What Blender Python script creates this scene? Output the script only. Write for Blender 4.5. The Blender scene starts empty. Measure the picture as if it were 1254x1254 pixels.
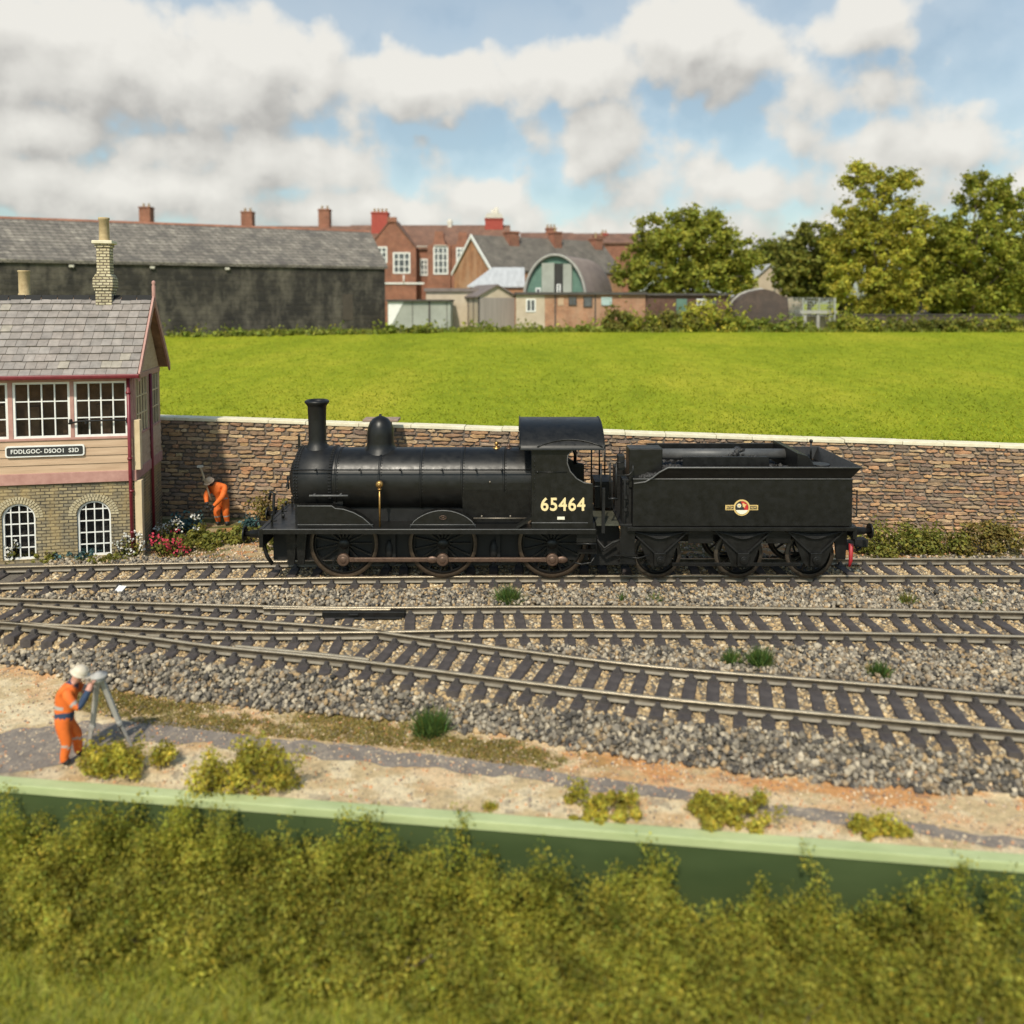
import bpy, math, random
import numpy as np
from mathutils import Vector, Matrix
R = math.radians
random.seed(7); rng = np.random.default_rng(7)
scene = bpy.context.scene
COL = scene.collection

# ------------------------------------------------------------------ camera, sky, sun, exposure
IMG = 1254.0; F = 985.0; PITCH = R(3.0); HOR = 370.0; CZ = 6.52
PPY = HOR + F*math.tan(PITCH)
cam = bpy.data.cameras.new('camera'); camo = bpy.data.objects.new('camera', cam); COL.objects.link(camo)
cam.sensor_width = 36; cam.lens = 36*F/IMG
camo.location = (0, 0, CZ); camo.rotation_euler = (R(90)-PITCH, 0, 0)
cam.shift_y = -(IMG/2-PPY)/IMG
cam.clip_start = 0.1; cam.clip_end = 3000
cam.dof.use_dof = True; cam.dof.focus_distance = 20.5; cam.dof.aperture_fstop = 0.30
scene.camera = camo

SUN_EL, SUN_AZ = R(49), R(194)            # azimuth clockwise from +Y
sun_dir = Vector((math.sin(SUN_AZ)*math.cos(SUN_EL), math.cos(SUN_AZ)*math.cos(SUN_EL), math.sin(SUN_EL)))
sl = bpy.data.lights.new('sun', 'SUN'); slo = bpy.data.objects.new('sun', sl); COL.objects.link(slo)
sl.energy = 3.3; sl.angle = R(2.2); sl.color = (1.0, 0.915, 0.77)
slo.rotation_euler = sun_dir.to_track_quat('Z', 'Y').to_euler(); slo.location = (0, 0, 60)
scene.view_settings.view_transform = 'Standard'; scene.view_settings.look = 'None'
scene.view_settings.exposure = 0.30; scene.view_settings.gamma = 1.0

def ray(px, py):
    a = (px-IMG/2)/F; b = (py-PPY)/F
    return Vector((a, math.cos(PITCH)-b*math.sin(PITCH), -math.sin(PITCH)-b*math.cos(PITCH)))
def G(px, py, z=0.0):                      # the point at height z seen there in the photo
    r = ray(px, py); t = (z-CZ)/r.z
    return Vector((r.x*t, r.y*t, z))
def S(px, py, Y):                          # the point at distance Y
    r = ray(px, py); t = Y/r.y
    return Vector((r.x*t, Y, CZ+r.z*t))

def build_world():
    w = bpy.data.worlds.new('World'); scene.world = w; w.use_nodes = True
    nt = w.node_tree; nt.nodes.clear()
    N = lambda t: nt.nodes.new(t)
    L = nt.links.new
    out = N('ShaderNodeOutputWorld'); mix = N('ShaderNodeMixShader')
    sky = N('ShaderNodeTexSky'); sky.sky_type = 'NISHITA'; sky.sun_disc = False
    sky.sun_elevation = SUN_EL; sky.sun_rotation = SUN_AZ; sky.air_density = 1.0; sky.dust_density = 1.6; sky.ozone_density = 0.15
    b1 = N('ShaderNodeBackground'); b1.inputs[1].default_value = 0.125; tn_ = N('ShaderNodeMix'); tn_.data_type = 'RGBA'; tn_.blend_type = 'MULTIPLY'; tn_.inputs[0].default_value = 1.0; tn_.inputs[7].default_value = (.90, 1.04, .98, 1)
    L(sky.outputs[0], tn_.inputs[6]); L(tn_.outputs[2], b1.inputs[0])
    b2 = N('ShaderNodeBackground'); b2.inputs[1].default_value = 1.0
    # cloud cover as a function of direction (azimuth, elevation)
    g = bpy.data.node_groups.new('cloud_density', 'ShaderNodeTree')
    g.interface.new_socket('P', in_out='INPUT', socket_type='NodeSocketVector')
    g.interface.new_socket('D', in_out='OUTPUT', socket_type='NodeSocketFloat')
    gi = g.nodes.new('NodeGroupInput'); go = g.nodes.new('NodeGroupOutput')
    def gm(op, a, b=None, c=None):
        n = g.nodes.new('ShaderNodeMath'); n.operation = op
        for i, q in enumerate((a, b, c)):
            if q is None: continue
            if isinstance(q, (int, float)): n.inputs[i].default_value = q
            else: g.links.new(q, n.inputs[i])
        return n.outputs[0]
    blobs = [(180,88,270,74,1.0),(330,72,150,56,1.0),(40,40,120,62,1.0),(520,104,180,44,.95),(690,92,130,46,.9),
             (850,55,112,60,1.0),(920,70,60,46,.8),(1062,34,66,42,.8),(1040,112,105,44,.62),(30,158,120,46,.9),(320,196,190,50,.85),
             (110,228,270,46,.85),(420,262,420,40,.62),(745,172,95,62,.72),(1110,182,190,50,.56),(900,226,260,44,.52),
             (800,290,420,36,.6),(1220,240,180,46,.45),(590,245,80,36,.8),(-250,120,300,120,.9),(1620,150,220,90,.8)]
    cur = None
    for (px, py, rx, ry, wt) in blobs:
        d = ray(px, py).normalized()
        c = (math.atan2(d.x, d.y), math.asin(d.z))
        s = g.nodes.new('ShaderNodeVectorMath'); s.operation = 'SUBTRACT'
        g.links.new(gi.outputs[0], s.inputs[0]); s.inputs[1].default_value = (c[0], c[1], 0)
        m = g.nodes.new('ShaderNodeVectorMath'); m.operation = 'MULTIPLY'
        g.links.new(s.outputs[0], m.inputs[0]); m.inputs[1].default_value = (F/rx, F/ry, 0)
        l = g.nodes.new('ShaderNodeVectorMath'); l.operation = 'LENGTH'; g.links.new(m.outputs[0], l.inputs[0])
        v = gm('MULTIPLY', gm('SUBTRACT', 1.10, l.outputs['Value']), wt)
        cur = v if cur is None else gm('SMOOTH_MAX', cur, v, .12)
    n1 = g.nodes.new('ShaderNodeTexNoise'); n1.inputs['Scale'].default_value = 14; n1.inputs['Detail'].default_value = 9
    n1.inputs['Roughness'].default_value = .58; g.links.new(gi.outputs[0], n1.inputs['Vector'])
    n2 = g.nodes.new('ShaderNodeTexVoronoi'); n2.inputs['Scale'].default_value = 26; n2.feature = 'SMOOTH_F1'
    nd = g.nodes.new('ShaderNodeVectorMath'); nd.operation = 'ADD'
    sc = g.nodes.new('ShaderNodeVectorMath'); sc.operation = 'SCALE'; sc.inputs['Scale'].default_value = .05
    g.links.new(n1.outputs['Color'], sc.inputs[0]); g.links.new(sc.outputs[0], nd.inputs[0]); g.links.new(gi.outputs[0], nd.inputs[1])
    g.links.new(nd.outputs[0], n2.inputs['Vector'])
    t = gm('ADD', gm('MULTIPLY', gm('SUBTRACT', n1.outputs['Fac'], .5), 1.45), gm('MULTIPLY', gm('SUBTRACT', .42, n2.outputs['Distance']), .62))
    g.links.new(gm('ADD', cur, t), go.inputs[0])
    tc = N('ShaderNodeTexCoord'); sp = N('ShaderNodeSeparateXYZ'); L(tc.outputs['Generated'], sp.inputs[0])
    def wm(op, a, b=None, c=None):
        n = N('ShaderNodeMath'); n.operation = op
        for i, q in enumerate((a, b, c)):
            if q is None: continue
            if isinstance(q, (int, float)): n.inputs[i].default_value = q
            else: L(q, n.inputs[i])
        return n.outputs[0]
    u = wm('ARCTAN2', sp.outputs[0], sp.outputs[1]); v = wm('ARCSINE', sp.outputs[2])
    cb = N('ShaderNodeCombineXYZ'); L(u, cb.inputs[0]); L(v, cb.inputs[1])
    def dens(off):
        q = N('ShaderNodeGroup'); q.node_tree = g
        if off is None: L(cb.outputs[0], q.inputs[0])
        else:
            a = N('ShaderNodeVectorMath'); a.operation = 'ADD'; a.inputs[1].default_value = off
            L(cb.outputs[0], a.inputs[0]); L(a.outputs[0], q.inputs[0])
        return q.outputs[0]
    d0 = dens(None); d1 = dens((-.008, .020, 0)); d2 = dens((-.012, .062, 0))
    mr = N('ShaderNodeMapRange'); mr.interpolation_type = 'SMOOTHSTEP'; L(d0, mr.inputs[0])
    mr.inputs[1].default_value = -.16; mr.inputs[2].default_value = .44; mr.inputs[3].default_value = 0; mr.inputs[4].default_value = 1
    lit = wm('ADD', wm('MULTIPLY', wm('SUBTRACT', d0, d1), .50), wm('MULTIPLY', wm('SUBTRACT', d0, d2), .46))
    thick = wm('MULTIPLY', wm('MAXIMUM', wm('SUBTRACT', d0, .45), 0), -.22)
    li = wm('ADD', wm('ADD', lit, .555), thick)
    rp = N('ShaderNodeValToRGB'); L(li, rp.inputs[0])
    e = rp.color_ramp.elements
    e[0].position = .12; e[0].color = (.40, .385, .36, 1); e[1].position = .95; e[1].color = (.71, .688, .635, 1)
    e2 = e.new(.5); e2.color = (.58, .562, .52, 1)
    L(rp.outputs[0], b2.inputs[0])
    al = wm('MAXIMUM', wm('MULTIPLY', mr.outputs[0], .96), wm('MULTIPLY_ADD', d0, .10, .36))
    L(al, mix.inputs[0]); L(b1.outputs[0], mix.inputs[1]); L(b2.outputs[0], mix.inputs[2]); L(mix.outputs[0], out.inputs[0])
build_world()

# ------------------------------------------------------------------ materials
class NT:
    def __init__(s, name):
        s.m = bpy.data.materials.new(name); s.m.use_nodes = True; s.t = s.m.node_tree
        s.b = s.t.nodes['Principled BSDF']; s.tc = s.n('ShaderNodeTexCoord')
    def n(s, ty, **kw):
        q = s.t.nodes.new(ty)
        for k, v in kw.items():
            if k in q.inputs.keys(): q.inputs[k].default_value = v
            else: setattr(q, k, v)
        return q
    def l(s, a, b): s.t.links.new(a, b)
    def noise(s, scale, detail=6, rough=.6, vec=None, stretch=None):
        q = s.n('ShaderNodeTexNoise', Scale=scale, Detail=detail, Roughness=rough)
        v = vec or s.tc.outputs['Object']
        if stretch:
            mp = s.n('ShaderNodeMapping'); mp.inputs['Scale'].default_value = stretch; s.l(v, mp.inputs[0]); v = mp.outputs[0]
        s.l(v, q.inputs['Vector']); return q
    def ramp(s, src, stops):
        q = s.n('ShaderNodeValToRGB'); s.l(src, q.inputs[0]); e = q.color_ramp.elements
        while len(e) < len(stops): e.new(.5)
        for i, (p, c) in enumerate(stops): e[i].position = p; e[i].color = (*c, 1)
        return q.outputs[0]
    def mix(s, fac, a, b, mode='MIX'):
        q = s.n('ShaderNodeMix', data_type='RGBA', blend_type=mode)
        for i, v in ((0, fac), (6, a), (7, b)):
            if isinstance(v, (int, float)): q.inputs[i].default_value = v
            elif isinstance(v, tuple): q.inputs[i].default_value = (*v, 1)
            else: s.l(v, q.inputs[i])
        return q.outputs[2]
    def bump(s, h, strength=.5, dist=.02):
        q = s.n('ShaderNodeBump', Strength=strength, Distance=dist); s.l(h, q.inputs['Height']); s.l(q.outputs[0], s.b.inputs['Normal'])
    def color(s, c): s.l(c, s.b.inputs['Base Color'])
def pm(name, c1, c2=None, scale=3., rough=.6, metal=0., bump=0., bscale=None, detail=6, stretch=None, attr=False, lo=.3, hi=.7, spec=None):
    k = NT(name); c2 = c2 or tuple(min(1, x*1.35) for x in c1)
    nz = k.noise(scale, detail, .62, stretch=stretch)
    c = k.ramp(nz.outputs['Fac'], [(lo, c1), (hi, c2)])
    if attr:
        a = k.n('ShaderNodeAttribute', attribute_name='Col'); c = k.mix(1., c, a.outputs['Color'], 'MULTIPLY')
    k.color(c); k.b.inputs['Roughness'].default_value = rough; k.b.inputs['Metallic'].default_value = metal
    if spec is not None: k.b.inputs['Specular IOR Level'].default_value = spec
    if bump:
        nb = k.noise(bscale or scale*4, 8, .65, stretch=stretch); k.bump(nb.outputs['Fac'], bump, .02)
    return k.m
def foliage(name, c1, c2, trans=.35, scale=2.):
    k = NT(name); a = k.n('ShaderNodeAttribute', attribute_name='Col')
    nz = k.noise(scale, 4); c = k.ramp(nz.outputs['Fac'], [(.3, c1), (.7, c2)])
    c = k.mix(1., c, a.outputs['Color'], 'MULTIPLY'); k.color(c)
    k.b.inputs['Roughness'].default_value = .6; k.b.inputs['Specular IOR Level'].default_value = .25
    tr = k.n('ShaderNodeBsdfTranslucent'); k.l(c, tr.inputs[0])
    mx = k.n('ShaderNodeMixShader'); mx.inputs[0].default_value = trans
    k.l(k.b.outputs[0], mx.inputs[1]); k.l(tr.outputs[0], mx.inputs[2])
    k.l(mx.outputs[0], k.t.nodes['Material Output'].inputs[0]); return k.m
def brickmat(name, ca, cb_, mortar, bw, bh, ms=.012, axis='xz', bump=.6, wob=.0, bias=0., blot=None, rough=.85):
    k = NT(name); sp = k.n('ShaderNodeSeparateXYZ'); k.l(k.tc.outputs['Object'], sp.inputs[0])
    cb = k.n('ShaderNodeCombineXYZ')
    if axis == 'xz': k.l(sp.outputs[0], cb.inputs[0])
    elif axis == 'yz': k.l(sp.outputs[1], cb.inputs[0])
    else:
        ad = k.n('ShaderNodeMath', operation='ADD'); k.l(sp.outputs[0], ad.inputs[0]); k.l(sp.outputs[1], ad.inputs[1]); k.l(ad.outputs[0], cb.inputs[0])
    k.l(sp.outputs[2], cb.inputs[1]); v = cb.outputs[0]
    if wob:
        nz = k.noise(3/bw*.3, 3); sc = k.n('ShaderNodeVectorMath', operation='SCALE'); sc.inputs['Scale'].default_value = wob
        k.l(nz.outputs['Color'], sc.inputs[0]); ad = k.n('ShaderNodeVectorMath', operation='ADD'); k.l(v, ad.inputs[0]); k.l(sc.outputs[0], ad.inputs[1]); v = ad.outputs[0]
    br = k.n('ShaderNodeTexBrick', Scale=1.0); k.l(v, br.inputs['Vector'])
    br.inputs['Brick Width'].default_value = bw; br.inputs['Row Height'].default_value = bh; br.inputs['Mortar Size'].default_value = ms
    br.inputs['Mortar Smooth'].default_value = .3; br.inputs['Bias'].default_value = bias
    br.inputs['Color1'].default_value = (*ca, 1); br.inputs['Color2'].default_value = (*cb_, 1); br.inputs['Mortar'].default_value = (*mortar, 1)
    c = br.outputs['Color']
    n2 = k.noise(1.1, 7, .65); n3 = k.noise(14/ max(bw,.2)*.2, 8, .7)
    c = k.mix(1., c, k.ramp(n2.outputs['Fac'], [(.3, (.62, .6, .58)), (.7, (1.2, 1.18, 1.12))]), 'MULTIPLY')
    c = k.mix(1., c, k.ramp(n3.outputs['Fac'], [(.3, (.7, .7, .7)), (.7, (1.2, 1.2, 1.2))]), 'MULTIPLY')
    if blot:
        n4 = k.noise(.7, 10, .75, stretch=(1, 1, .5)); c = k.mix(k.ramp(n4.outputs['Fac'], [(.46, (0, 0, 0)), (.66, (1, 1, 1))]), c, blot)
    k.color(c); k.b.inputs['Roughness'].default_value = rough
    mb = k.n('ShaderNodeMath', operation='SUBTRACT'); mb.inputs[0].default_value = 1.0; k.l(br.outputs['Fac'], mb.inputs[1])
    md = k.n('ShaderNodeMath', operation='MULTIPLY_ADD'); k.l(n3.outputs['Fac'], md.inputs[0]); md.inputs[1].default_value = .5; k.l(mb.outputs[0], md.inputs[2])
    k.bump(md.outputs[0], bump, .03); return k.m

M = {}
def locoblack(name, c, rough):
    k = NT(name); nz = k.noise(6, 8, .7); n2 = k.noise(60, 4, .6)
    k.color(k.ramp(nz.outputs['Fac'], [(.3, c), (.75, tuple(x*1.9+.003 for x in c))]))
    k.l(k.ramp(nz.outputs['Fac'], [(.3, (rough-.09,)*3), (.7, (rough+.1,)*3)]), k.b.inputs['Roughness'])
    k.b.inputs['Specular IOR Level'].default_value = .36; k.bump(n2.outputs['Fac'], .05, .004); return k.m
M['black'] = locoblack('satin_black_paint', (.0055, .0052, .0047), .38)
M['black2'] = locoblack('dull_black_metal', (.006, .0057, .0053), .6)
M['smoke'] = locoblack('matt_black_smokebox', (.0055, .0052, .005), .47)
M['steel'] = pm('worn_steel', (.16, .135, .11), (.26, .22, .17), 9, .42, .6, .1)
M['rodsteel'] = pm('oily_brown_steel', (.09, .055, .04), (.16, .10, .07), 14, .45, .5, .1)
M['tyre'] = pm('dull_tyre_steel', (.07, .05, .034), (.125, .09, .062), 14, .5, .55, .1)
M['bright'] = pm('bright_steel', (.5, .5, .5), (.7, .7, .7), 20, .22, 1.)
M['brass'] = pm('tarnished_brass', (.30, .16, .05), (.5, .30, .10), 20, .35, .8)
M['cream_paint'] = pm('cream_number_paint', (.80, .62, .30), (.86, .70, .38), 60, .55)
M['lining'] = pm('grey_edge_paint', (.08, .08, .08), (.14, .135, .13), 20, .5)
M['coal'] = pm('coal', (.012, .011, .011), (.045, .042, .04), 30, .45, 0, .6)
M['red'] = pm('red_paint', (.28, .012, .018), (.38, .02, .025), 20, .5)
M['gold'] = pm('emblem_gold', (.62, .42, .14), (.75, .55, .22), 50, .5)
M['emb_cream'] = pm('emblem_cream', (.78, .72, .55), (.85, .8, .66), 50, .5)
M['emb_red'] = pm('emblem_red', (.42, .02, .02), (.52, .03, .03), 50, .5)
M['emb_black'] = pm('emblem_black', (.02, .02, .02), (.03, .03, .03), 50, .5)
scene.cycles.max_bounces = 8; scene.cycles.transparent_max_bounces = 6
k = NT('rail_side'); nz = k.noise(5, 8, .7, stretch=(1, 1, .3)); k.color(k.ramp(nz.outputs['Fac'], [(.25, (.045, .033, .021)), (.5, (.088, .068, .043)), (.75, (.155, .122, .08))])); k.b.inputs['Roughness'].default_value = .7; k.b.inputs['Metallic'].default_value = .1
M['rail_side'] = k.m
M['rail_top'] = pm('rail_head', (.42, .34, .23), (.62, .54, .40), 5, .36, .5)
M['rail_foot'] = pm('rail_foot', (.12, .10, .072), (.23, .20, .15), 4, .6, .15)
M['sleeper'] = pm('sleeper_brown', (.042, .034, .032), (.088, .073, .067), 7, .7, 0, .35, 30)
M['chair'] = pm('rail_chair', (.045, .038, .036), (.085, .075, .07), 12, .6, 0, .2)
M['leafwood'] = pm('bark', (.07, .05, .035), (.15, .115, .08), 5, .9, 0, .6)
M['roughstone'] = pm('rough_stone', (.2, .18, .15), (.3, .27, .22), 5, .9)
M['white'] = pm('white_paint', (.66, .65, .61), (.80, .79, .75), 6, .55)
M['pink'] = pm('faded_red_paint', (.35, .175, .145), (.47, .265, .22), 5, .65, bump=.1)
M['maroon'] = pm('maroon_paint', (.14, .012, .02), (.21, .025, .035), 8, .4)
M['boards'] = pm('tan_weatherboard', (.38, .25, .155), (.52, .37, .245), 3.5, .7, bump=.2, stretch=(.3, 1, 4))
M['creampost'] = pm('cream_post', (.55, .42, .25), (.68, .54, .34), 4, .65)
M['interior'] = pm('dark_interior', (.13, .075, .042), (.36, .20, .11), 2.6, .9)
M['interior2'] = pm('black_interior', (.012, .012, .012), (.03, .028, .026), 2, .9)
k = NT('window_glass'); k.b.inputs['Base Color'].default_value = (.02, .02, .02, 1); k.b.inputs['Roughness'].default_value = .06
tr = k.n('ShaderNodeBsdfTransparent'); mx = k.n('ShaderNodeMixShader'); mx.inputs[0].default_value = .14
k.l(tr.outputs[0], mx.inputs[1]); k.l(k.b.outputs[0], mx.inputs[2]); k.l(mx.outputs[0], k.t.nodes['Material Output'].inputs[0]); M['glass'] = k.m
M['farglass'] = pm('far_window_glass', (.05, .055, .06), (.12, .13, .14), 1.2, .12)
M['boxstone'] = brickmat('yellow_grey_coursed_stone', (.40, .325, .19), (.21, .185, .135), (.075, .063, .046), .21, .082, .012, 'xpy', 1.0, .03, 0, (.42, .30, .13))
M['boxstone_plain'] = pm('pale_stone', (.34, .28, .17), (.52, .45, .30), 9, .85, bump=.5)
M['slate'] = pm('roof_slate', (.185, .172, .158), (.29, .268, .245), 6, .75, bump=.25, attr=True)
M['stone'] = pm('wall_stone', (.72, .72, .72), (1.25, 1.22, 1.18), 7, .9, bump=.8, bscale=24, attr=True)
M['mortar'] = pm('wall_mortar', (.10, .08, .065), (.20, .165, .13), 12, .95, bump=.5)
M['coping'] = pm('cream_coping', (.62, .55, .38), (.78, .72, .54), 4, .8, bump=.3)
M['ballast'] = pm('ballast_stone', (.75, .75, .75), (1.2, 1.2, 1.2), 20, .85, bump=.3, attr=True)
M['potyellow'] = pm('buff_chimney_pot', (.34, .24, .12), (.52, .40, .22), 8, .8, bump=.3)
# ------------------------------------------------------------------ mesh helpers
def tag(o, label=None, cat=None, group=None, kind=None):
    if label: o['label'] = label
    if cat: o['category'] = cat
    if group: o['group'] = group
    if kind: o['kind'] = kind
    return o
def thing(name, label, cat, loc=(0, 0, 0), rz=0., group=None):
    o = bpy.data.objects.new(name, None); COL.objects.link(o); o.location = loc; o.rotation_euler = (0, 0, rz); o.empty_display_size = .2
    return tag(o, label, cat, group)
def link(name, me, parent=None, loc=(0, 0, 0), rot=(0, 0, 0)):
    o = bpy.data.objects.new(name, me); COL.objects.link(o); o.location = loc; o.rotation_euler = rot
    if parent: o.parent = parent
    return o
def copy_tree(o, parent=None):
    c = o.copy(); COL.objects.link(c)
    if parent: c.parent = parent
    for ch in list(o.children): copy_tree(ch, c)
    return c
def npmesh(name, V, Fc, mats, col=None, smooth=False, mi=None):
    me = bpy.data.meshes.new(name); V = np.asarray(V, np.float32); Fc = np.asarray(Fc, np.int32); n, k = Fc.shape
    me.vertices.add(len(V)); me.vertices.foreach_set('co', V.ravel())
    me.loops.add(n*k); me.loops.foreach_set('vertex_index', Fc.ravel())
    me.polygons.add(n); me.polygons.foreach_set('loop_start', np.arange(0, n*k, k, dtype=np.int32)); me.polygons.foreach_set('loop_total', np.full(n, k, np.int32))
    for m in (mats if isinstance(mats, (list, tuple)) else [mats]): me.materials.append(m)
    if mi is not None: me.polygons.foreach_set('material_index', np.asarray(mi, np.int32))
    if smooth: me.polygons.foreach_set('use_smooth', np.ones(n, bool))
    me.update(calc_edges=True)
    if col is not None:
        a = me.attributes.new('Col', 'FLOAT_COLOR', 'FACE'); c = np.ones((n, 4), np.float32); c[:, :3] = col; a.data.foreach_set('color', c.ravel())
    me.validate(); return me
class MB:
    def __init__(s, off=(0, 0, 0)): s.v = []; s.f = []; s.m = []; s.c = []; s.s = []; s.off = Vector(off)
    def add(s, vs, fs, mi=0, col=None, smooth=False):
        b = len(s.v); s.v += [Vector(q) for q in vs]
        for f in fs: s.f.append([b+i for i in f]); s.m.append(mi); s.c.append(col); s.s.append(smooth)
        return s
    def box(s, x0, x1, y0, y1, z0, z1, mi=0, col=None):
        return s.add([(x0,y0,z0),(x1,y0,z0),(x1,y1,z0),(x0,y1,z0),(x0,y0,z1),(x1,y0,z1),(x1,y1,z1),(x0,y1,z1)],
              [(0,3,2,1),(4,5,6,7),(0,1,5,4),(1,2,6,5),(2,3,7,6),(3,0,4,7)], mi, col)
    def obox(s, c, size, rot, mi=0, col=None):
        m = rot if isinstance(rot, Matrix) else Matrix.Rotation(rot, 3, 'Z'); c = Vector(c); vs = []
        for z in (-.5, .5):
            for x, y in ((-.5,-.5),(.5,-.5),(.5,.5),(-.5,.5)): vs.append(c + m @ Vector((x*size[0], y*size[1], z*size[2])))
        return s.add(vs, [(0,3,2,1),(4,5,6,7),(0,1,5,4),(1,2,6,5),(2,3,7,6),(3,0,4,7)], mi, col)
    def bar(s, p0, p1, w, h, mi=0, up=(0, 0, 1)):
        p0, p1 = Vector(p0), Vector(p1); d = (p1-p0); L = d.length; d.normalize(); up = Vector(up)
        if abs(d.dot(up)) > .95: up = Vector((0, 1, 0))
        sx = d.cross(up).normalized(); uz = sx.cross(d)
        m = Matrix((d, sx, uz)).transposed(); return s.obox((p0+p1)/2, (L, w, h), m, mi)
    def tube(s, pts, r, n=8, mi=0, caps=True, col=None):
        pts = [Vector(p) for p in pts]; rs = r if isinstance(r, (list, tuple)) else [r]*len(pts); vs = []; prev = None
        for i, p in enumerate(pts):
            d = (pts[min(i+1, len(pts)-1)]-pts[max(i-1, 0)]).normalized()
            if prev is None:
                u = Vector((0, 0, 1)) if abs(d.z) < .9 else Vector((1, 0, 0)); a = d.cross(u).normalized()
            else: a = (prev - d*prev.dot(d)).normalized()
            prev = a; b = d.cross(a)
            for k in range(n):
                t = 2*math.pi*k/n; vs.append(p + (a*math.cos(t)+b*math.sin(t))*rs[i])
        fs = [(i*n+k, i*n+(k+1) % n, (i+1)*n+(k+1) % n, (i+1)*n+k) for i in range(len(pts)-1) for k in range(n)]
        s.add(vs, fs, mi, col, True)
        if caps:
            b = len(s.v)-len(vs)
            s.f += [[b+k for k in reversed(range(n))], [b+(len(pts)-1)*n+k for k in range(n)]]; s.m += [mi]*2; s.c += [col]*2; s.s += [False]*2
        return s
    def cyl(s, p0, p1, r0, r1=None, n=20, mi=0, caps=True): return s.tube([p0, p1], [r0, r0 if r1 is None else r1], n, mi, caps)
    def lathe(s, prof, c, axis=(0, 0, 1), n=28, mi=0):
        c = Vector(c); ax = Vector(axis).normalized(); u = Vector((1, 0, 0)) if abs(ax.x) < .9 else Vector((0, 0, 1)); a = ax.cross(u).normalized(); b = ax.cross(a); vs = []
        for (r, h) in prof:
            for k in range(n):
                t = 2*math.pi*k/n; vs.append(c+ax*h+(a*math.cos(t)+b*math.sin(t))*r)
        fs = [(i*n+k, i*n+(k+1) % n, (i+1)*n+(k+1) % n, (i+1)*n+k) for i in range(len(prof)-1) for k in range(n)]
        return s.add(vs, fs, mi, None, True)
    def prism(s, pts, y0, y1, mi=0, plane='xz', col=None):
        def P(a, b, y): return (a, y, b) if plane == 'xz' else ((y, a, b) if plane == 'yz' else (a, b, y))
        n = len(pts); vs = [P(a, b, y0) for a, b in pts]+[P(a, b, y1) for a, b in pts]
        fs = [list(range(n)), list(reversed(range(n, 2*n)))]+[(i, i+n, (i+1) % n+n, (i+1) % n) for i in range(n)]
        return s.add(vs, fs, mi, col)
    def ball(s, c, r, n=12, mi=0, sc=(1, 1, 1)):
        c = Vector(c); vs = []; m = n//2
        for i in range(m+1):
            ph = math.pi*i/m
            for k in range(n):
                t = 2*math.pi*k/n; vs.append(c+Vector((math.sin(ph)*math.cos(t)*sc[0], math.sin(ph)*math.sin(t)*sc[1], math.cos(ph)*sc[2]))*r)
        return s.add(vs, [(i*n+k, (i+1)*n+k, (i+1)*n+(k+1) % n, i*n+(k+1) % n) for i in range(m) for k in range(n)], mi, None, True)
    def mesh(s, name, mats):
        me = bpy.data.meshes.new(name); me.from_pydata([v-s.off for v in s.v], [], s.f)
        for m in (mats if isinstance(mats, (list, tuple)) else [mats]): me.materials.append(m)
        me.polygons.foreach_set('material_index', s.m); me.polygons.foreach_set('use_smooth', s.s)
        if any(c is not None for c in s.c):
            a = me.attributes.new('Col', 'FLOAT_COLOR', 'FACE')
            a.data.foreach_set('color', [x for c in s.c for x in (*(c or (1, 1, 1)), 1)])
        me.update()
        import bmesh
        bm = bmesh.new(); bm.from_mesh(me); bmesh.ops.recalc_face_normals(bm, faces=bm.faces); bm.to_mesh(me); bm.free()
        return me
    def build(s, name, mats, parent=None, bevel=0., seg=2, loc=(0, 0, 0), rot=(0, 0, 0)):
        o = link(name, s.mesh(name, mats), parent, loc, rot)
        if bevel:
            b = o.modifiers.new('bevel', 'BEVEL'); b.width = bevel; b.segments = seg; b.limit_method = 'ANGLE'; b.angle_limit = R(40); b.harden_normals = False
        return o
def text_mesh(txt, size, depth, mat, bold=0., spacing=1.0, sx=1.0):
    cu = bpy.data.curves.new('lettering', 'FONT'); cu.body = txt; cu.size = size; cu.extrude = depth; cu.offset = bold; cu.align_x = 'CENTER'; cu.align_y = 'CENTER'; cu.space_character = spacing
    o = bpy.data.objects.new('lettering', cu); COL.objects.link(o); bpy.context.view_layer.update()
    me = bpy.data.meshes.new_from_object(o.evaluated_get(bpy.context.evaluated_depsgraph_get()))
    bpy.data.objects.remove(o); bpy.data.curves.remove(cu); me.materials.clear(); me.materials.append(mat)
    for v in me.vertices: v.co.x *= sx
    return me
def spline(pts, step=.25):                # Catmull-Rom through 2D/3D points, evenly resampled
    P = [np.array(p, float) for p in pts]; P = [2*P[0]-P[1]]+P+[2*P[-1]-P[-2]]; out = []
    for i in range(1, len(P)-2):
        for t in np.linspace(0, 1, 24, endpoint=False):
            a, b, c, d = P[i-1], P[i], P[i+1], P[i+2]
            out.append(.5*((2*b)+(-a+c)*t+(2*a-5*b+4*c-d)*t*t+(-a+3*b-3*c+d)*t**3))
    out.append(P[-2]); out = np.array(out); L = np.r_[0, np.cumsum(np.linalg.norm(np.diff(out, axis=0), axis=1))]
    q = np.linspace(0, L[-1], max(2, int(L[-1]/step)))
    return np.stack([np.interp(q, L, out[:, k]) for k in range(out.shape[1])], 1)
_lat = rng.random((256, 256))
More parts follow.
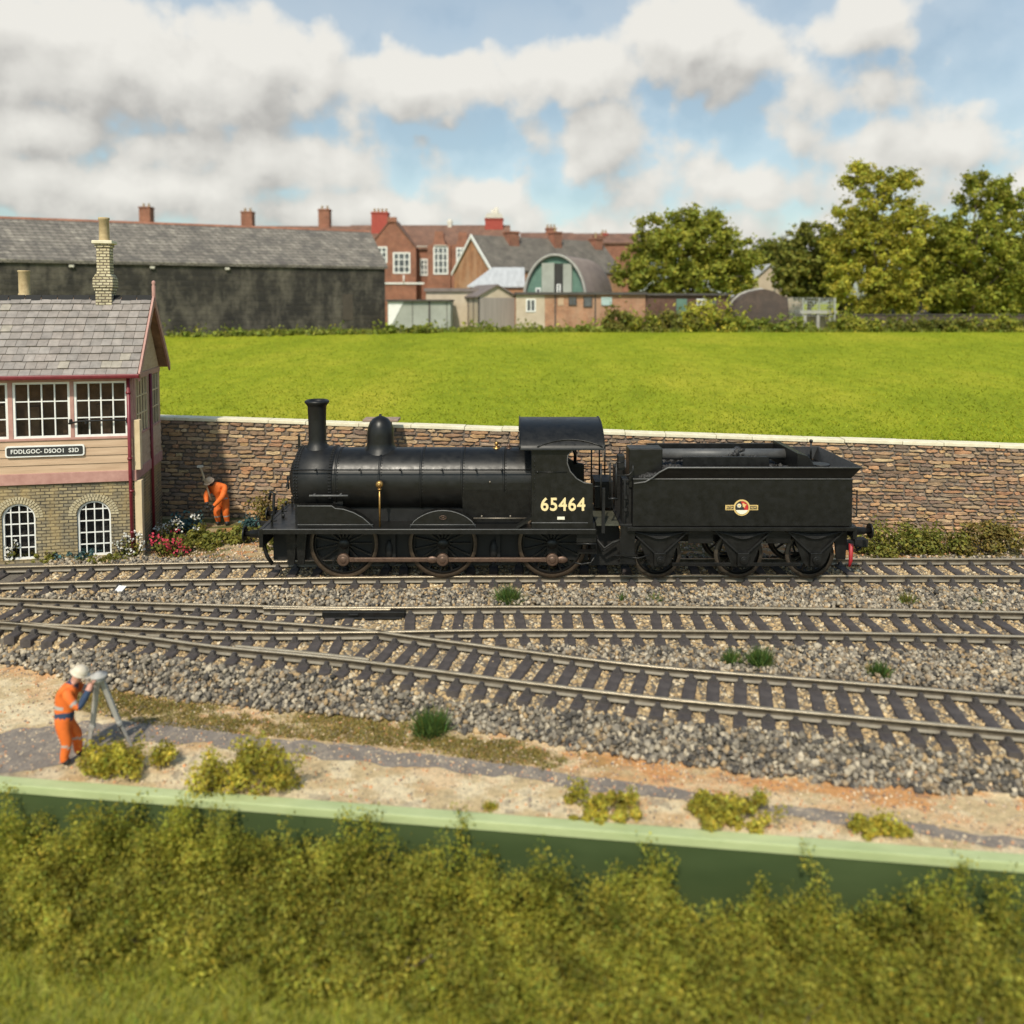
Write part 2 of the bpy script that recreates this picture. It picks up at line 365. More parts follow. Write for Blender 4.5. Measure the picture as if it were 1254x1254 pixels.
def vnoise(x, y, s=1., o=0):              # value noise for colour and height of ground
    x = np.asarray(x)*s+o*17.3; y = np.asarray(y)*s+o*9.1; xi = np.floor(x).astype(int); yi = np.floor(y).astype(int); fx = x-xi; fy = y-yi
    fx = fx*fx*(3-2*fx); fy = fy*fy*(3-2*fy); L = lambda a, b: _lat[a % 256, b % 256]
    return (L(xi, yi)*(1-fx)+L(xi+1, yi)*fx)*(1-fy)+(L(xi, yi+1)*(1-fx)+L(xi+1, yi+1)*fx)*fy
def fbm(x, y, s=1., o=0, n=4):
    t = 0; a = .5
    for i in range(n): t = t+a*vnoise(x, y, s*2**i, o+i); a *= .5
    return t/(1-.5**n)
def sstep(a, b, x): t = np.clip((x-a)/(b-a), 0, 1); return t*t*(3-2*t)
def leaf_cloud(name, P, Nrm, size, mat, col, aspect=1.6, extra=None, parent=None, loc=(0,0,0)):
    n = len(P); d = rng.normal(size=(n, 3)); nr = Nrm+.55*rng.normal(size=(n, 3)); nr /= np.linalg.norm(nr, axis=1)[:, None]
    a = np.cross(nr, d); a /= np.linalg.norm(a, axis=1)[:, None]; b = np.cross(nr, a); sz = (size*rng.uniform(.6, 1.35, n))[:, None]
    V = np.stack([P-a*sz*aspect*.5, P+b*sz*.5+nr*sz*.12, P+a*sz*aspect*.5, P-b*sz*.5+nr*sz*.12], 1).reshape(-1, 3)
    return npmesh(name, V, np.arange(4*n).reshape(n, 4), mat, col)
def clumps(centers, radii, per, sq=(1, 1, 1)):   # leaf positions and outward normals
    P = []; Nn = []
    for c, r in zip(centers, radii):
        k = max(4, int(per*r**2)); d = rng.normal(size=(k, 3)); d /= np.linalg.norm(d, axis=1)[:, None]
        rr = r*rng.uniform(.25, 1.0, k)**.5*(1+.15*rng.normal(size=k)); P.append(c+d*rr[:, None]*np.array(sq)); Nn.append(d+np.array([0, 0, .5]))
    return np.concatenate(P), np.concatenate(Nn)
def leafcol(n, base=1., var=.25, hue=.12):
    v = base*(1+var*rng.normal(size=n)).clip(.35, 1.9); h = hue*rng.normal(size=n); return np.stack([v*(1+h), v, v*(1-.5*h)], 1).clip(.1, 2.2)
def blades(name, P, h, w, mat, col, lean=.35):
    n = len(P); t = rng.uniform(0, 2*np.pi, n); a = np.stack([np.cos(t), np.sin(t), 0*t], 1); ln = np.stack([rng.normal(size=n), rng.normal(size=n), 0*t], 1)*lean
    hh = (h*rng.uniform(.5, 1.25, n))[:, None]; top = P+np.array([0, 0, 1])*hh+ln*hh
    V = np.stack([P-a*w, P+a*w, top], 1).reshape(-1, 3); return npmesh(name, V, np.arange(3*n).reshape(n, 3), mat, col)
_t = (1+5**.5)/2
ICO_V = np.array([(-1,_t,0),(1,_t,0),(-1,-_t,0),(1,-_t,0),(0,-1,_t),(0,1,_t),(0,-1,-_t),(0,1,-_t),(_t,0,-1),(_t,0,1),(-_t,0,-1),(-_t,0,1)])/np.sqrt(1+_t*_t)
ICO_F = np.array([(0,11,5),(0,5,1),(0,1,7),(0,7,10),(0,10,11),(1,5,9),(5,11,4),(11,10,2),(10,7,6),(7,1,8),(3,9,4),(3,4,2),(3,2,6),(3,6,8),(3,8,9),(4,9,5),(2,4,11),(6,2,10),(8,6,7),(9,8,1)])
def stones(name, P, r, mat, pal, w=None):
    n = len(P); idx = rng.choice(len(pal), n, p=w); c = np.array(pal)[idx]*(1+.16*rng.normal(size=(n, 1))).clip(.5, 1.5)
    v = ICO_V[None]*(1+.30*rng.normal(size=(n, 12, 1))).clip(.4, 1.7); sc = rng.uniform(.65, 1.3, (n, 1, 3)); v = v*sc
    q = rng.normal(size=(n, 4)); q /= np.linalg.norm(q, axis=1)[:, None]; a, b, cc, d = q.T
    Rm = np.stack([np.stack([1-2*(cc*cc+d*d), 2*(b*cc-d*a), 2*(b*d+cc*a)], 1), np.stack([2*(b*cc+d*a), 1-2*(b*b+d*d), 2*(cc*d-b*a)], 1), np.stack([2*(b*d-cc*a), 2*(cc*d+b*a), 1-2*(b*b+cc*cc)], 1)], 1)
    v = np.einsum('nij,nkj->nki', Rm, v)*(r*rng.uniform(.6, 1.3, n))[:, None, None]+P[:, None, :]
    Fc = (ICO_F[None]+12*np.arange(n)[:, None, None]).reshape(-1, 3); return npmesh(name, v.reshape(-1, 3), Fc, mat, np.repeat(c, 20, 0))
# ------------------------------------------------------------------ setting: lawn, layout ground, path, ballast, field
def line_fn(pix, z):
    p = sorted([tuple(G(x, y, z)[:2]) for x, y in pix]); xs = [a for a, b in p]; ys = [b for a, b in p]
    def f(X):
        X = np.asarray(X, float); r = np.interp(X, xs, ys)
        r = np.where(X < xs[0], ys[0]+(X-xs[0])*(ys[1]-ys[0])/(xs[1]-xs[0]), r)
        return np.where(X > xs[-1], ys[-1]+(X-xs[-1])*(ys[-1]-ys[-2])/(xs[-1]-xs[-2]), r)
    return f
ZP = -.35                                   # level of the sandy strip in front of the ballast
Yboard = line_fn([(0, 950), (1254, 1046)], ZP+.04)
Yfoot = line_fn([(0, 812), (100, 838), (200, 858), (300, 868), (400, 876), (500, 884), (620, 902), (700, 920), (850, 940), (1000, 958), (1254, 978)], ZP)
Ywall = line_fn([(195, 632), (1254, 655)], 0.)
def gz(X, Y):
    X = np.asarray(X, float); Y = np.asarray(Y, float); d = Y-Yfoot(X)
    return ZP*(1-sstep(-.05, .62, d))+.03*(fbm(X, Y, 1.7, 3)-.5)*(1-sstep(0, .5, d))
# layout ground as one coloured grid
nx, ny = 560, 260
X = np.linspace(-17, 17, nx)[None, :].repeat(ny, 0); t = np.linspace(0, 1, ny)[:, None]
Y = (Yboard(X)-.02)*(1-t)+(Ywall(X)+.1)*t
Z = gz(X, Y); d = Y-Yfoot(X)
sand = np.array([.61, .46, .255]); pale = np.array([.78, .64, .41]); orange = np.array([.64, .32, .12]); moss = np.array([.24, .185, .06]); grey = np.array([.22, .18, .15]); soil = np.array([.13, .085, .05])
n1 = fbm(X, Y*2.2, .9, 1); n2 = fbm(X, Y*1.5, 2.6, 5); n3 = fbm(X, Y, 6, 9)
c = sand+(pale-sand)*sstep(.4, .62, n2)[..., None]
def over(c, col, m): m = np.clip(m, 0, 1)[..., None]; return c*(1-m)+col*m
left = 1-sstep(-2.0, 1.6, X)
c = over(c, orange, 1.0*sstep(-1.2, -.2, d)*(1-sstep(-.05, .2, d))*sstep(.40, .62, n2*.5+n1*.5)*(1.15-left*.35))
c = over(c, orange*np.array([1.05, 1.1, 1.2]), .35*sstep(.55, .72, fbm(X, Y*1.6, 1.5, 12)))
mz = sstep(-.95, -.4, d)*(1-sstep(-.18, .12, d))*sstep(-8.3, -7.2, X)*(1-sstep(.6, 2.0, X))
c = over(c, moss, mz*sstep(.36, .52, n1*.6+n3*.4)*.9)
c = over(c, grey, .85*(1-sstep(-8.3, -6.0, X))*(1-sstep(.5, 1.0, Y-Yboard(X)-.25*(n2-.5)))*sstep(.28, .5, n2))
c = over(c, grey*.85, .5*sstep(.60, .72, n3)*sstep(.48, .6, n1))
back = sstep(19.9, 20.3, Y)
bk = sand*.75+(orange*.8-sand*.75)*sstep(.45, .6, n2)[..., None]; bk = bk+(np.array([.10, .10, .025])-bk)*(sstep(.40, .55, n1)*.8+.2*sstep(21, 22, Y))[..., None]
c = c*(1-back[..., None])+bk*back[..., None]
c = over(c, soil, sstep(.1, .3, d)*(1-back)*.9)
def grid_mesh(name, X, Y, Z, mat, c=None):
    a, b = X.shape; V = np.stack([X, Y, Z], -1).reshape(-1, 3); i = np.arange(a*b).reshape(a, b)
    Fq = np.stack([i[:-1, :-1], i[:-1, 1:], i[1:, 1:], i[1:, :-1]], -1).reshape(-1, 4)
    return npmesh(name, V, Fq, mat, None if c is None else c[:-1, :-1].reshape(-1, 3), True)
k = NT('layout_ground'); a = k.n('ShaderNodeAttribute', attribute_name='Col'); nz = k.noise(9, 9, .75); nz2 = k.noise(38, 5, .7)
cc = k.mix(1., a.outputs['Color'], k.ramp(nz.outputs['Fac'], [(.28, (.6, .57, .55)), (.5, (1, 1, 1)), (.72, (1.25, 1.25, 1.22))]), 'MULTIPLY')
cc = k.mix(1., cc, k.ramp(nz2.outputs['Fac'], [(.3, (.55, .52, .5)), (.45, (1, 1, 1))]), 'MULTIPLY')
k.color(cc); k.b.inputs['Roughness'].default_value = .95; k.bump(nz2.outputs['Fac'], .9, .04); M['ground'] = k.m
tag(link('ground', grid_mesh('ground', X, Y, Z, M['ground'], c)), kind='structure')
# grey trodden path
pp = [(-40, 925, 40), (60, 915, 46), (130, 905, 34), (190, 895, 20), (330, 911, 15), (450, 925, 17), (560, 936, 16), (640, 945, 15), (760, 966, 15), (900, 985, 14), (1050, 1005, 14), (1180, 1024, 12), (1300, 1040, 10)]
cl = spline([tuple(G(x, y, ZP)[:2])+((G(x, y-w/2, ZP)-G(x, y+w/2, ZP)).length,) for x, y, w in pp], .06); kx = np.linspace(-.5, .5, 9)
PX = cl[:, 0][None, :].repeat(9, 0); e = (fbm(cl[:, 0], 0*cl[:, 0], 2.5, 20)-.5)*.16
PY_ = cl[:, 1][None, :]+kx[:, None]*cl[:, 2][None, :]*(.75+.7*fbm(cl[:, 0], 0*cl[:, 0]+kx[:, None]*3, 4, 30))+e
k = NT('grey_path'); nz = k.noise(5, 8, .75); n2_ = k.noise(30, 6, .7); cc = k.ramp(nz.outputs['Fac'], [(.3, (.16, .135, .115)), (.52, (.235, .198, .165)), (.7, (.42, .34, .245))])
cc = k.mix(1., cc, k.ramp(n2_.outputs['Fac'], [(.3, (.6, .6, .6)), (.6, (1.1, 1.1, 1.1))]), 'MULTIPLY'); k.color(cc); k.b.inputs['Roughness'].default_value = .95; k.bump(n2_.outputs['Fac'], .6, .03)
tag(link('path', grid_mesh('path', PX, PY_, gz(PX, PY_)+.006, k.m)), kind='structure')
# gravel lying on the sandy strip
n = 7000; gx = rng.uniform(-11, 13, n); u = rng.random(n); gy = Yboard(gx)+.08+u*(Yfoot(gx)+.25-Yboard(gx)); P = np.stack([gx, gy, gz(gx, gy)+.004], 1)
tag(link('gravel', stones('gravel', P, .016, M['ballast'], [(.52, .38, .24), (.62, .50, .34), (.55, .26, .12), (.20, .16, .14), (.38, .28, .19)], [.3, .25, .2, .12, .13])), label='loose sand coloured gravel scattered over the ground by the path', kind='stuff')
n = 5000; gx = rng.uniform(-11, 15, n); gy = rng.uniform(20.0, 22.4, n); P = np.stack([gx, gy, gz(gx, gy)+.004], 1)
tag(link('gravel', stones('gravel', P, .03, M['ballast'], [(.45, .33, .22), (.52, .42, .3), (.5, .25, .13), (.20, .16, .14)])), label='loose gravel on the ground between the back track and the stone wall', kind='stuff')

# ------------------------------------------------------------------ railway tracks
ZR, ZS = .2, .06
def rail_path(pix): return spline([tuple(G(x, y, ZR)[:2]) for x, y in pix], .2)
PR = {
 'b_far': [(-140, 699), (0, 694), (150, 690.5), (300, 687.5), (470, 685.5), (620, 684.5), (900, 684), (1254, 684), (1420, 685)],
 'b_near': [(-140, 719), (0, 714), (150, 710.5), (300, 708.2), (470, 706), (620, 705), (900, 704.5), (1254, 705), (1420, 706)],
 'm_far': [(-140, 726), (0, 732), (210, 738.5), (420, 743), (640, 742), (800, 742.3), (1030, 745), (1254, 749), (1420, 753)],
 'm_near': [(-140, 752), (0, 761), (140, 767.5), (268, 773), (410, 773.5), (620, 770.5), (800, 771.2), (1030, 774), (1254, 778.6), (1420, 783)],
 'f_far': [(30, 740), (140, 748), (268, 757), (420, 767.5), (500, 778), (640, 796), (800, 815), (1030, 834), (1254, 853), (1420, 868)],
 'f_near': [(-140, 745), (0, 760), (167, 778), (268, 791), (420, 806), (640, 834), (800, 853), (1030, 875), (1254, 895.5), (1420, 911)],
}
RP = {k_: rail_path(v) for k_, v in PR.items()}
def sweep_rail(path, name, parent):
    prof = [(-.062, ZS), (.062, ZS), (.062, ZS+.018), (.016, ZS+.035), (.012, ZR-.05), (.036, ZR-.038), (.036, ZR-.006), (.028, ZR), (-.028, ZR), (-.036, ZR-.006), (-.036, ZR-.038), (-.012, ZR-.05), (-.016, ZS+.035), (-.062, ZS+.018)]
    mi_of = {0: 2, 1: 2, 2: 2, 13: 2, 12: 2, 7: 1, 6: 1, 8: 1}
    t_ = np.gradient(path, axis=0); t_ /= np.linalg.norm(t_, axis=1)[:, None]; nrm = np.stack([-t_[:, 1], t_[:, 0]], 1); m = len(prof); n = len(path)
    V = np.array([[(*(path[i]+nrm[i]*w), z) for w, z in prof] for i in range(n)]).reshape(-1, 3); Fc = []; mi = []
    for i in range(n-1):
        for j in range(m): Fc.append((i*m+j, i*m+(j+1) % m, (i+1)*m+(j+1) % m, (i+1)*m+j)); mi.append(mi_of.get(j, 0))
    return link(name, npmesh(name, V, Fc, [M['rail_side'], M['rail_top'], M['rail_foot']], mi=mi), parent)
def near_pt(path, p): return path[np.argmin(np.linalg.norm(path-p, axis=1))]
_sl = {}
def sleeper_mesh(L, chairs):
    key = (round(L, 1), tuple(round(c_, 1) for c_ in chairs))
    if key in _sl: return _sl[key]
    b = MB(); b.prism([(-.108, -.1), (.108, -.1), (.108, ZS-.02), (.09, ZS), (-.09, ZS), (-.108, ZS-.02)], -L/2, L/2, 0)
    for cx in chairs:
        b.box(-.075, .075, cx-.15, cx+.15, ZS-.002, ZS+.022, 1)
        for s_ in (-1, 1): b.prism([(-.05, ZS+.02), (.05, ZS+.02), (.035, ZS+.085), (-.035, ZS+.085)], cx+s_*.105-.045, cx+s_*.105+.045, 1); b.cyl((.0, cx+s_*.115, ZS+.08), (.0, cx+s_*.115, ZS+.105), .022, n=6, mi=1)
    _sl[key] = b.mesh('sleeper', [M['sleeper'], M['chair']]); return _sl[key]
def sleepers(parent, near, far, sp, x0, x1, extra=(), ext=.36):
    Ls = np.r_[0, np.cumsum(np.linalg.norm(np.diff(near, axis=0), axis=1))]
    for s_ in np.arange(sp/2, Ls[-1], sp):
        p = np.array([np.interp(s_, Ls, near[:, q]) for q in (0, 1)])
        if not (x0 < p[0] < x1): continue
        q = near_pt(far, p); dirv = q-p; g_ = np.linalg.norm(dirv); dirv /= g_
        off = [0, g_]
        for ex in extra:
            dd = ex-p; al = dd@dirv; pe = np.abs(dd[:, 0]*dirv[1]-dd[:, 1]*dirv[0]); i = np.argmin(pe)
            if pe[i] < .15 and .12 < al[i] < g_-.12: off.append(al[i])
        L = g_+2*ext; cc_ = p+dirv*g_/2; off = [round(o-g_/2, 3) for o in sorted(off)]
        ang = math.atan2(dirv[1], dirv[0])-math.pi/2+random.uniform(-.02, .02)
        link('sleeper', sleeper_mesh(L, off), parent, (cc_[0]+random.uniform(-.015, .015), cc_[1], random.uniform(-.006, .004)), (0, 0, ang))
tb = thing('railway_track', 'straight back railway track that the black locomotive stands on', 'railway track', group='railway tracks')
sweep_rail(RP['b_far'], 'rail', tb); sweep_rail(RP['b_near'], 'rail', tb); sleepers(tb, RP['b_near'], RP['b_far'], .53, -12.6, 13.4)
tm = thing('railway_track', 'middle railway track with the turnout blades at its left end', 'railway track', group='railway tracks')
sweep_rail(RP['m_far'], 'rail', tm); sweep_rail(RP['m_near'], 'switch_rail', tm)
xs = G(470, 790, 0).x
sleepers(tm, RP['f_near'], RP['m_far'], .44, -11.2, xs-.7, (RP['m_near'], RP['f_far'])); sleepers(tm, RP['m_near'], RP['m_far'], .44, xs+.15, 13)
tf = thing('railway_track', 'front railway track curving away from the turnout towards the lower right', 'railway track', group='railway tracks')
sweep_rail(RP['f_near'], 'rail', tf); sweep_rail(RP['f_far'], 'rail', tf); sleepers(tf, RP['f_near'], RP['f_far'], .42, xs-.62, 12)
# check rails and the black point bar
for nm, pa, o_ in (('check_rail', RP['m_far'], -.1), ('check_rail', RP['f_near'], .1)):
    sel = pa[(pa[:, 0] > -5.2) & (pa[:, 0] < -2.4)]+np.array([0, o_]); sweep_rail(sel, nm, tm)
b = MB(); p = G(446, 750, .12); b.box(p.x-.85, p.x+.85, p.y-.10, p.y+.06, .04, .17); b.box(p.x-.8, p.x+.8, p.y-.16, p.y+.0, .02, .07); b.box(p.x-.3, p.x-.1, p.y-.13, p.y-.10, .08, .14)
tag(b.build('point_motor', M['black'], bevel=.012), 'long black plastic point motor bar lying inside the middle track', 'point motor')
b = MB(); p = G(147, 722, .1); b.add([(p.x-.1, p.y-.06, .09), (p.x+.09, p.y-.1, .1), (p.x+.12, p.y+.06, .16), (p.x-.06, p.y+.08, .17)], [(0, 1, 2, 3)]); b.add([(p.x-.1, p.y-.06, .088), (p.x-.13, p.y+.0, .02), (p.x+.08, p.y-.09, .04), (p.x+.09, p.y-.1, .098)], [(0, 1, 2, 3)])
o = b.build('paper_scrap', M['white']); o.modifiers.new('thick', 'SOLIDIFY').thickness = .012; tag(o, 'crumpled white scrap of paper lying by the back rail', 'litter')
# ballast stones
def ballast_pts(n, fn):
    P = []
    while len(P) < n:
        x = rng.uniform(-11.5, 13.5, n); y = rng.uniform(10.6, 20.3, n); m = fn(x, y); q = np.stack([x[m], y[m]], 1); P = q if len(P) == 0 else np.concatenate([P, q])
    return P[:n]
fe = lambda x, y: (y-Yfoot(x)+.22*(fbm(x, y, 2.2, 40)-.5) > -.03) & (y < 20.02+.5*(fbm(x, y, 1.6, 41)-.5))
Q = ballast_pts(88000, fe); gzv = gz(Q[:, 0], Q[:, 1])
def gap(q, a, b_, mar):                    # inside a track
    return (q[:, 1] > np.interp(q[:, 0], RP[a][:, 0], RP[a][:, 1])-mar) & (q[:, 1] < np.interp(q[:, 0], RP[b_][:, 0], RP[b_][:, 1])+mar)
ins = gap(Q, 'b_near', 'b_far', .42) | gap(Q, 'm_near', 'm_far', .42) | gap(Q, 'f_near', 'f_far', .42) | ((Q[:, 0] < xs) & gap(Q, 'f_near', 'm_far', .4))
heap = np.where(ins, -.012, .0+.085*fbm(Q[:, 0], Q[:, 1], 1.3, 50))
front = (Q[:, 1]-Yfoot(Q[:, 0])) < .9
P = np.stack([Q[:, 0], Q[:, 1], gzv+heap+.02*rng.normal(size=len(Q))*~ins], 1)
gpal = [(.185, .158, .122), (.28, .24, .182), (.066, .058, .05), (.41, .345, .25), (.36, .245, .125), (.25, .185, .115)]
fp = P[front & ~ins]; mid = P[~front & ~ins]; inn = P[ins]
tag(link('ballast', stones('ballast', fp, .044, M['ballast'], gpal, [.26, .22, .24, .13, .05, .10])), 'grey stone ballast shoulder sloping down in front of the front track', kind='stuff')
tag(link('ballast', stones('ballast', mid, .041, M['ballast'], gpal, [.17, .20, .20, .20, .10, .13])), 'grey and buff ballast heaped between the railway tracks', kind='stuff')
tag(link('ballast', stones('ballast', inn, .040, M['ballast'], [(.47, .34, .18), (.38, .26, .13), (.26, .19, .11), (.56, .46, .31), (.14, .11, .08)], [.3, .25, .18, .17, .1])), 'honey brown ballast between the sleepers', kind='stuff')
# base under ballast
nx, ny = 200, 90; X = np.linspace(-16.9, 16.9, nx)[None, :].repeat(ny, 0); t = np.linspace(0, 1, ny)[:, None]; Y = (Yfoot(X)+.05)*(1-t)+20.0*t
tag(link('ballast_bed', grid_mesh('ballast_bed', X, Y, gz(X, Y)+.006*np.sin(np.pi*t)+.004, pm('ballast_bed', (.09, .078, .065), (.2, .17, .13), 25, .95, bump=.9))), kind='structure')

# ------------------------------------------------------------------ green board, lawn, field
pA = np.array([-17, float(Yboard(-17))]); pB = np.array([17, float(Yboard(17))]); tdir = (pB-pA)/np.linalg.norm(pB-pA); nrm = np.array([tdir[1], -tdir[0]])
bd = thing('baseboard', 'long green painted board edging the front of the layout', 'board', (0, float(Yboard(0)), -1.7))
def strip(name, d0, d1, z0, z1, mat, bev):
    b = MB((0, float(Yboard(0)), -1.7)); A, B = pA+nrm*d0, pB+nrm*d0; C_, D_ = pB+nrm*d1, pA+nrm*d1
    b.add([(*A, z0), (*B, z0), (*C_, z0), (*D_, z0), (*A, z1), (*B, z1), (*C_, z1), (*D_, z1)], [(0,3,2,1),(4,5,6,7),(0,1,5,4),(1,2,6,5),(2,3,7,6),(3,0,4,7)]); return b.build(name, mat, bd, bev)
strip('top_edge', 0, .19, ZP-.08, ZP+.045, pm('lit_green_edge_paint', (.31, .37, .17), (.45, .50, .26), 2.5, .6, bump=.2, stretch=(.4, 1, 1)), .012)  # paler green stands in for light on the top face
strip('front_panel', .01, .165, -1.7, ZP-.08, pm('shaded_green_board_paint', (.038, .060, .020), (.062, .088, .032), 1.4, .5, bump=.12, stretch=(.3, 1, 1)), .0)  # darker green, shade of the upright face put into the colour
LZ = -1.62
nx, ny = 160, 120; X = np.linspace(-40, 40, nx)[None, :].repeat(ny, 0); t = np.linspace(0, 1, ny)[:, None]; Y = -25*(1-t)+(Yboard(X)-.03)*t
k = NT('lawn'); nz = k.noise(1.6, 8, .7); nz2 = k.noise(26, 6, .7); cc = k.ramp(nz.outputs['Fac'], [(.3, (.18, .195, .022)), (.5, (.29, .295, .035)), (.72, (.41, .39, .065))])
cc = k.mix(1., cc, k.ramp(nz2.outputs['Fac'], [(.3, (.6, .6, .6)), (.7, (1.25, 1.25, 1.25))]), 'MULTIPLY'); k.color(cc); k.b.inputs['Roughness'].default_value = .95; k.bump(nz2.outputs['Fac'], 1., .05); M['lawn'] = k.m
tag(link('lawn', grid_mesh('lawn', X, Y, LZ+.06*fbm(X, Y, .8, 60), M['lawn'])), kind='structure')
M['grass'] = foliage('grass_blades', (.235, .25, .026), (.42, .40, .06), .46, 1.2)
n = 26000; gx = rng.uniform(-7.5, 7.5, n); gy = rng.uniform(7.4, 10.2, n); m = gy < Yboard(gx)-.25; gx, gy = gx[m], gy[m]
P = np.stack([gx, gy, LZ+.06*fbm(gx, gy, .8, 60)-.01], 1)
tag(link('lawn_grass', blades('lawn_grass', P, .13, .012, M['grass'], leafcol(len(P), 1.05, .22), .5)), 'short olive grass in front of the foreground hedge', kind='stuff')
# moss strip beside the ballast
n = 15000; gx = rng.uniform(-8, 1.2, n); dd = rng.uniform(-.78, .05, n); gy = Yfoot(gx)+dd; mm = (fbm(gx, gy*2.2, .9, 1)*.6+fbm(gx, gy, 6, 9)*.4 > .47+.12*rng.normal(size=n)*.5) & (gx+.9*dd*0 < 1.2+dd); gx, gy = gx[mm], gy[mm]
P = np.stack([gx, gy, gz(gx, gy)], 1); M['mossb'] = foliage('moss_blades', (.21, .17, .04), (.31, .245, .07), .35)
tag(link('moss', blades('moss', P, .045, .012, M['mossb'], leafcol(len(P), 1., .25), .8)), 'flat olive moss strip along the foot of the ballast', kind='stuff')
# field behind the wall
FZ = G(627, 405.5, 0); FY1 = 62.0; FZ1 = S(627, 405.5, FY1).z
def fz(X, Y): return 2.15+(FZ1-2.15)*sstep(0, 1, np.clip((np.asarray(Y)-23.)/(FY1-23.), 0, 1)*.5)*2*np.where(np.asarray(Y) < FY1, 1, 1)
def fzz(X, Y):
    q = np.clip((np.asarray(Y, float)-23.)/(FY1-23.), 0, 1); return 2.15+(FZ1-2.15)*(1-(1-q)**1.25)
nx, ny = 160, 120; X = np.concatenate([np.linspace(-700, -70, 20), np.linspace(-65, 65, 120), np.linspace(70, 700, 20)])[None, :].repeat(ny, 0); t = np.linspace(0, 1, ny)[:, None]
Yn_ = np.clip(Ywall(X)+.3, 19, 30); Y = Yn_*(1-t)+FY1*t; Y2 = np.r_[np.linspace(FY1, 140, 12)[1:], np.linspace(180, 1500, 8)][:, None]+0*X[:1]
X = np.concatenate([X, X[:1].repeat(len(Y2), 0)]); Y = np.concatenate([Y, Y2]); Z = fzz(X, Y)
k = NT('field_grass'); nz = k.noise(.16, 6, .6, stretch=(1, .55, 1)); nz2 = k.noise(1.7, 7, .7, stretch=(1, .5, 1)); nz3 = k.noise(12, 4, .7)
cc = k.ramp(nz.outputs['Fac'], [(.3, (.205, .255, .014)), (.5, (.27, .31, .018)), (.7, (.37, .36, .03))])
cc = k.mix(1., cc, k.ramp(nz2.outputs['Fac'], [(.3, (.72, .78, .7)), (.5, (1, 1, 1)), (.72, (1.22, 1.18, 1.3))]), 'MULTIPLY')
cc = k.mix(1., cc, k.ramp(nz3.outputs['Fac'], [(.3, (.75, .75, .75)), (.7, (1.15, 1.15, 1.15))]), 'MULTIPLY')
k.color(cc); k.b.inputs['Roughness'].default_value = .95; k.b.inputs['Specular IOR Level'].default_value = .1; k.bump(nz3.outputs['Fac'], .8, .08); M['field'] = k.m
tag(link('field', grid_mesh('field', X, Y, Z, M['field'])), kind='structure')
M['fieldblade'] = foliage('field_blades', (.235, .28, .014), (.365, .375, .027), .45, .3)
n = 60000; u = rng.random(n); gy = 24.5+(FY1-24.5)*u**1.5; gx = rng.uniform(-.72, .72, n)*gy; m = gy > Ywall(gx)+.6; gx, gy = gx[m], gy[m]
P = np.stack([gx, gy, fzz(gx, gy)-.01], 1); cl_ = leafcol(len(P), 1.0, .14, .06)*(.72+.56*fbm(gx, gy*.7, .28, 70))[:, None]
tag(link('field_grass', blades('field_grass', P, .085, .028, M['fieldblade'], cl_, .9)), 'bright green mown grass covering the field', kind='stuff')

# ------------------------------------------------------------------ stone wall
wl, wr = S(195, 510, G(195, 632, 0).y), S(1254, 545.5, G(1254, 655, 0).y)
w0 = np.array([-14.0, float(Ywall(-14.0))]); w1 = np.array([18.0, float(Ywall(18.0))]); WL = float(np.linalg.norm(w1-w0)); wa = math.atan2(*(w1-w0)[::-1])
def wtop(s):
    x = w0[0]+s*math.cos(wa); return wl.z+(wr.z-wl.z)*(x-wl.x)/(wr.x-wl.x)-.10
wt = thing('stone_wall', 'long coursed rubble stone wall with cream coping behind the locomotive', 'wall', (w0[0], w0[1], 0), wa)
b = MB(); b.prism([(0, -.3), (WL, -.3), (WL, wtop(WL)), (0, wtop(0))], .03, .42, 0); b.build('core', M['mortar'], wt)
pal = [(.36, .245, .145), (.28, .20, .135), (.42, .30, .175), (.21, .16, .125), (.33, .21, .13), (.47, .36, .225), (.20, .15, .11), (.38, .225, .125), (.29, .225, .165), (.43, .28, .15), (.24, .175, .12)]
b = MB(); nrow = 24; z = -.1
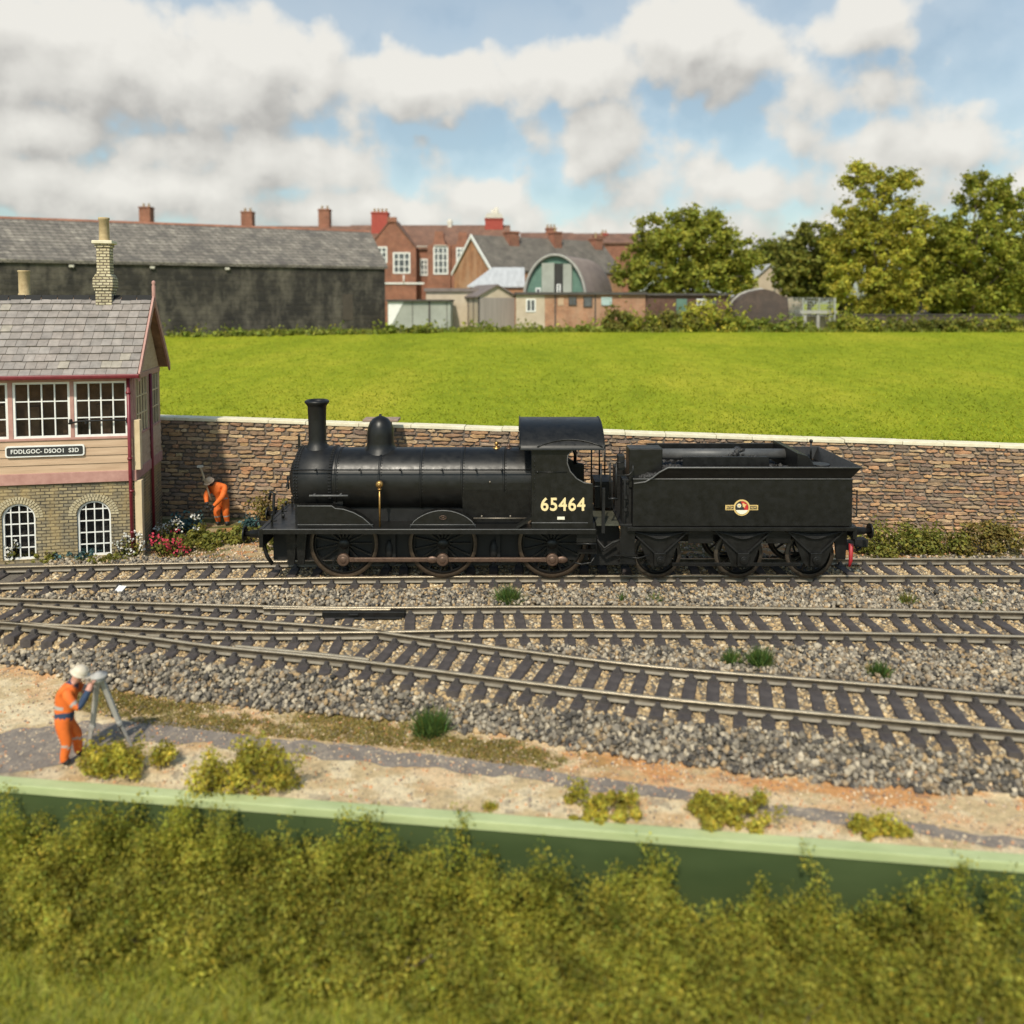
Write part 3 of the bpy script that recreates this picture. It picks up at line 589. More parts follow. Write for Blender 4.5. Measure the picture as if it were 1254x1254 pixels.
for r_ in range(nrow):
    f0, f1 = r_/nrow, (r_+1)/nrow; s = random.uniform(-.4, 0)
    while s < WL:
        L = random.choice([.2, .26, .34, .42, .55])*random.uniform(.8, 1.2); s1 = s+L; g_ = .010; m_ = (s+s1)/2; T = wtop(min(max(m_, 0), WL))
        za, zb = f0*T+g_*.7+random.uniform(-.012, .02), f1*T-g_*.7+random.uniform(-.025, .012); k_ = 4
        if random.random() < .12 and L > .45: za += random.uniform(.0, .03)
        top = [(s+g_+(s1-s-2*g_)*i/k_, zb+random.uniform(-.022, .014)) for i in range(k_+1)]; bot = [(s+g_+(s1-s-2*g_)*i/k_, za+random.uniform(-.014, .022)) for i in range(k_+1)]
        top[0] = (top[0][0]+.012, top[0][1]-.016); top[-1] = (top[-1][0]-.012, top[-1][1]-.016); bot[0] = (bot[0][0]+.012, bot[0][1]+.016); bot[-1] = (bot[-1][0]-.012, bot[-1][1]+.016)
        ring = bot+top[::-1]; cx = sum(p_[0] for p_ in ring)/len(ring); cz = sum(p_[1] for p_ in ring)/len(ring); dp = random.uniform(-.035, .005); N_ = len(ring)
        inn_ = [(cx+(x_-cx)*.93, cz+(z_-cz)*.80) for x_, z_ in ring]; cc = tuple(min(1, q*vv*random.uniform(.96, 1.04)) for vv in [random.uniform(.82, 1.18)] for q in random.choice(pal))
        vs = [(x_, .04, z_) for x_, z_ in ring]+[(x_, dp+.02, z_) for x_, z_ in ring]+[(x_, dp+random.uniform(-.012, .006), z_) for x_, z_ in inn_]
        fs = [(i, (i+1) % N_, N_+(i+1) % N_, N_+i) for i in range(N_)]+[(N_+i, N_+(i+1) % N_, 2*N_+(i+1) % N_, 2*N_+i) for i in range(N_)]+[tuple(range(2*N_, 3*N_))]
        b.add(vs, fs, 0, cc); s = s1
b.c = [tuple(q*w_ for q, w_ in zip(c_, (1.05, .985, .94))) for c_ in b.c]; b.build('stonework', M['stone'], wt)
b = MB(); s = 0
while s < WL:
    L = random.uniform(1.0, 1.7); e_ = min(s+L, WL); dz = random.uniform(-.008, .008)
    b.prism([(s+.006, wtop(s)+dz), (e_-.006, wtop(e_)+dz), (e_-.006, wtop(e_)+.10+dz), (s+.006, wtop(s)+.10+dz)], -.03, .42, 0); s = e_
b.build('coping', M['coping'], wt, .014)
# ------------------------------------------------------------------ signal box
p0 = G(168, 682, 0); PXM = 1/(S(169, 600, p0.y).x-S(168, 600, p0.y).x); BA = R(11); D_ = 2.75; XL = -6.4
def bz(py): return S(168, py, p0.y).z
def bx(px):                                 # photo column -> distance along the front wall
    r_ = ray(px, 530); q = r_.x/r_.y; return (q*p0.y-p0.x)/(math.cos(BA)-q*math.sin(BA))
sb = thing('signal_box', 'signal box with slate roof, tan boarded upper storey and coursed stone base', 'signal box', (p0.x, p0.y, 0), BA)
z_band0, z_band1, z_sill, z_wt, z_eave = bz(588), bz(575), bz(536), bz(466), bz(459)
# stone base with arched window openings
wins = [(bx(91), bx(133)), (bx(-2), bx(40)), (bx(-95), bx(-53))]; ws, wtp = bz(678), bz(611); sp = wtp-(wins[0][1]-wins[0][0])/2*.92
b = MB(); edges = [0.]; T = .18
cur = 0.0
for (a, c_) in wins:
    b.box(c_, cur, 0, T, -.1, z_band0); b.box(a, c_, 0, T, -.1, ws)
    arc = [((a+c_)/2+(c_-a)/2*math.cos(t_), sp+(wtp-sp)*math.sin(t_)) for t_ in np.linspace(math.pi, 0, 15)]
    b.prism([(a, z_band0)]+arc+[(c_, z_band0)], 0, T); cur = a
b.box(XL, cur, 0, T, -.1, z_band0); b.box(-T, 0, T, D_, -.1, z_band0); b.box(XL, XL+T, T, D_, -.1, z_band0); b.box(XL+T, -T, D_-T, D_, -.1, z_band0)
wallb = b.build('stone_base', M['boxstone'], sb)
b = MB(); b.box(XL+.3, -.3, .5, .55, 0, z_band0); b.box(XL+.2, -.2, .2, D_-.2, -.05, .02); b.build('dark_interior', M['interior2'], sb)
for (a, c_) in wins:                        # arches of voussoirs and the windows
    b = MB(); cx = (a+c_)/2; hw = (c_-a)/2
    for rr in (0, 1):
        n_ = 19+rr*5
        for i in range(n_):
            t0 = math.pi*i/n_+.02; t1 = math.pi*(i+1)/n_-.02; r0 = 1.04+.24*rr; r1 = r0+.21
            q = [(cx+hw*r0*math.cos(t0), sp+(wtp-sp)*r0*math.sin(t0)), (cx+hw*r1*math.cos(t0), sp+(wtp-sp)*r1*math.sin(t0)), (cx+hw*r1*math.cos(t1), sp+(wtp-sp)*r1*math.sin(t1)), (cx+hw*r0*math.cos(t1), sp+(wtp-sp)*r0*math.sin(t1))]
            b.prism(q, -.012-.008*random.random(), .02)
    b.build('brick_arch', M['boxstone_plain'], sb)
    w = MB(); fr = .05
    def arcp(sc): return [(cx+(hw-sc)*math.cos(t_), sp+(wtp-sp-sc)*math.sin(t_)) for t_ in np.linspace(math.pi, 0, 15)]
    o_, i_ = [(a, ws)]+arcp(0)+[(c_, ws)], [(a+fr, ws+fr)]+arcp(fr)+[(c_-fr, ws+fr)]
    N_ = len(o_); vs = [(x, y, z) for y in (.05, .11) for x, z in o_]+[(x, y, z) for y in (.05, .11) for x, z in i_]; fs = []
    for i in range(N_):
        j = (i+1) % N_; fs += [(i, j, 2*N_+j, 2*N_+i), (N_+i, 3*N_+i, 3*N_+j, N_+j), (i, N_+i, N_+j, j), (2*N_+i, 2*N_+j, 3*N_+j, 3*N_+i)]
    w.add(vs, fs); win = w.build('arched_window', M['white'], sb)
    w = MB()
    for q in (1, 2, 3):
        x = a+(c_-a)*q/4; h_ = sp+(wtp-sp-.03)*math.sqrt(max(0, 1-((x-cx)/(hw-.03))**2)); w.box(x-.013, x+.013, .06, .095, ws+.03, h_)
    for q in (1, 2, 3, 4):
        z = ws+(wtp-ws)*q/4.75; e_ = hw-.03 if z < sp else (hw-.03)*math.sqrt(max(0, 1-((z-sp)/(wtp-sp-.03))**2)); w.box(cx-e_, cx+e_, .062, .093, z-.013, z+.013)
    w.build('glazing_bars', M['white'], win)
    w = MB(); w.prism([(a+.02, ws+.02)]+arcp(.02)+[(c_-.02, ws+.02)], .1, .106); w.build('pane', M['glass'], win)
# upper storey
b = MB(); nb = 4
for i in range(nb):
    za = z_band1+(z_sill-z_band1)*i/nb; zb = z_band1+(z_sill-z_band1)*(i+1)/nb
    b.prism([(-.035, za), (.0, za), (.0, zb-.006), (-.012, zb-.006)], XL, -.02, 0, 'yz')
    b.prism([(za, .005), (zb-.006, .005), (zb-.006, .02), (za, .045)][::-1], .02, D_-.02, 0, 'zy') if False else b.add([(0, .02, za), (.035, .02, za), (.012, .02, zb-.006), (0, .02, zb-.006), (0, D_-.02, za), (.035, D_-.02, za), (.012, D_-.02, zb-.006), (0, D_-.02, zb-.006)], [(0,1,2,3),(7,6,5,4),(0,4,5,1),(1,5,6,2),(2,6,7,3),(3,7,4,0)])
b.box(XL, -.02, .002, .08, z_band1, z_sill); b.box(-.08, -.002, .08, D_, z_band1, z_sill); b.box(XL, XL+.08, .08, D_, z_band1, z_sill); b.box(XL+.08, -.08, D_-.08, D_, z_band1, z_eave)
b.build('weatherboards', M['boards'], sb)
b = MB(); b.box(XL, .05, -.075, .0, z_band0, z_band1); b.box(0, .05, 0, D_, z_band0, z_band1); b.box(XL, -.0, -.05, .08, z_sill, z_sill+.06); b.box(XL, 0, -.04, .1, z_wt, z_eave-.01)
ww = [(bx(92), bx(157)), (bx(17), bx(87)), (bx(-61), bx(11)), (bx(-141), bx(-67))]; pr = 0.0
for (a, c_) in ww: b.box(c_, pr, -.03, .09, z_sill+.06, z_wt); pr = a
b.box(XL, pr, -.03, .09, z_sill+.06, z_wt)
for yy in (.1, D_*.5, D_-.1): b.box(-.1, .02, yy-.07, yy+.07, z_sill, z_eave)
b.box(-.06, .03, .1, D_, z_wt, z_eave); b.box(-.06, .03, .1, D_, z_sill, z_sill+.06)
b.build('pink_frame', M['pink'], sb, .008)
for (a, c_) in ww:
    w = MB(); z0, z1 = z_sill+.06, z_wt; fr = .055
    w.box(a, c_, -.015, .04, z0, z0+fr); w.box(a, c_, -.015, .04, z1-fr, z1); w.box(a, a+fr, -.015, .04, z0+fr, z1-fr); w.box(c_-fr, c_, -.015, .04, z0+fr, z1-fr); win = w.build('sash_window', M['white'], sb)
    w = MB()
    for q in (1, 2, 3): x = a+fr+(c_-a-2*fr)*q/4; w.box(x-.016, x+.016, -.005, .03, z0+fr, z1-fr)
    for q in (1, 2): z = z0+fr+(z1-z0-2*fr)*q/3; w.box(a+fr, c_-fr, -.002, .027, z-.014, z+.014)
    w.build('glazing_bars', M['white'], win); w = MB(); w.box(a+.03, c_-.03, .03, .036, z0+.03, z1-.03); w.build('pane', M['glass'], win)
for yy in (.17+.05, D_*.5+.1):
    w = MB(); e_ = D_*.5-.3; z0, z1 = z_sill+.06, z_wt
    w.box(-.03, .02, yy, yy+.04, z0, z1); w.box(-.03, .02, yy+e_, yy+e_+.04, z0, z1)
    for q in (1, 2, 3): w.box(-.02, .015, yy+e_*q/4, yy+e_*q/4+.03, z0, z1)
    for q in (1, 2): w.box(-.02, .012, yy+.04, yy+e_, z0+(z1-z0)*q/3, z0+(z1-z0)*q/3+.03)
    win = w.build('side_window', M['creampost'], sb); w = MB(); w.box(-.025, -.02, yy+.02, yy+e_+.02, z0, z1); w.build('pane', M['glass'], win)
b = MB(); b.box(XL+.1, -.12, 1.1, 1.15, z_band1, z_eave); b.box(XL+.1, -.12, .1, 2.6, z_band1-.05, z_band1); b.box(XL+.1, -.12, .1, 2.6, z_eave-.03, z_eave-.005)
for x_ in (-.9, -1.7, -2.6, -3.3, -4.0): b.box(x_-.2, x_+.14, .75, 1.05, z_band1, z_sill+.3+.5*random.random())
b.build('room_interior', M['interior'], sb)
b = MB(); b.tube([(bx(86), -.1, bz(516)), (bx(100), -.1, bz(513.5)), (bx(140), -.1, bz(513)), (bx(158), -.1, bz(514))], .022, 8)
for x_ in (bx(88), bx(107), bx(157)): b.box(x_-.02, x_+.02, -.12, -.02, bz(517), bz(511))
b.build('window_rail', M['black2'], sb)
b = MB(); b.box(-.01, .16, -.05, .15, -.02, z_band0+.0); b.box(.0, .15, -.055, .14, z_band1, bz(514)); b.build('corner_post', M['creampost'], sb, .01)
b = MB(); b.tube([(-.07, -.16, z_eave-.05), (-.075, -.15, bz(580)), (-.085, -.10, bz(588)), (-.075, -.09, .02)], .045, 10)
for zz in (bz(480), bz(560), bz(600), bz(650)): b.lathe([(.045, -.03), (.06, -.03), (.06, .03), (.045, .03)], (-.075, -.15 if zz > bz(585) else -.09, zz), (0, 0, 1), 10)
b.build('downpipe', M['maroon'], sb)
b = MB(); b.tube([(.06, D_*.55, z_eave-.1), (.06, D_*.55, .05)], .04, 8); b.build('downpipe', M['maroon'], sb)
# roof
rz = bz(364.5)+.03; ry = D_/2; ye = -.28; ze = z_eave+.02; xr = .20; slope = Vector((0, ry-ye, rz-ze)); SLn = slope.length; sd = slope.normalized(); sn = Vector((0, -sd.z, sd.y))
if sn.z < 0: sn = -sn
b = MB()
for side in (0, 1):
    m = (lambda v: v) if side == 0 else (lambda v: Vector((v.x, 2*ry-v.y, v.z)))
    q = [m(Vector((x, ye, ze))+sd*s_+sn*(-.03)) for x, s_ in ((XL-.2, 0), (xr, 0), (xr, SLn), (XL-.2, SLn))]; q2 = [m(Vector((x, ye, ze))+sd*s_+sn*(-.08)) for x, s_ in ((XL-.2, 0), (xr, 0), (xr, SLn), (XL-.2, SLn))]
    b.add(q+q2, [(0,1,2,3),(7,6,5,4),(0,4,5,1),(1,5,6,2),(2,6,7,3),(3,7,4,0)])
roof = b.build('roof', M['interior'], sb)
b = MB(); rows = 11
for side in (0, 1):
    m = (lambda v: v) if side == 0 else (lambda v: Vector((v.x, 2*ry-v.y, v.z)))
    for r_ in range(rows):
        x = xr-.02; s0 = SLn*r_/rows-.02; s1 = SLn*(r_+1)/rows+.02; x -= random.uniform(0, .25)
        first = True; xx = xr-.02
        while xx > XL-.2:
            wd = (random.uniform(.12, .28) if first and r_ % 2 else .245)*random.uniform(.97, 1.03); first = False; xa = max(xx-wd, XL-.2); hb = random.uniform(.024, .042); tl = random.uniform(-.008, .008)
            q = [Vector((xa+.004, ye, ze))+sd*(s0+tl)+sn*hb, Vector((xx-.004, ye, ze))+sd*(s0+tl*.5)+sn*(hb+random.uniform(-.006, .006)), Vector((xx-.004, ye, ze))+sd*s1-sn*.006, Vector((xa+.004, ye, ze))+sd*s1-sn*.006]
            lo = [v-sn*.045 for v in q[:2]]; v_ = random.uniform(.86, 1.12); tn = random.random()*.4
            cc = (v_*(1.04+.1*tn), v_, v_*(1.0-.06*tn)) if random.random() > .05 else (1.3, 1.24, 1.12)
            b.add([m(v) for v in q+lo], [(0,1,2,3),(0,4,5,1)], 0, cc); xx = xa
b.build('slates', M['slate'], roof)
b = MB(); x = xr
while x > XL-.2: b.prism([(ry-.10, rz-.10), (ry, rz+.045), (ry+.10, rz-.10)], x-.38, x-.006, 0, 'yz'); x -= .39
b.build('ridge_tiles', M['slate'], roof)
b = MB()
for s_ in (1, -1):
    f = (lambda y: y) if s_ == 1 else (lambda y: 2*ry-y)
    b.add([(xr+dx, f(y), z) for dx in (0, .05) for y, z in ((ye-.02, ze-.16), (ye-.02, ze+.06), (ry, rz+.07), (ry, rz-.17))], [(0,1,2,3),(7,6,5,4),(0,4,5,1),(1,5,6,2),(2,6,7,3),(3,7,4,0)])
b.build('bargeboard', M['pink'], roof)
b = MB(); b.lathe([(.0, .50), (.04, .48), (.055, .43), (.035, .38), (.05, .34), (.05, .0), (.045, -.25), (0, -.25)], (xr+.03, ry, rz-.06), n=14); b.build('finial', M['pink'], roof)
b = MB(); b.prism([(0, z_eave-.02), (D_, z_eave-.02), (ry, rz-.1)], -.06, .0, 0, 'yz'); b.build('gable', M['boards'], sb)
b = MB(); b.prism([(-.40, ze-.075), (-.28, ze-.075), (-.26, ze-.02), (-.26, ze+.03), (-.42, ze+.03), (-.42, ze-.02)], XL-.2, xr+.05, 0, 'yz'); b.build('gutter', M['maroon'], sb, .015)
# chimneys
Yc_ = (Matrix.Rotation(BA, 3, 'Z') @ Vector((-1, ry, 0)))+p0; cpx = 1/(S(138, 300, Yc_.y).x-S(137, 300, Yc_.y).x); cx = xr-.02-(191-138)/cpx
cz = lambda py: S(138, py, Yc_.y).z
ch = MB(); h = .165
ch.box(cx-.2, cx+.2, ry-.2, ry+.2, rz-.25, cz(356)); ch.box(cx-.225, cx+.225, ry-.225, ry+.225, cz(356), cz(352)); ch.box(cx-.25, cx+.25, ry-.25, ry+.25, cz(352), cz(341)); ch.prism([(cx-.25, cz(341)), (cx+.25, cz(341)), (cx+h, cz(335)), (cx-h, cz(335))], ry-.23, ry+.23); ch.box(cx-h, cx+h, ry-h, ry+h, cz(335), cz(299)); ch.box(cx-h-.03, cx+h+.03, ry-h-.03, ry+h+.03, cz(303), cz(299))
chm = ch.build('chimney', brickmat('pale_chimney_brick', (.74, .67, .48), (.56, .48, .31), (.20, .16, .11), .17, .075, .014, 'xpy', 1.0, .02), roof, .012)
b = MB(); b.box(cx-.25, cx+.25, ry-.25, ry+.25, cz(299), cz(295)); b.build('cap', M['coping'], chm, .015)
b = MB(); b.lathe([(.15, cz(295)-.01), (.135, cz(293)), (.125, cz(270)), (.145, cz(269)), (.145, cz(266.5)), (.1, cz(266.5)), (.1, cz(285))], (cx, ry, 0), n=8); b.build('chimney_pot', M['potyellow'], chm)
cx2 = xr-(191-42)/cpx; b = MB(); b.box(cx2-.14, cx2+.14, ry+.1, ry+.38, rz-.35, cz(362)); b.lathe([(.15, cz(362)), (.15, cz(360)), (.135, cz(359)), (.135, cz(334)), (.15, cz(333)), (.15, cz(331.5)), (.1, cz(331.5)), (.1, cz(345))], (cx2, ry+.24, 0), n=10); b.build('chimney_pot', M['potyellow'], roof)
# name board, copied as it reads in the photo
na, nb_ = bx(7), bx(104); nz0, nz1 = bz(555), bz(541.5); nm = MB()
def rrect(x0, x1, z0, z1, r): return [(x0+r-r*math.cos(t_), z0+r-r*math.sin(t_)) for t_ in np.linspace(0, math.pi/2, 5)]+[(x1-r+r*math.sin(t_), z0+r-r*math.cos(t_)) for t_ in np.linspace(0, math.pi/2, 5)]+[(x1-r+r*math.cos(t_), z1-r+r*math.sin(t_)) for t_ in np.linspace(0, math.pi/2, 5)]+[(x0+r-r*math.sin(t_), z1-r+r*math.cos(t_)) for t_ in np.linspace(0, math.pi/2, 5)]
nm.prism(rrect(na, nb_, nz0, nz1, .06), -.075, -.03); npl = nm.build('name_board', M['white'], sb)
nm = MB(); nm.prism(rrect(na+.035, nb_-.035, nz0+.035, nz1-.035, .04), -.081, -.07); nm.build('black_panel', M['emb_black'], npl)
me = text_mesh('FDDLGOC- DSOO1  S3D', .145, .004, M['white'], .0025, 1.05, 1.0); w_ = max(v.co.x for v in me.vertices)-min(v.co.x for v in me.vertices); sx = (nb_-na-.26)/w_
for v in me.vertices: v.co.x *= sx
link('lettering', me, npl, ((na+nb_)/2, -.083, (nz0+nz1)/2), (R(90), 0, 0))
# ------------------------------------------------------------------ steam locomotive
YN, YF = G(640, 705, ZR).y, G(640, 684.5, ZR).y; YC = (YN+YF)/2; YS = YC-1.13   # near face of bodywork
pt = lambda px, py, Y: S(px, py, Y)
loco = thing('steam_locomotive', 'black six-coupled steam locomotive numbered 65464 standing on the back track', 'locomotive', (G(520, 700, ZR).x, YC, ZR))
LO = loco.location
def lb(): return MB(LO)
yb = YC-.75                                 # depth plane for boiler handrail
# boiler
zt = pt(560, 547.5, YC+.05).z; r = .74; zb = zt-r; xs0, xs1, xc = pt(362, 560, YC-.4).x, pt(410, 560, YC-.4).x, pt(651, 560, YC-.5).x
b = lb(); b.lathe([(r-.0, xs1), (r, xc+.05)], (0, YC, zb), (1, 0, 0), 64)
boiler = b.build('boiler', M['black'], loco)
for px in (413, 466, 516, 566, 617):
    b = lb(); x = pt(px, 560, YC-.45).x; b.lathe([(r+.001, x-.028), (r+.011, x-.026), (r+.011, x+.026), (r+.001, x+.028)], (0, YC, zb), (1, 0, 0), 64)
    for t_ in np.arange(-.2, math.pi+.2, .10): b.ball((x+.05, YC-math.cos(t_)*(r+.002), zb+math.sin(t_)*(r+.002)), .015, 6)
    b.build('boiler_band', M['black'], boiler)
b = lb(); b.lathe([(0, xs0), (r+.0, xs0), (r+.03, xs0+.02), (r+.03, xs1-.02), (r+.005, xs1)], (0, YC, zb), (1, 0, 0), 64)
b.box(xs0+.03, xs1+.22, YC-.62, YC+.62, pt(400, 650, YS).z-.02, zb-.1)
for x in (xs0+.05, xs0+.11, xs1-.07, xs1-.035):
    for t_ in np.arange(-.4, math.pi+.4, .095): b.ball((x, YC-math.cos(t_)*(r+.032), zb+math.sin(t_)*(r+.032)), .02, 6)
smoke = b.build('smokebox', M['smoke'], loco)
b = lb(); b.lathe([(0, -.20), (.2, -.19), (.45, -.13), (.56, -.03), (.58, .0)], (xs0, YC, zb+.02), (1, 0, 0), 36); b.cyl((xs0-.32, YC, zb+.02), (xs0-.15, YC, zb+.02), .035); b.bar((xs0-.27, YC, zb+.02), (xs0-.27, YC-.25, zb-.16), .03, .03); b.bar((xs0-.31, YC, zb+.02), (xs0-.31, YC+.1, zb-.28), .03, .03)
for zz in (.28, -.26): b.bar((xs0-.13, YC-.1, zb+zz), (xs0-.06, YC+.58, zb+zz), .03, .06)
b.build('smokebox_door', M['smoke'], smoke)
b = lb()                                    # washout plugs and small fittings low on the firebox and boiler
for px, py in ((590, 632), (625, 632), (660, 640), (600, 590)): v = pt(px, py, YC-r+.02); b.ball((v.x, YC-r-.0, v.z), .028, 6)
b.tube([(pt(580, 634, YC-r).x, YC-r-.05, pt(580, 634, YC-r).z), (pt(645, 634, YC-r).x, YC-r-.05, pt(645, 634, YC-r).z)], .018, 6); b.build('boiler_fittings', M['steel'], boiler)
# chimney
xch = pt(388.5, 520, YC).x; ztop = pt(388, 489.5, YC).z; pxm = 1/(pt(389, 520, YC).x-pt(388, 520, YC).x); rc = 10.6/pxm; H_ = ztop-zt
b = lb(); prof = [(.1, H_-.35), (rc*.72, H_-.3), (rc*.95, H_-.02), (rc*1.18, H_), (rc*1.38, H_-.025), (rc*1.40, H_-.06), (rc*1.16, H_-.12), (rc*1.06, H_-.16), (rc*1.0, H_*.5), (rc*1.0, .20), (rc*1.03, .13), (rc*1.14, .07), (rc*1.36, .025), (rc*1.55, -.04)]
b.lathe(prof, (xch, YC, zt), n=44)
for v in b.v:                               # sweep the base to the smokebox curve
    if v.z < zt+.08: v.z -= max(0, (r-math.sqrt(max(.01, r*r-(v.y-YC)**2))))*.9*(1-(v.z-zt+.05)/.13)
b.build('chimney', M['smoke'], loco)
# dome
xd = pt(466, 530, YC).x; zd = pt(466, 509.5, YC).z; rd = 16.3/pxm; h = zd-zt
b = lb(); prof = [(.0, h+.05), (.03, h+.045), (.035, h+.005), (rd*.3, h-.012), (rd*.58, h-.06), (rd*.8, h-.15), (rd*.94, h-.27), (rd, h-.42), (rd*1.0, .14), (rd*1.03, .07), (rd*1.12, .02), (rd*1.28, -.035), (rd*1.4, -.08)]
b.lathe(prof, (xd, YC, zt), n=44)
for v in b.v:
    if v.z < zt+.1: v.z -= max(0, (r-math.sqrt(max(.01, r*r-(v.y-YC)**2))))*.95*(1-(v.z-zt+.09)/.2)
b.build('steam_dome', M['black'], loco)
# handrail along boiler
yh = YC-r-.07; hz = pt(500, 575.5, yh).z
for s_ in (-1, 1):
    yy = YC+s_*(r+.07); b = lb(); b.tube([(xs0-.02, YC+s_*.5, hz+.0), (xs0, yy, hz), (xc, yy, hz)], .016, 8)
    for px in (386, 440, 490, 541, 583, 614): x = pt(px, 575, yh).x; b.ball((x, yy, hz), .032, 8); b.cyl((x, yy, hz), (x, YC+s_*(r-.02), hz+.0), .018, n=8)
    b.build('handrail', M['black'], boiler)
b = lb(); x0, x1 = pt(375, 608, YS).x, pt(423, 608, YS).x; zz = pt(400, 608, YS+.2).z; b.tube([(x0, YC-r-.12, zz), (x1, YC-r-.12, zz)], .022, 8); b.box(x0+.08, x0+.12, YC-r-.12, YC-.5, zz-.02, zz+.02); b.box(x1-.2, x1-.16, YC-r-.12, YC-.5, zz-.02, zz+.02); b.build('ejector_pipe', M['lining'], smoke)
# lubricator
b = lb(); xl = pt(465, 600, YC-r-.2).x; yl = YC-r-.22; zl0, zl1 = pt(465, 646, yl).z, pt(465, 597, yl).z; b.tube([(xl, yl, zl0), (xl, yl, zl1)], .022, 8); b.lathe([(.0, -.05), (.05, -.05), (.085, -.02), (.085, .02), (.05, .05), (0, .05)], (xl, yl, zl1+.07), (0, 1, 0), 18); b.ball((xl, yl-.06, zl1+.07), .035, 8); b.cyl((xl, yl, zl1-.06), (xl, yl, zl1-.02), .045, n=10); b.build('lubricator', M['brass'], loco)
# firebox lower side
b = lb(); xf0 = pt(566, 620, YS+.3).x; zp = pt(560, 648, YS).z; b.prism([(YC-.66, zp), (YC-r, zb-.1), (YC-r, zb+.05), (YC+r, zb+.05), (YC+r, zb-.1), (YC+.66, zp)], xf0, xc+.03, 0, 'yz'); b.build('firebox', M['black'], loco)
b = lb(); b.box(xs1, xf0, YC-.45, YC+.45, zp-.35, zb-.4); b.build('frames', M['black2'], loco)
# running plate
zp1 = zp; xp0, xp1 = pt(322, 650, YS).x, pt(729, 650, YS).x
b = lb(); b.box(xp0, xp1, YC-1.13, YC+1.13, zp1-.035, zp1); plate = b.build('running_plate', M['black'], loco, .008)
b = lb(); b.box(xp0, xp1, YC-1.145, YC-1.132, zp1-.11, zp1+.004); b.box(xp0, xp1, YC+1.132, YC+1.145, zp1-.11, zp1+.004); b.build('valance', M['black'], plate)
for s_ in (-1, 1): b = lb(); b.tube([(xp0, YC+s_*1.147, zp1-.004), (xp1, YC+s_*1.147, zp1-.004)], .012, 6); b.build('edge_highlight', M['lining'], plate)  # thin grey tube, a painted highlight along the plate edge
b = lb(); b.box(xp0-.09, xp0, YC-1.14, YC+1.14, zp1-.42, zp1+.01); beam = b.build('buffer_beam', M['black'], loco, .01)
def buffer(x, y, z, dirn, parent):
    q = MB(); q.lathe([(.0, 0), (.15, 0), (.15, .05), (.10, .07), (.085, .26), (.07, .28), (.06, .40), (.0, .40)], (0, 0, 0), (dirn, 0, 0), 20)
    o = q.build('buffer', M['black'], parent, loc=(x-LO_.x, y-LO_.y, z-LO_.z)); q = MB(); q.lathe([(.0, .405), (.07, .405), (.16, .385), (.175, .405), (.165, .425), (.1, .445), (0, .45)], (0, 0, 0), (dirn, 0, 0), 26); q.build('buffer_head', M['black'], o)
    q = MB(); q.lathe([(.075, .44), (.075, .456), (0, .46)], (0, 0, 0), (dirn, 0, 0), 16); q.build('buffer_centre', M['bright'], o); return o
LO_ = LO; zbu = pt(308, 653.5, YC-.87).z
for s_ in (-1, 1): buffer(xp0-.09, YC+s_*.87, zbu, -1, beam)
b = lb(); b.bar((xp0-.09, YC, zbu), (xp0-.42, YC, zbu), .05, .09); b.tube([(xp0-.4, YC, zbu), (xp0-.46, YC, zbu+.07), (xp0-.52, YC, zbu), (xp0-.5, YC, zbu-.1)], .03, 8); b.tube([(xp0-.12, YC+.35, zp1-.3), (xp0-.2, YC+.35, zp1+.1), (xp0-.18, YC+.35, zp1+.45), (xp0-.26, YC+.35, zp1+.5), (xp0-.3, YC+.35, zp1+.3)], .035, 8); b.build('coupling_hook', M['black2'], beam)
for y in (-.85, 0, .85): b = lb(); b.box(xp0+.1, xp0+.14, YC+y-.03, YC+y+.03, zp1, zp1+.26); b.box(xp0+.1, xp0+.22, YC+y-.03, YC+y+.03, zp1+.1, zp1+.13); b.build('lamp_iron', M['black'], plate)
b = lb(); b.box(xs0-.04, xs0, YC-.03, YC+.03, zt-.1, zt+.28); b.bar((xs0-.1, YC, zt+.02), (xs0+.03, YC, zt+.02), .05, .04); b.build('lamp_iron', M['black'], smoke)
for px, py in ((338, 625), (350, 618), (347, 634)): b = lb(); p_ = G(px, py, zp1); b.cyl((p_.x, p_.y, zp1), (p_.x, p_.y, zp1+.09), .03, n=8); b.build('plate_fitting', M['black'], plate)
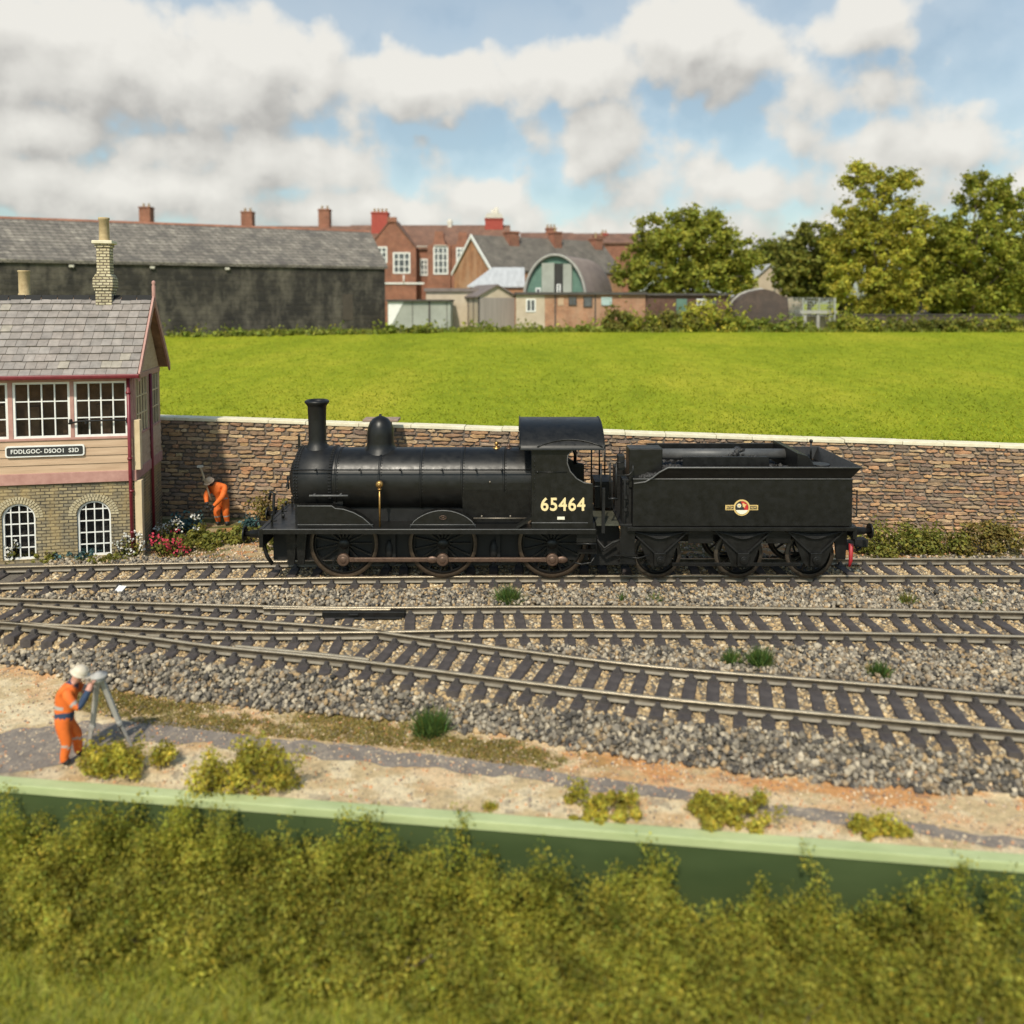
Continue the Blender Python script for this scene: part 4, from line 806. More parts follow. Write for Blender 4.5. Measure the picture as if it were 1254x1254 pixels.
# sandbox and splashers
zs1 = pt(390, 618, YS+.2).z
for s_ in (-1, 1):
    Ys = YC+s_*.86; b = lb(); X = lambda px: pt(px, 630, YC-.86).x; Zz = lambda py: pt(400, py, YC-.86).z
    out = [(X(366), zp1), (X(366), Zz(618)), (X(408), Zz(618)), (X(412), Zz(621)), (X(422), Zz(622)), (X(434), Zz(626)), (X(445), Zz(632)), (X(452), Zz(638)), (X(458), zp1)]
    b.prism(out, Ys-.12, Ys+.12); sp_ = b.build('splasher', M['black'], loco, .01)
    b = lb(); out2 = out[1:]; b.tube([(x, Ys-s_*(-.125), z) for x, z in out2], .011, 6); b.tube([(X(366), Ys+s_*.13, zp1+.06), (X(458), Ys+s_*.13, zp1+.06)], .010, 6); b.build('splasher_beading', M['lining'], sp_)
    b = lb(); out = [(X(543-40)+(X(583)-X(503))*i/16, zp1+(Zz(623.5)-zp1)*math.sin(math.pi*min(1, max(0, i/16)))**.62) for i in range(17)]; b.prism(out, Ys-.12, Ys+.12); sp_ = b.build('splasher', M['black'], loco, .01)
    b = lb(); b.tube([(x, Ys+s_*.125, z) for x, z in out], .011, 6); b.tube([(out[0][0], Ys+s_*.13, zp1+.06), (out[-1][0], Ys+s_*.13, zp1+.06)], .010, 6); b.build('splasher_beading', M['lining'], sp_)
    b = lb(); e_ = X(543); zc_ = Zz(632); b.tube([(e_+.075*math.cos(t_), Ys+s_*.13, zc_+.04*math.sin(t_)) for t_ in np.linspace(0, 2*math.pi, 20)], .008, 6); b.box(e_-.03, e_+.03, Ys+s_*.125-.006, Ys+s_*.125+.006, zc_-.012, zc_+.012); b.build('works_plate', M['rodsteel'], sp_)
# cab
yc0 = YC-1.1; X = lambda px: pt(px, 600, yc0).x; Zz = lambda py: pt(690, py, yc0).z
xa, xb = X(651), X(726); zroof = Zz(547)
cut = [(X(725), Zz(592.5)), (X(715), Zz(591)), (X(706), Zz(586)), (X(698), Zz(577)), (X(694.5), Zz(567)), (X(695), Zz(558)), (X(700), Zz(551)), (X(707), Zz(547.5))]
side = [(xa, zp1), (xb, zp1), (xb, cut[0][1])]+cut+[(xa, zroof)]
cab = None
for s_ in (-1, 1):
    b = lb(); b.prism(side, YC+s_*1.1-.015, YC+s_*1.1+.015); o = b.build('cab_side', M['black'], loco)
    bb = lb(); bb.tube([(x, YC+s_*1.12, z) for x, z in cut], .014, 6); bb.build('cab_beading', M['lining'], o); bb = lb(); bb.tube([(xa, YC+s_*1.118, Zz(640)), (X(720), YC+s_*1.118, Zz(640))], .011, 6); bb.build('cab_beading', M['lining'], o); bb = lb(); bb.tube([(X(655), YC+s_*1.12, Zz(578)), (X(694), YC+s_*1.12, Zz(578))], .012, 6); bb.ball((X(658), YC+s_*1.12, Zz(578)), .03, 8); bb.build('handrail', M['black'], o); bb = lb()
    for py in np.linspace(560, 612, 11): bb.ball((X(654.5), YC+s_*1.118, Zz(py)), .016, 6)
    bb.build('rivets', M['black'], o)
    bb = lb(); bb.bar((xa-.34, YC+s_*.98, zp1+.01), (xa+.01, YC+s_*.98, zp1+.24), .22, .05); bb.build('cab_strut', M['black'], o)
    if s_ == -1: cabside = o
b = lb(); b.prism([(YC-1.09, zp1), (YC+1.09, zp1), (YC+1.09, zroof)]+[(YC+1.09*math.cos(t_), zroof+.38*math.sin(t_)) for t_ in np.linspace(.1, math.pi-.1, 14)]+[(YC-1.09, zroof)], xa, xa+.03, 0, 'yz'); b.build('cab_front', M['black'], loco)
b = lb()
for y in (-.55, .55): b.lathe([(.17, -.012), (.2, -.012), (.2, .0), (.17, .0)], (xa-.005, YC+y, zroof+.05), (1, 0, 0), 20)
b.build('spectacle_rim', M['steel'], loco)
# roof: curved sheet with overhang
zr = pt(690, 511.5, YC).z; hw = 1.22; ze_ = pt(690, 549.5, YC-hw).z; xr0, xr1 = pt(636.5, 525, YC-.3).x, pt(735, 525, YC-.3).x; arc = [(YC+hw*math.sin(t_)/math.sin(1.12), ze_+(zr-ze_)*(math.cos(t_)-math.cos(1.12))/(1-math.cos(1.12))) for t_ in np.linspace(-1.12, 1.12, 25)]
b = lb(); n_ = len(arc); vs = [(x, y, z+dz) for x in (xr0, xr1) for dz in (0, -.035) for y, z in arc]; fs = []
for i in range(n_-1): fs += [(i, i+1, 2*n_+i+1, 2*n_+i), (n_+i, 3*n_+i, 3*n_+i+1, n_+i+1), (i, n_+i, n_+i+1, i+1), (2*n_+i, 2*n_+i+1, 3*n_+i+1, 3*n_+i)]
fs += [(0, 2*n_, 3*n_, n_), (n_-1, 2*n_-1, 4*n_-1, 3*n_-1)]; b.add(vs, fs, 0, None, True)
roof_l = b.build('cab_roof', M['black'], loco); roof_l.modifiers.new('split', 'EDGE_SPLIT').split_angle = R(40)
b = lb()
for s_ in (-1, 1):                          # rain strip arching over the cab side
    q = []
    for u in np.linspace(0, 1, 14):
        x = xr0+.38+(xr1-xr0-.42)*u; hh = .10*math.sin(math.pi*u)**.8; tq = -1.12+.02+hh*1.9; y = YC+s_*hw*math.sin(-tq)/math.sin(1.12)*1.0; z = ze_+(zr-ze_)*(math.cos(tq)-math.cos(1.12))/(1-math.cos(1.12)); q.append((x, y*1.0, z+.016))
    b.tube(q, .018, 6)
b.tube([(xr0, y, z+.008) for y, z in arc], .016, 6); b.tube([(xr1, y, z+.008) for y, z in arc], .016, 6); b.build('rain_strip', M['black'], roof_l)
b = lb(); zz = pt(700, 545, YC-1.15).z
for px in (668, 693, 704, 722): b.ball((pt(px, 545, YC-1.15).x, YC-1.165, zz+.01), .014, 6)
b.build('roof_bolts', M['black'], roof_l)
me = text_mesh('65464', .50, .003, M['cream_paint'], .010, 1.10); w_ = max(v.co.x for v in me.vertices)-min(v.co.x for v in me.vertices); h_ = max(v.co.y for v in me.vertices)-min(v.co.y for v in me.vertices)
tw, th = X(716.5)-X(662), Zz(610)-Zz(626.5)
for v in me.vertices: v.co.x *= tw/w_; v.co.y *= th/h_
pc = pt(689.3, 618.2, yc0); link('cab_number', me, cabside, (pc.x-LO.x, yc0-.018-LO.y, pc.z-LO.z), (R(90), 0, 0))
b = lb(); b.box(X(682.5), X(691.5), yc0-.024, yc0-.012, Zz(636), Zz(632.5)); b.build('works_plate', M['emb_cream'], cabside)
# cab inside: backhead, floor, seat
b = lb(); b.box(xa+.03, xa+.3, YC-.6, YC+.6, zp1, zroof-.1); b.box(xa, xp1, YC-1.08, YC+1.08, zp1, zp1+.12); b.box(xa+.4, xa+.8, YC+.5, YC+1.05, zp1, zp1+.7); b.tube([(xa+.32, YC-.4, zroof-.2), (xa+.5, YC-.2, zroof-.35), (xa+.35, YC+.3, zroof-.2)], .03, 8); b.lathe([(0, 0), (.09, 0), (.09, .05), (0, .05)], (xa+.32, YC-.2, zroof-.15), (1, 0, 0), 14); b.build('backhead', M['black2'], loco)
for s_ in (-1, 1):
    b = lb(); xh = X(736); b.tube([(xh, YC+s_*1.08, Zz(622)), (xh, YC+s_*1.08, Zz(568))], .02, 8); b.tube([(xh, YC+s_*1.08, Zz(596)), (xb, YC+s_*1.08, Zz(596))], .015, 6); b.build('cab_handrail', M['black'], loco)
b = lb(); b.tube([(X(713.5), YC+1.05, Zz(592)), (X(713.5), YC+1.05, zroof+.03)], .04, 8); b.tube([(X(713.5), YC-.0+.9, Zz(580)), (X(706), YC+1.0, Zz(560))], .03, 8); b.build('cab_pillar', M['black'], loco)
# safety valves, whistle
for px, top, rr in ((608, 540.5, .05), (623, 543, .04)):
    b = lb(); x = pt(px, 545, YC).x; b.lathe([(0, pt(px, top, YC).z), (rr*.7, pt(px, top, YC).z-.01), (rr, pt(px, top, YC).z-.06), (rr*.55, pt(px, top, YC).z-.1), (rr*.6, zt+.02), (rr*2, zt), (rr*2, zt-.04)], (x, YC-.02, 0), n=14); b.build('safety_valve', M['brass'] if px < 610 else M['rodsteel'], boiler)
b = lb(); x = pt(637, 540, YC-.1).x; b.tube([(x, YC-.1, zt-.05), (x, YC-.1, zt+.32), (x+.1, YC-.1, zt+.5)], .022, 8); b.ball((x, YC-.1, zt+.25), .05, 8); b.tube([(pt(625, 548, YC).x, YC-.15, zt+.06), (xa, YC-.35, zt+.06)], .016, 6); b.build('whistle', M['black'], boiler)
# wheels
rw = .76
def wheel(r_, spokes, parent, x, y, z, side):
    t = MB(); t.lathe([(r_-.05, -.055), (r_-.005, -.055), (r_, -.045), (r_+.005, .04), (r_+.03, .05), (r_+.03, .075), (r_-.05, .075)], (0, 0, 0), (0, -side, 0), 48); t.lathe([(r_-.05, .075), (r_-.05, -.055)], (0, 0, 0), (0, -side, 0), 48)
    w = MB(); w.lathe([(.0, .10), (.11, .10), (.13, .06), (.14, -.04)], (0, 0, 0), (0, -side, 0), 24)
    for i in range(spokes):
        a = 2*math.pi*i/spokes; w.bar((.1*math.cos(a), 0, .1*math.sin(a)), ((r_-.06)*math.cos(a), 0, (r_-.06)*math.sin(a)), .04, .055, up=(0, 1, 0))
    w.lathe([(r_-.1, .03), (r_-.045, .03), (r_-.045, -.03), (r_-.1, -.03)], (0, 0, 0), (0, -side, 0), 48)
    return w, t
wxs = [pt(422, 662, YN+.02).x, pt(542.7, 662, YN+.02).x, pt(676, 662, YN+.02).x]; crank = .34
w, t = wheel(rw, 15, None, 0, 0, 0, 1)
w.prism([(.13*math.cos(a), .13*math.sin(a)) for a in np.linspace(0, math.pi, 8)]+[(-.09, -crank), (-.05, -crank-.09), (.05, -crank-.09), (.09, -crank)], -.08, .0)
w.prism([(-.35, .42), (-.2, .62), (0, .68), (.2, .62), (.35, .42), (0, .47)], -.05, .05)
wm, tm_ = w.mesh('driving_wheel', M['black']), t.mesh('tyre', M['tyre'])
for x in wxs:
    for s_ in (-1, 1):
        o = link('driving_wheel', wm, loco, (x-LO.x, YC+s_*(YN-YC)*-1*1.0-LO.y if s_ > 0 else YN+.01-LO.y, rw), (0, 0, 0 if s_ < 0 else math.pi)); link('tyre', tm_, o)
    b = lb(); b.cyl((x, YN, ZR+rw), (x, YF, ZR+rw), .09); b.build('axle', M['black2'], loco)
for s_ in (-1, 1):
    b = lb(); yr = YC+s_*(YC-YN+.13); zc_ = ZR+rw-crank
    for a, c_ in ((0, 1), (1, 2)): b.bar((wxs[a], yr, zc_), (wxs[c_], yr, zc_), .045, .10); b.bar((wxs[a]+.25, yr, zc_), (wxs[c_]-.25, yr, zc_), .05, .075)
    for x in wxs: b.lathe([(0, .07), (.06, .07), (.075, .05), (.13, .05), (.145, .03), (.145, -.03)], (x, yr, zc_), (0, s_, 0), 20)
    for x, d_ in ((wxs[1], -.24), (wxs[2], .22)): b.ball((x+d_, yr+s_*.01, zc_), .11, 10, 0, (1.3, .3, .75))
    b.build('coupling_rod', M['rodsteel'], loco, .008)
# frames, guard irons, brakes, steps
b = lb(); xa_, xz_ = xp0+.05, xp1-.1
for s_ in (-1, 1): b.box(xa_, xz_, YC+s_*.52-.02, YC+s_*.52+.02, ZR+.35, zp1-.03)
b.box(xa_+.9, xz_-.3, YC-.5, YC+.5, ZR+.55, ZR+.9); b.build('frames', M['black2'], loco)
for s_ in (-1, 1):
    b = lb(); q = [pt(px, py, YC-.62) for px, py in ((324, 655), (323.5, 668), (327, 681), (334, 691))]; b.tube([(v.x, YC+s_*.62, v.z) for v in q], .045, 6); b.build('guard_iron', M['black'], loco)
    for px in (357, 369):
        b = lb(); v0 = pt(px, 650, YC-.7); v1 = pt(px, 691, YC-.7); b.prism([(v0.x-.14, v0.z), (v0.x+.14, v0.z), (v1.x+.07, v1.z), (v1.x-.07, v1.z)], YC+s_*.7-.03, YC+s_*.7+.03); b.build('brake_hanger', M['black'], loco)
    for px in (482, 610): b = lb(); x = pt(px, 670, YN).x; b.box(x-.05, x+.05, YC+s_*.55-.08, YC+s_*.55+.08, ZR+.25, zp1-.1); b.ball((x-.1, YC+s_*.6, ZR+.6), .2, 10, 0, (.5, .5, 1.2)); b.build('brake_hanger', M['black2'], loco)
    b = lb(); y = YC+s_*1.02; q = [pt(px, py, YC-1.02) for px, py in ((706, 655), (706, 666), (730, 666), (730, 678), (724, 689), (712, 691), (704, 689))]; b.tube([(v.x, y, v.z) for v in q[1:4]], .022, 6); b.tube([(v.x, y, v.z) for v in q[3:]], .022, 6); b.box(q[0].x, q[3].x, y-.02, y+.0, pt(706, 664, YC-1.02).z, zp1-.03); b.box(q[0].x+.02, q[3].x, y-.12, y+.12, pt(706, 676, YC-1.02).z, pt(706, 674.5, YC-1.02).z); b.build('cab_steps', M['black'], loco)

# ------------------------------------------------------------------ tender
tn = thing('tender', 'black six-wheel coal tender with round lion emblem coupled behind the locomotive', 'tender', (G(907, 700, ZR).x, YC, ZR)); TO = tn.location; LO_ = TO
def tb_(): return MB(TO)
yt = YC-1.12; X = lambda px, py=620: pt(px, py, yt).x; Zz = lambda py, px=907: pt(px, py, yt).z
xt0, xt1 = X(775), X(1044); ztop_ = Zz(586); zbot = Zz(645); zcop = Zz(571)
b = tb_(); b.box(xt0, xt1, YC-1.12, YC+1.12, zbot, ztop_); body = b.build('tank', M['black'], tn, .02)
b = tb_()
for s_ in (-1, 1):                          # flared coping
    ya, yo = YC+s_*1.12, YC+s_*1.27
    vs = [(X(776), ya, Zz(592)), (X(792), ya, ztop_), (X(800), ya, ztop_), (xt1-.05, ya, ztop_), (xt1+.13, yo, zcop), (X(816), yo, zcop), (X(806), YC+s_*1.22, Zz(577)), (X(799), YC+s_*1.17, Zz(583)), (X(792), YC+s_*1.14, Zz(588)), (X(776), YC+s_*1.13, Zz(590))]
    b.add([(X(797), ya, ztop_), (xt1-.05, ya, ztop_), (xt1+.13, yo, zcop), (X(816), yo, zcop), (X(806), YC+s_*1.2, (ztop_+zcop)/2)], [(0, 1, 2, 3, 4)])
b.add([(xt1-.05, YC-1.12, ztop_), (xt1-.05, YC+1.12, ztop_), (xt1+.13, YC+1.27, zcop), (xt1+.13, YC-1.27, zcop)], [(0, 1, 2, 3)])
cop = b.build('coping_flare', M['black'], tn); cop.modifiers.new('thick', 'SOLIDIFY').thickness = .03
b = tb_(); b.tube([(X(776), YC-1.13, Zz(592)), (X(790), YC-1.135, Zz(590)), (X(799), YC-1.17, Zz(584)), (X(806), YC-1.21, Zz(577.5)), (X(816), YC-1.275, zcop), (xt1+.13, YC-1.275, zcop), (xt1+.13, YC+1.275, zcop), (X(816), YC+1.275, zcop)], .018, 6); b.tube([(X(775), YC-1.13, Zz(586.5)), (X(1042), YC-1.13, Zz(586.5))], .014, 6); b.build('beading', M['lining'], cop)
zi = pt(880, 545, YC+.75).z; zi2 = pt(890, 559, YC-.62).z
b = tb_(); xq0, xq1 = pt(794, 545, YC+.8).x, pt(962, 545, YC+.8).x
b.box(xq0, xq1, YC+.95, YC+1.0, ztop_-.05, pt(880, 542.5, YC+1).z); b.prism([(pt(836, 560, YC-.62).x, ztop_-.1), (pt(836, 560, YC-.62).x, zi2), (pt(941, 560, YC-.62).x, zi2), (pt(944, 560, YC-.62).x, ztop_-.1)], YC-.65, YC-.6)
b.prism([(pt(963, 545, YC).x, ztop_-.1), (pt(963, 545, YC).x, pt(963, 545, YC+.3).z), (pt(975, 550, YC).x, pt(963, 548, YC+.3).z), (pt(1003, 571, YC-.6).x, ztop_-.0), (pt(1003, 571, YC-.6).x, ztop_-.1)], YC-.75, YC+1.0)
b.build('coal_plates', M['black'], tn, .01)
b = tb_(); xk0, xk1 = pt(770, 560, YC-.9).x, pt(811, 560, YC-.9).x; b.box(xk0, xk1, YC-.95, YC-.45, ztop_-.25, pt(790, 549, YC-.9).z); b.build('tool_box', M['black'], tn, .02)
b = tb_(); b.cyl((xk1-.1, YC+.15, pt(880, 556, YC+.15).z), (pt(966, 556, YC+.15).x, YC+.15, pt(880, 556, YC+.15).z), .13, n=20); b.build('fire_iron_tube', pm('grey_tube', (.06, .06, .06), (.10, .098, .095), 5, .5), tn)
b = tb_(); b.cyl((xt1-.35, YC-.1, ztop_-.05), (xt1-.35, YC-.1, ztop_+.10), .2); b.cyl((xt1-.35, YC-.1, ztop_+.10), (xt1-.35, YC-.1, ztop_+.13), .23); b.build('water_filler', M['black'], tn, .01)
b = tb_(); b.cyl((X(1030), YC+.75, ztop_), (X(1030), YC+.75, zcop+.22), .025, n=8); b.ball((X(1030), YC+.75, zcop+.24), .05, 8); b.build('lamp_bracket', M['black'], tn)
# coal
P = []; 
for i in range(520):
    x = rng.uniform(xk1-.5, pt(960, 560, YC).x); y = rng.uniform(YC-1.0, YC+.9); P.append((x, y, ztop_-.03+.05*rng.random()+.16*math.exp(-((x-pt(905, 553, YC).x)/.5)**2-((y-YC-.1)/.4)**2)*2.6))
for i in range(160):
    x = rng.uniform(X(782), X(835)); y = rng.uniform(YC-1.05, YC-.75); P.append((x, y, min(ztop_+.02, Zz(592)+(x-X(782))/(X(815)-X(782))*(zcop-Zz(592)))+.02*rng.random()))
P = np.array(P); link('coal', npmesh('coal', *(lambda m: (np.array([v.co for v in m.vertices])-np.array(TO), np.array([list(p.vertices) for p in m.polygons])))(stones('coal_tmp', P, .07, M['coal'], [(.5, .5, .5)])), M['coal']), tn)
# emblem
pe = pt(908.3, 621.5, yt); ye_ = yt-.012; e1 = 1/(pt(909, 620, yt).x-pt(908, 620, yt).x)
def disc(bm, r0, y, n=32, cx=0, cz=0, r1=0., mi=0, a0=0, a1=2*math.pi):
    tq = np.linspace(a0, a1, n, endpoint=a1-a0 < 6); bm.prism([(pe.x+cx+r0*math.cos(t_), pe.z+cz+r0*math.sin(t_)) for t_ in tq], y, y+.004, mi)
b = tb_(); L_ = 20/e1; hb = 3.1/e1; rr = 10/e1
b.prism([(pe.x-L_, pe.z-hb), (pe.x+L_, pe.z-hb), (pe.x+L_, pe.z+hb), (pe.x-L_, pe.z+hb)], ye_+.008, ye_+.012, 0); disc(b, rr, ye_+.003)
emb = b.build('emblem', M['gold'], tn)
b = tb_(); b.prism([(pe.x-L_+.02, pe.z-hb+.018), (pe.x+L_-.02, pe.z-hb+.018), (pe.x+L_-.02, pe.z+hb-.018), (pe.x-L_+.02, pe.z+hb-.018)], ye_+.004, ye_+.0078); disc(b, rr*.82, ye_-.001); b.build('emblem_field', M['emb_black'], emb)
b = tb_(); disc(b, rr*.78, ye_-.005, 20, 0, 0, a0=-.9, a1=1.75); b.build('emblem_red', M['emb_red'], emb)
b = tb_(); disc(b, rr*.8, ye_-.009, 18, 0, 0, a0=math.pi*1.12, a1=math.pi*1.88)
cxm, czm = -rr*.34, rr*.26; tq = [(pe.x+cxm+rr*.30*f_*math.cos(a), pe.z+czm+rr*.30*f_*math.sin(a)) for a, f_ in zip(np.linspace(0, 2*math.pi, 20, endpoint=False), [1, .65]*10)]; b.prism(tq, ye_-.009, ye_-.005)
lion = [(-.02, -.12), (.12, -.1), (.14, -.2), (.2, -.18), (.22, .0), (.34, .12), (.3, .2), (.2, .12), (.16, .2), (.04, .3), (-.06, .22), (-.02, .1)]; b.prism([(pe.x+rr*(.2+1.2*x), pe.z+rr*(.25+1.0*z)) for x, z in lion], ye_-.009, ye_-.005) if False else None
b.build('emblem_device', M['emb_cream'], emb)
b = tb_(); disc(b, rr*.14, ye_-.012, 12, cxm, czm); b.prism([(pe.x+rr*(.12+1.25*x), pe.z+rr*(.22+1.2*z)) for x, z in lion], ye_-.0085, ye_-.005); b.build('emblem_lion', M['gold'], emb)
for sx in (-1, 1):
    me = text_mesh('BRITISH' if sx < 0 else 'RAILWAYS', .07, .001, M['gold'], .001, 1.); w_ = max(v.co.x for v in me.vertices)-min(v.co.x for v in me.vertices)
    for v in me.vertices: v.co.x *= .15/w_
    link('emblem_lettering', me, emb, (pe.x+sx*(L_+rr)/2-TO.x, ye_+.0025-TO.y, pe.z-TO.z), (R(90), 0, 0))
# tender frame, guards, wheels
b = tb_(); b.box(X(768), xt1+.05, YC-1.16, YC+1.16, Zz(650), Zz(645.5)); b.build('footplate', M['black'], tn, .008)
twx = [pt(806, 676, YC-.85).x, pt(907, 676, YC-.85).x, pt(995, 676, YC-.85).x]; rt = .53
b = tb_()
for s_ in (-1, 1):
    y = YC+s_*.95; zc0 = ZR+rt
    for x in twx: b.prism([(x-.62, Zz(650)), (x+.62, Zz(650)), (x+.5, Zz(658)), (x+.26, zc0-.1), (x+.14, zc0-.22), (x-.14, zc0-.22), (x-.26, zc0-.1), (x-.5, Zz(658))], y-.02, y+.02)
    b.box(X(772), X(1042), y-.018, y+.018, Zz(657), Zz(650)); b.box(twx[0]+.3, twx[2]-.3, y-.015, y+.015, zc0-.19, zc0-.11)
    for a, c_ in ((0, 1), (1, 2)): xm_ = (twx[a]+twx[c_])/2; b.box(xm_-.28, xm_+.28, y-.016, y+.016, Zz(668), Zz(655))
fr_ = b.build('outside_frame', M['black'], tn, .006)
for x in twx:
    for s_ in (-1, 1):
        b = tb_(); y = YC+s_*1.02
        for i in range(4):
            L2 = .66-.13*i; b.tube([(x+L2*u, y, Zz(653.5)+.045*(u*u)-.03*i-.03*(1-u*u)-.02) for u in np.linspace(-1, 1, 9)], .02, 5)
        b.bar((x-.62, y, Zz(653)), (x-.1, y, ZR+rt+.13), .03, .03); b.bar((x+.62, y, Zz(653)), (x+.1, y, ZR+rt+.13), .03, .03); b.build('leaf_spring', M['black2'], tn)
        b = tb_(); b.box(x-.13, x+.13, y-.07, y+.07, ZR+rt-.15, ZR+rt+.15); b.cyl((x, y+s_*.07, ZR+rt), (x, y+s_*.13, ZR+rt), .09, n=16); b.cyl((x, y+s_*.13, ZR+rt), (x, y+s_*.15, ZR+rt), .05, n=12); b.build('axle_box', M['black'], tn, .015)
w, t = wheel(rt, 10, None, 0, 0, 0, 1); wm, tm_ = w.mesh('wheel', M['black']), t.mesh('tyre', pm('dark_tyre', (.05, .04, .03), (.10, .08, .06), 12, .5, .5))
for x in twx:
    for s_ in (-1, 1): o = link('wheel', wm, tn, (x-TO.x, (YN+.01 if s_ < 0 else YF-.01)-TO.y, rt), (0, 0, 0 if s_ < 0 else math.pi)); link('tyre', tm_, o)
    b = tb_(); b.cyl((x, YN, ZR+rt), (x, YF, ZR+rt), .08); b.build('axle', M['black2'], tn)
b = tb_(); b.box(twx[0]-.2, twx[2]+.3, YC-.4, YC+.4, ZR+.75, Zz(646)); b.build('underframe', M['black2'], tn)
b = tb_(); b.box(xt1+.02, xt1+.11, YC-1.14, YC+1.14, Zz(660), Zz(645)); tbm = b.build('buffer_beam', M['black'], tn, .01)
for s_ in (-1, 1): buffer(xt1+.11, YC+s_*.87, pt(1050, 650, YC-.87).z, 1, tbm)
xk = xt1+.11; zk = pt(1075, 665, YC-.2).z; b = tb_(); b.bar((xk, YC-.2, zk), (xk+.55, YC-.2, zk+.02), .2, .1); b.box(xk+.3, xk+.6, YC-.35, YC-.1, zk-.05, zk+.12); b.tube([(xk+.35, YC-.25, zk-.05), (xk+.4, YC-.25, zk-.17), (xk+.5, YC-.25, zk-.05)], .03, 6); b.box(xk+.1, xk+.22, YC-.3, YC-.1, zk-.14, zk); b.build('coupling', M['black2'], tbm)
b = tb_(); v = pt(1042, 675, YC-.9); b.tube([(v.x, YC-.9, pt(1042, 666, YC-.9).z), (v.x, YC-.9, pt(1042, 686, YC-.9).z), (v.x-.03, YC-.9, pt(1042, 694, YC-.9).z)], [.05, .045, .03], 8); b.build('red_hose', M['red'], tn)
b = tb_(); v = pt(1030, 680, YC-.8); b.prism([(v.x-.2, zbot), (v.x+.15, zbot), (v.x+.1, v.z-.1), (v.x-.1, v.z-.1)], YC-.8, YC-.74); b.build('guard_iron', M['black'], tn)
for s_ in (-1, 1):
    b = tb_(); xh = X(1048); y = YC+s_*1.1; b.tube([(xh-.04, y, Zz(634)), (xh+.03, y, Zz(632)), (xh+.03, y, Zz(601)), (xh-.04, y, Zz(600))], .016, 6); b.build('handrail', M['black'], tn)
    b = tb_(); 
    for px in (747, 754.5): b.tube([(X(px), y, Zz(613)), (X(px), y, Zz(567))], .02, 8)
    b.tube([(X(754), y, Zz(567)), (X(764), y, Zz(566))], .016, 6); b.tube([(X(754), y, Zz(583)), (X(770), y, Zz(582)), (X(775), y, Zz(577)), (X(775), y, Zz(570))], .018, 6); b.tube([(X(745), y, Zz(611)), (X(757), y, Zz(611))], .03, 6); b.build('handrail', M['black'], tn)
b = tb_(); b.box(X(760), xt0, YC-1.05, YC+1.05, zbot-.02, zbot+.04); b.box(X(764), xt0, YC-.9, YC-.5, zbot, Zz(590)); b.box(X(764), xt0, YC+.5, YC+.9, zbot, Zz(590)); b.box(X(758), X(766), YC-.95, YC-.7, Zz(578), Zz(560)); b.tube([(X(766), YC-1.0, Zz(645)), (X(766), YC-1.0, Zz(590))], .03, 8)
for py in (610, 625): b.lathe([(.06, -.04), (.06, .04)], (X(767), YC-1.0, Zz(py)), (0, 0, 1), 10)
b.build('tender_front', M['black2'], tn, .01)
b = tb_(); b.box(X(760), X(778), YC-1.08, YC-1.05, Zz(690), zbot); b.box(X(758), X(780), YC-1.14, YC-.95, Zz(690.5), Zz(688.5)); b.box(X(758), X(780), YC-1.14, YC-.95, Zz(681), Zz(679)); b.tube([(X(752), YC-1.1, Zz(680)), (X(782), YC-1.1, Zz(684)), (X(796), YC-1.1, Zz(680))], .018, 6); b.build('steps', M['black'], tn)
b = tb_(); b.box(X(722), X(762), YC-.6, YC+.6, zbot-.25, zbot-.12); b.box(X(727), X(764), YC-.5, YC+.55, ZR+.22, zbot-.24); b.tube([(X(728), YC-.8, Zz(660)), (X(742), YC-.85, Zz(676)), (X(752), YC-.9, Zz(668)), (X(764), YC-.9, Zz(664))], .035, 7); b.tube([(X(728), YC-.6, Zz(655)), (X(740), YC-.65, Zz(684)), (X(758), YC-.65, Zz(672))], .03, 7); b.box(X(736), X(760), YC+.2, YC+1.0, Zz(640), Zz(606)); b.box(X(738), X(742), YC-.95, YC-.9, zbot-.2, Zz(600)); b.build('drawbar', M['black2'], tn)
b = tb_(); b.box(X(732), X(766), YC-.9, YC+.9, pt(740, 629, YC).z-.04, pt(740, 629, YC).z); b.build('fall_plate', pm('olive_grey_plate', (.045, .045, .03), (.07, .07, .05), 6, .6), tn)
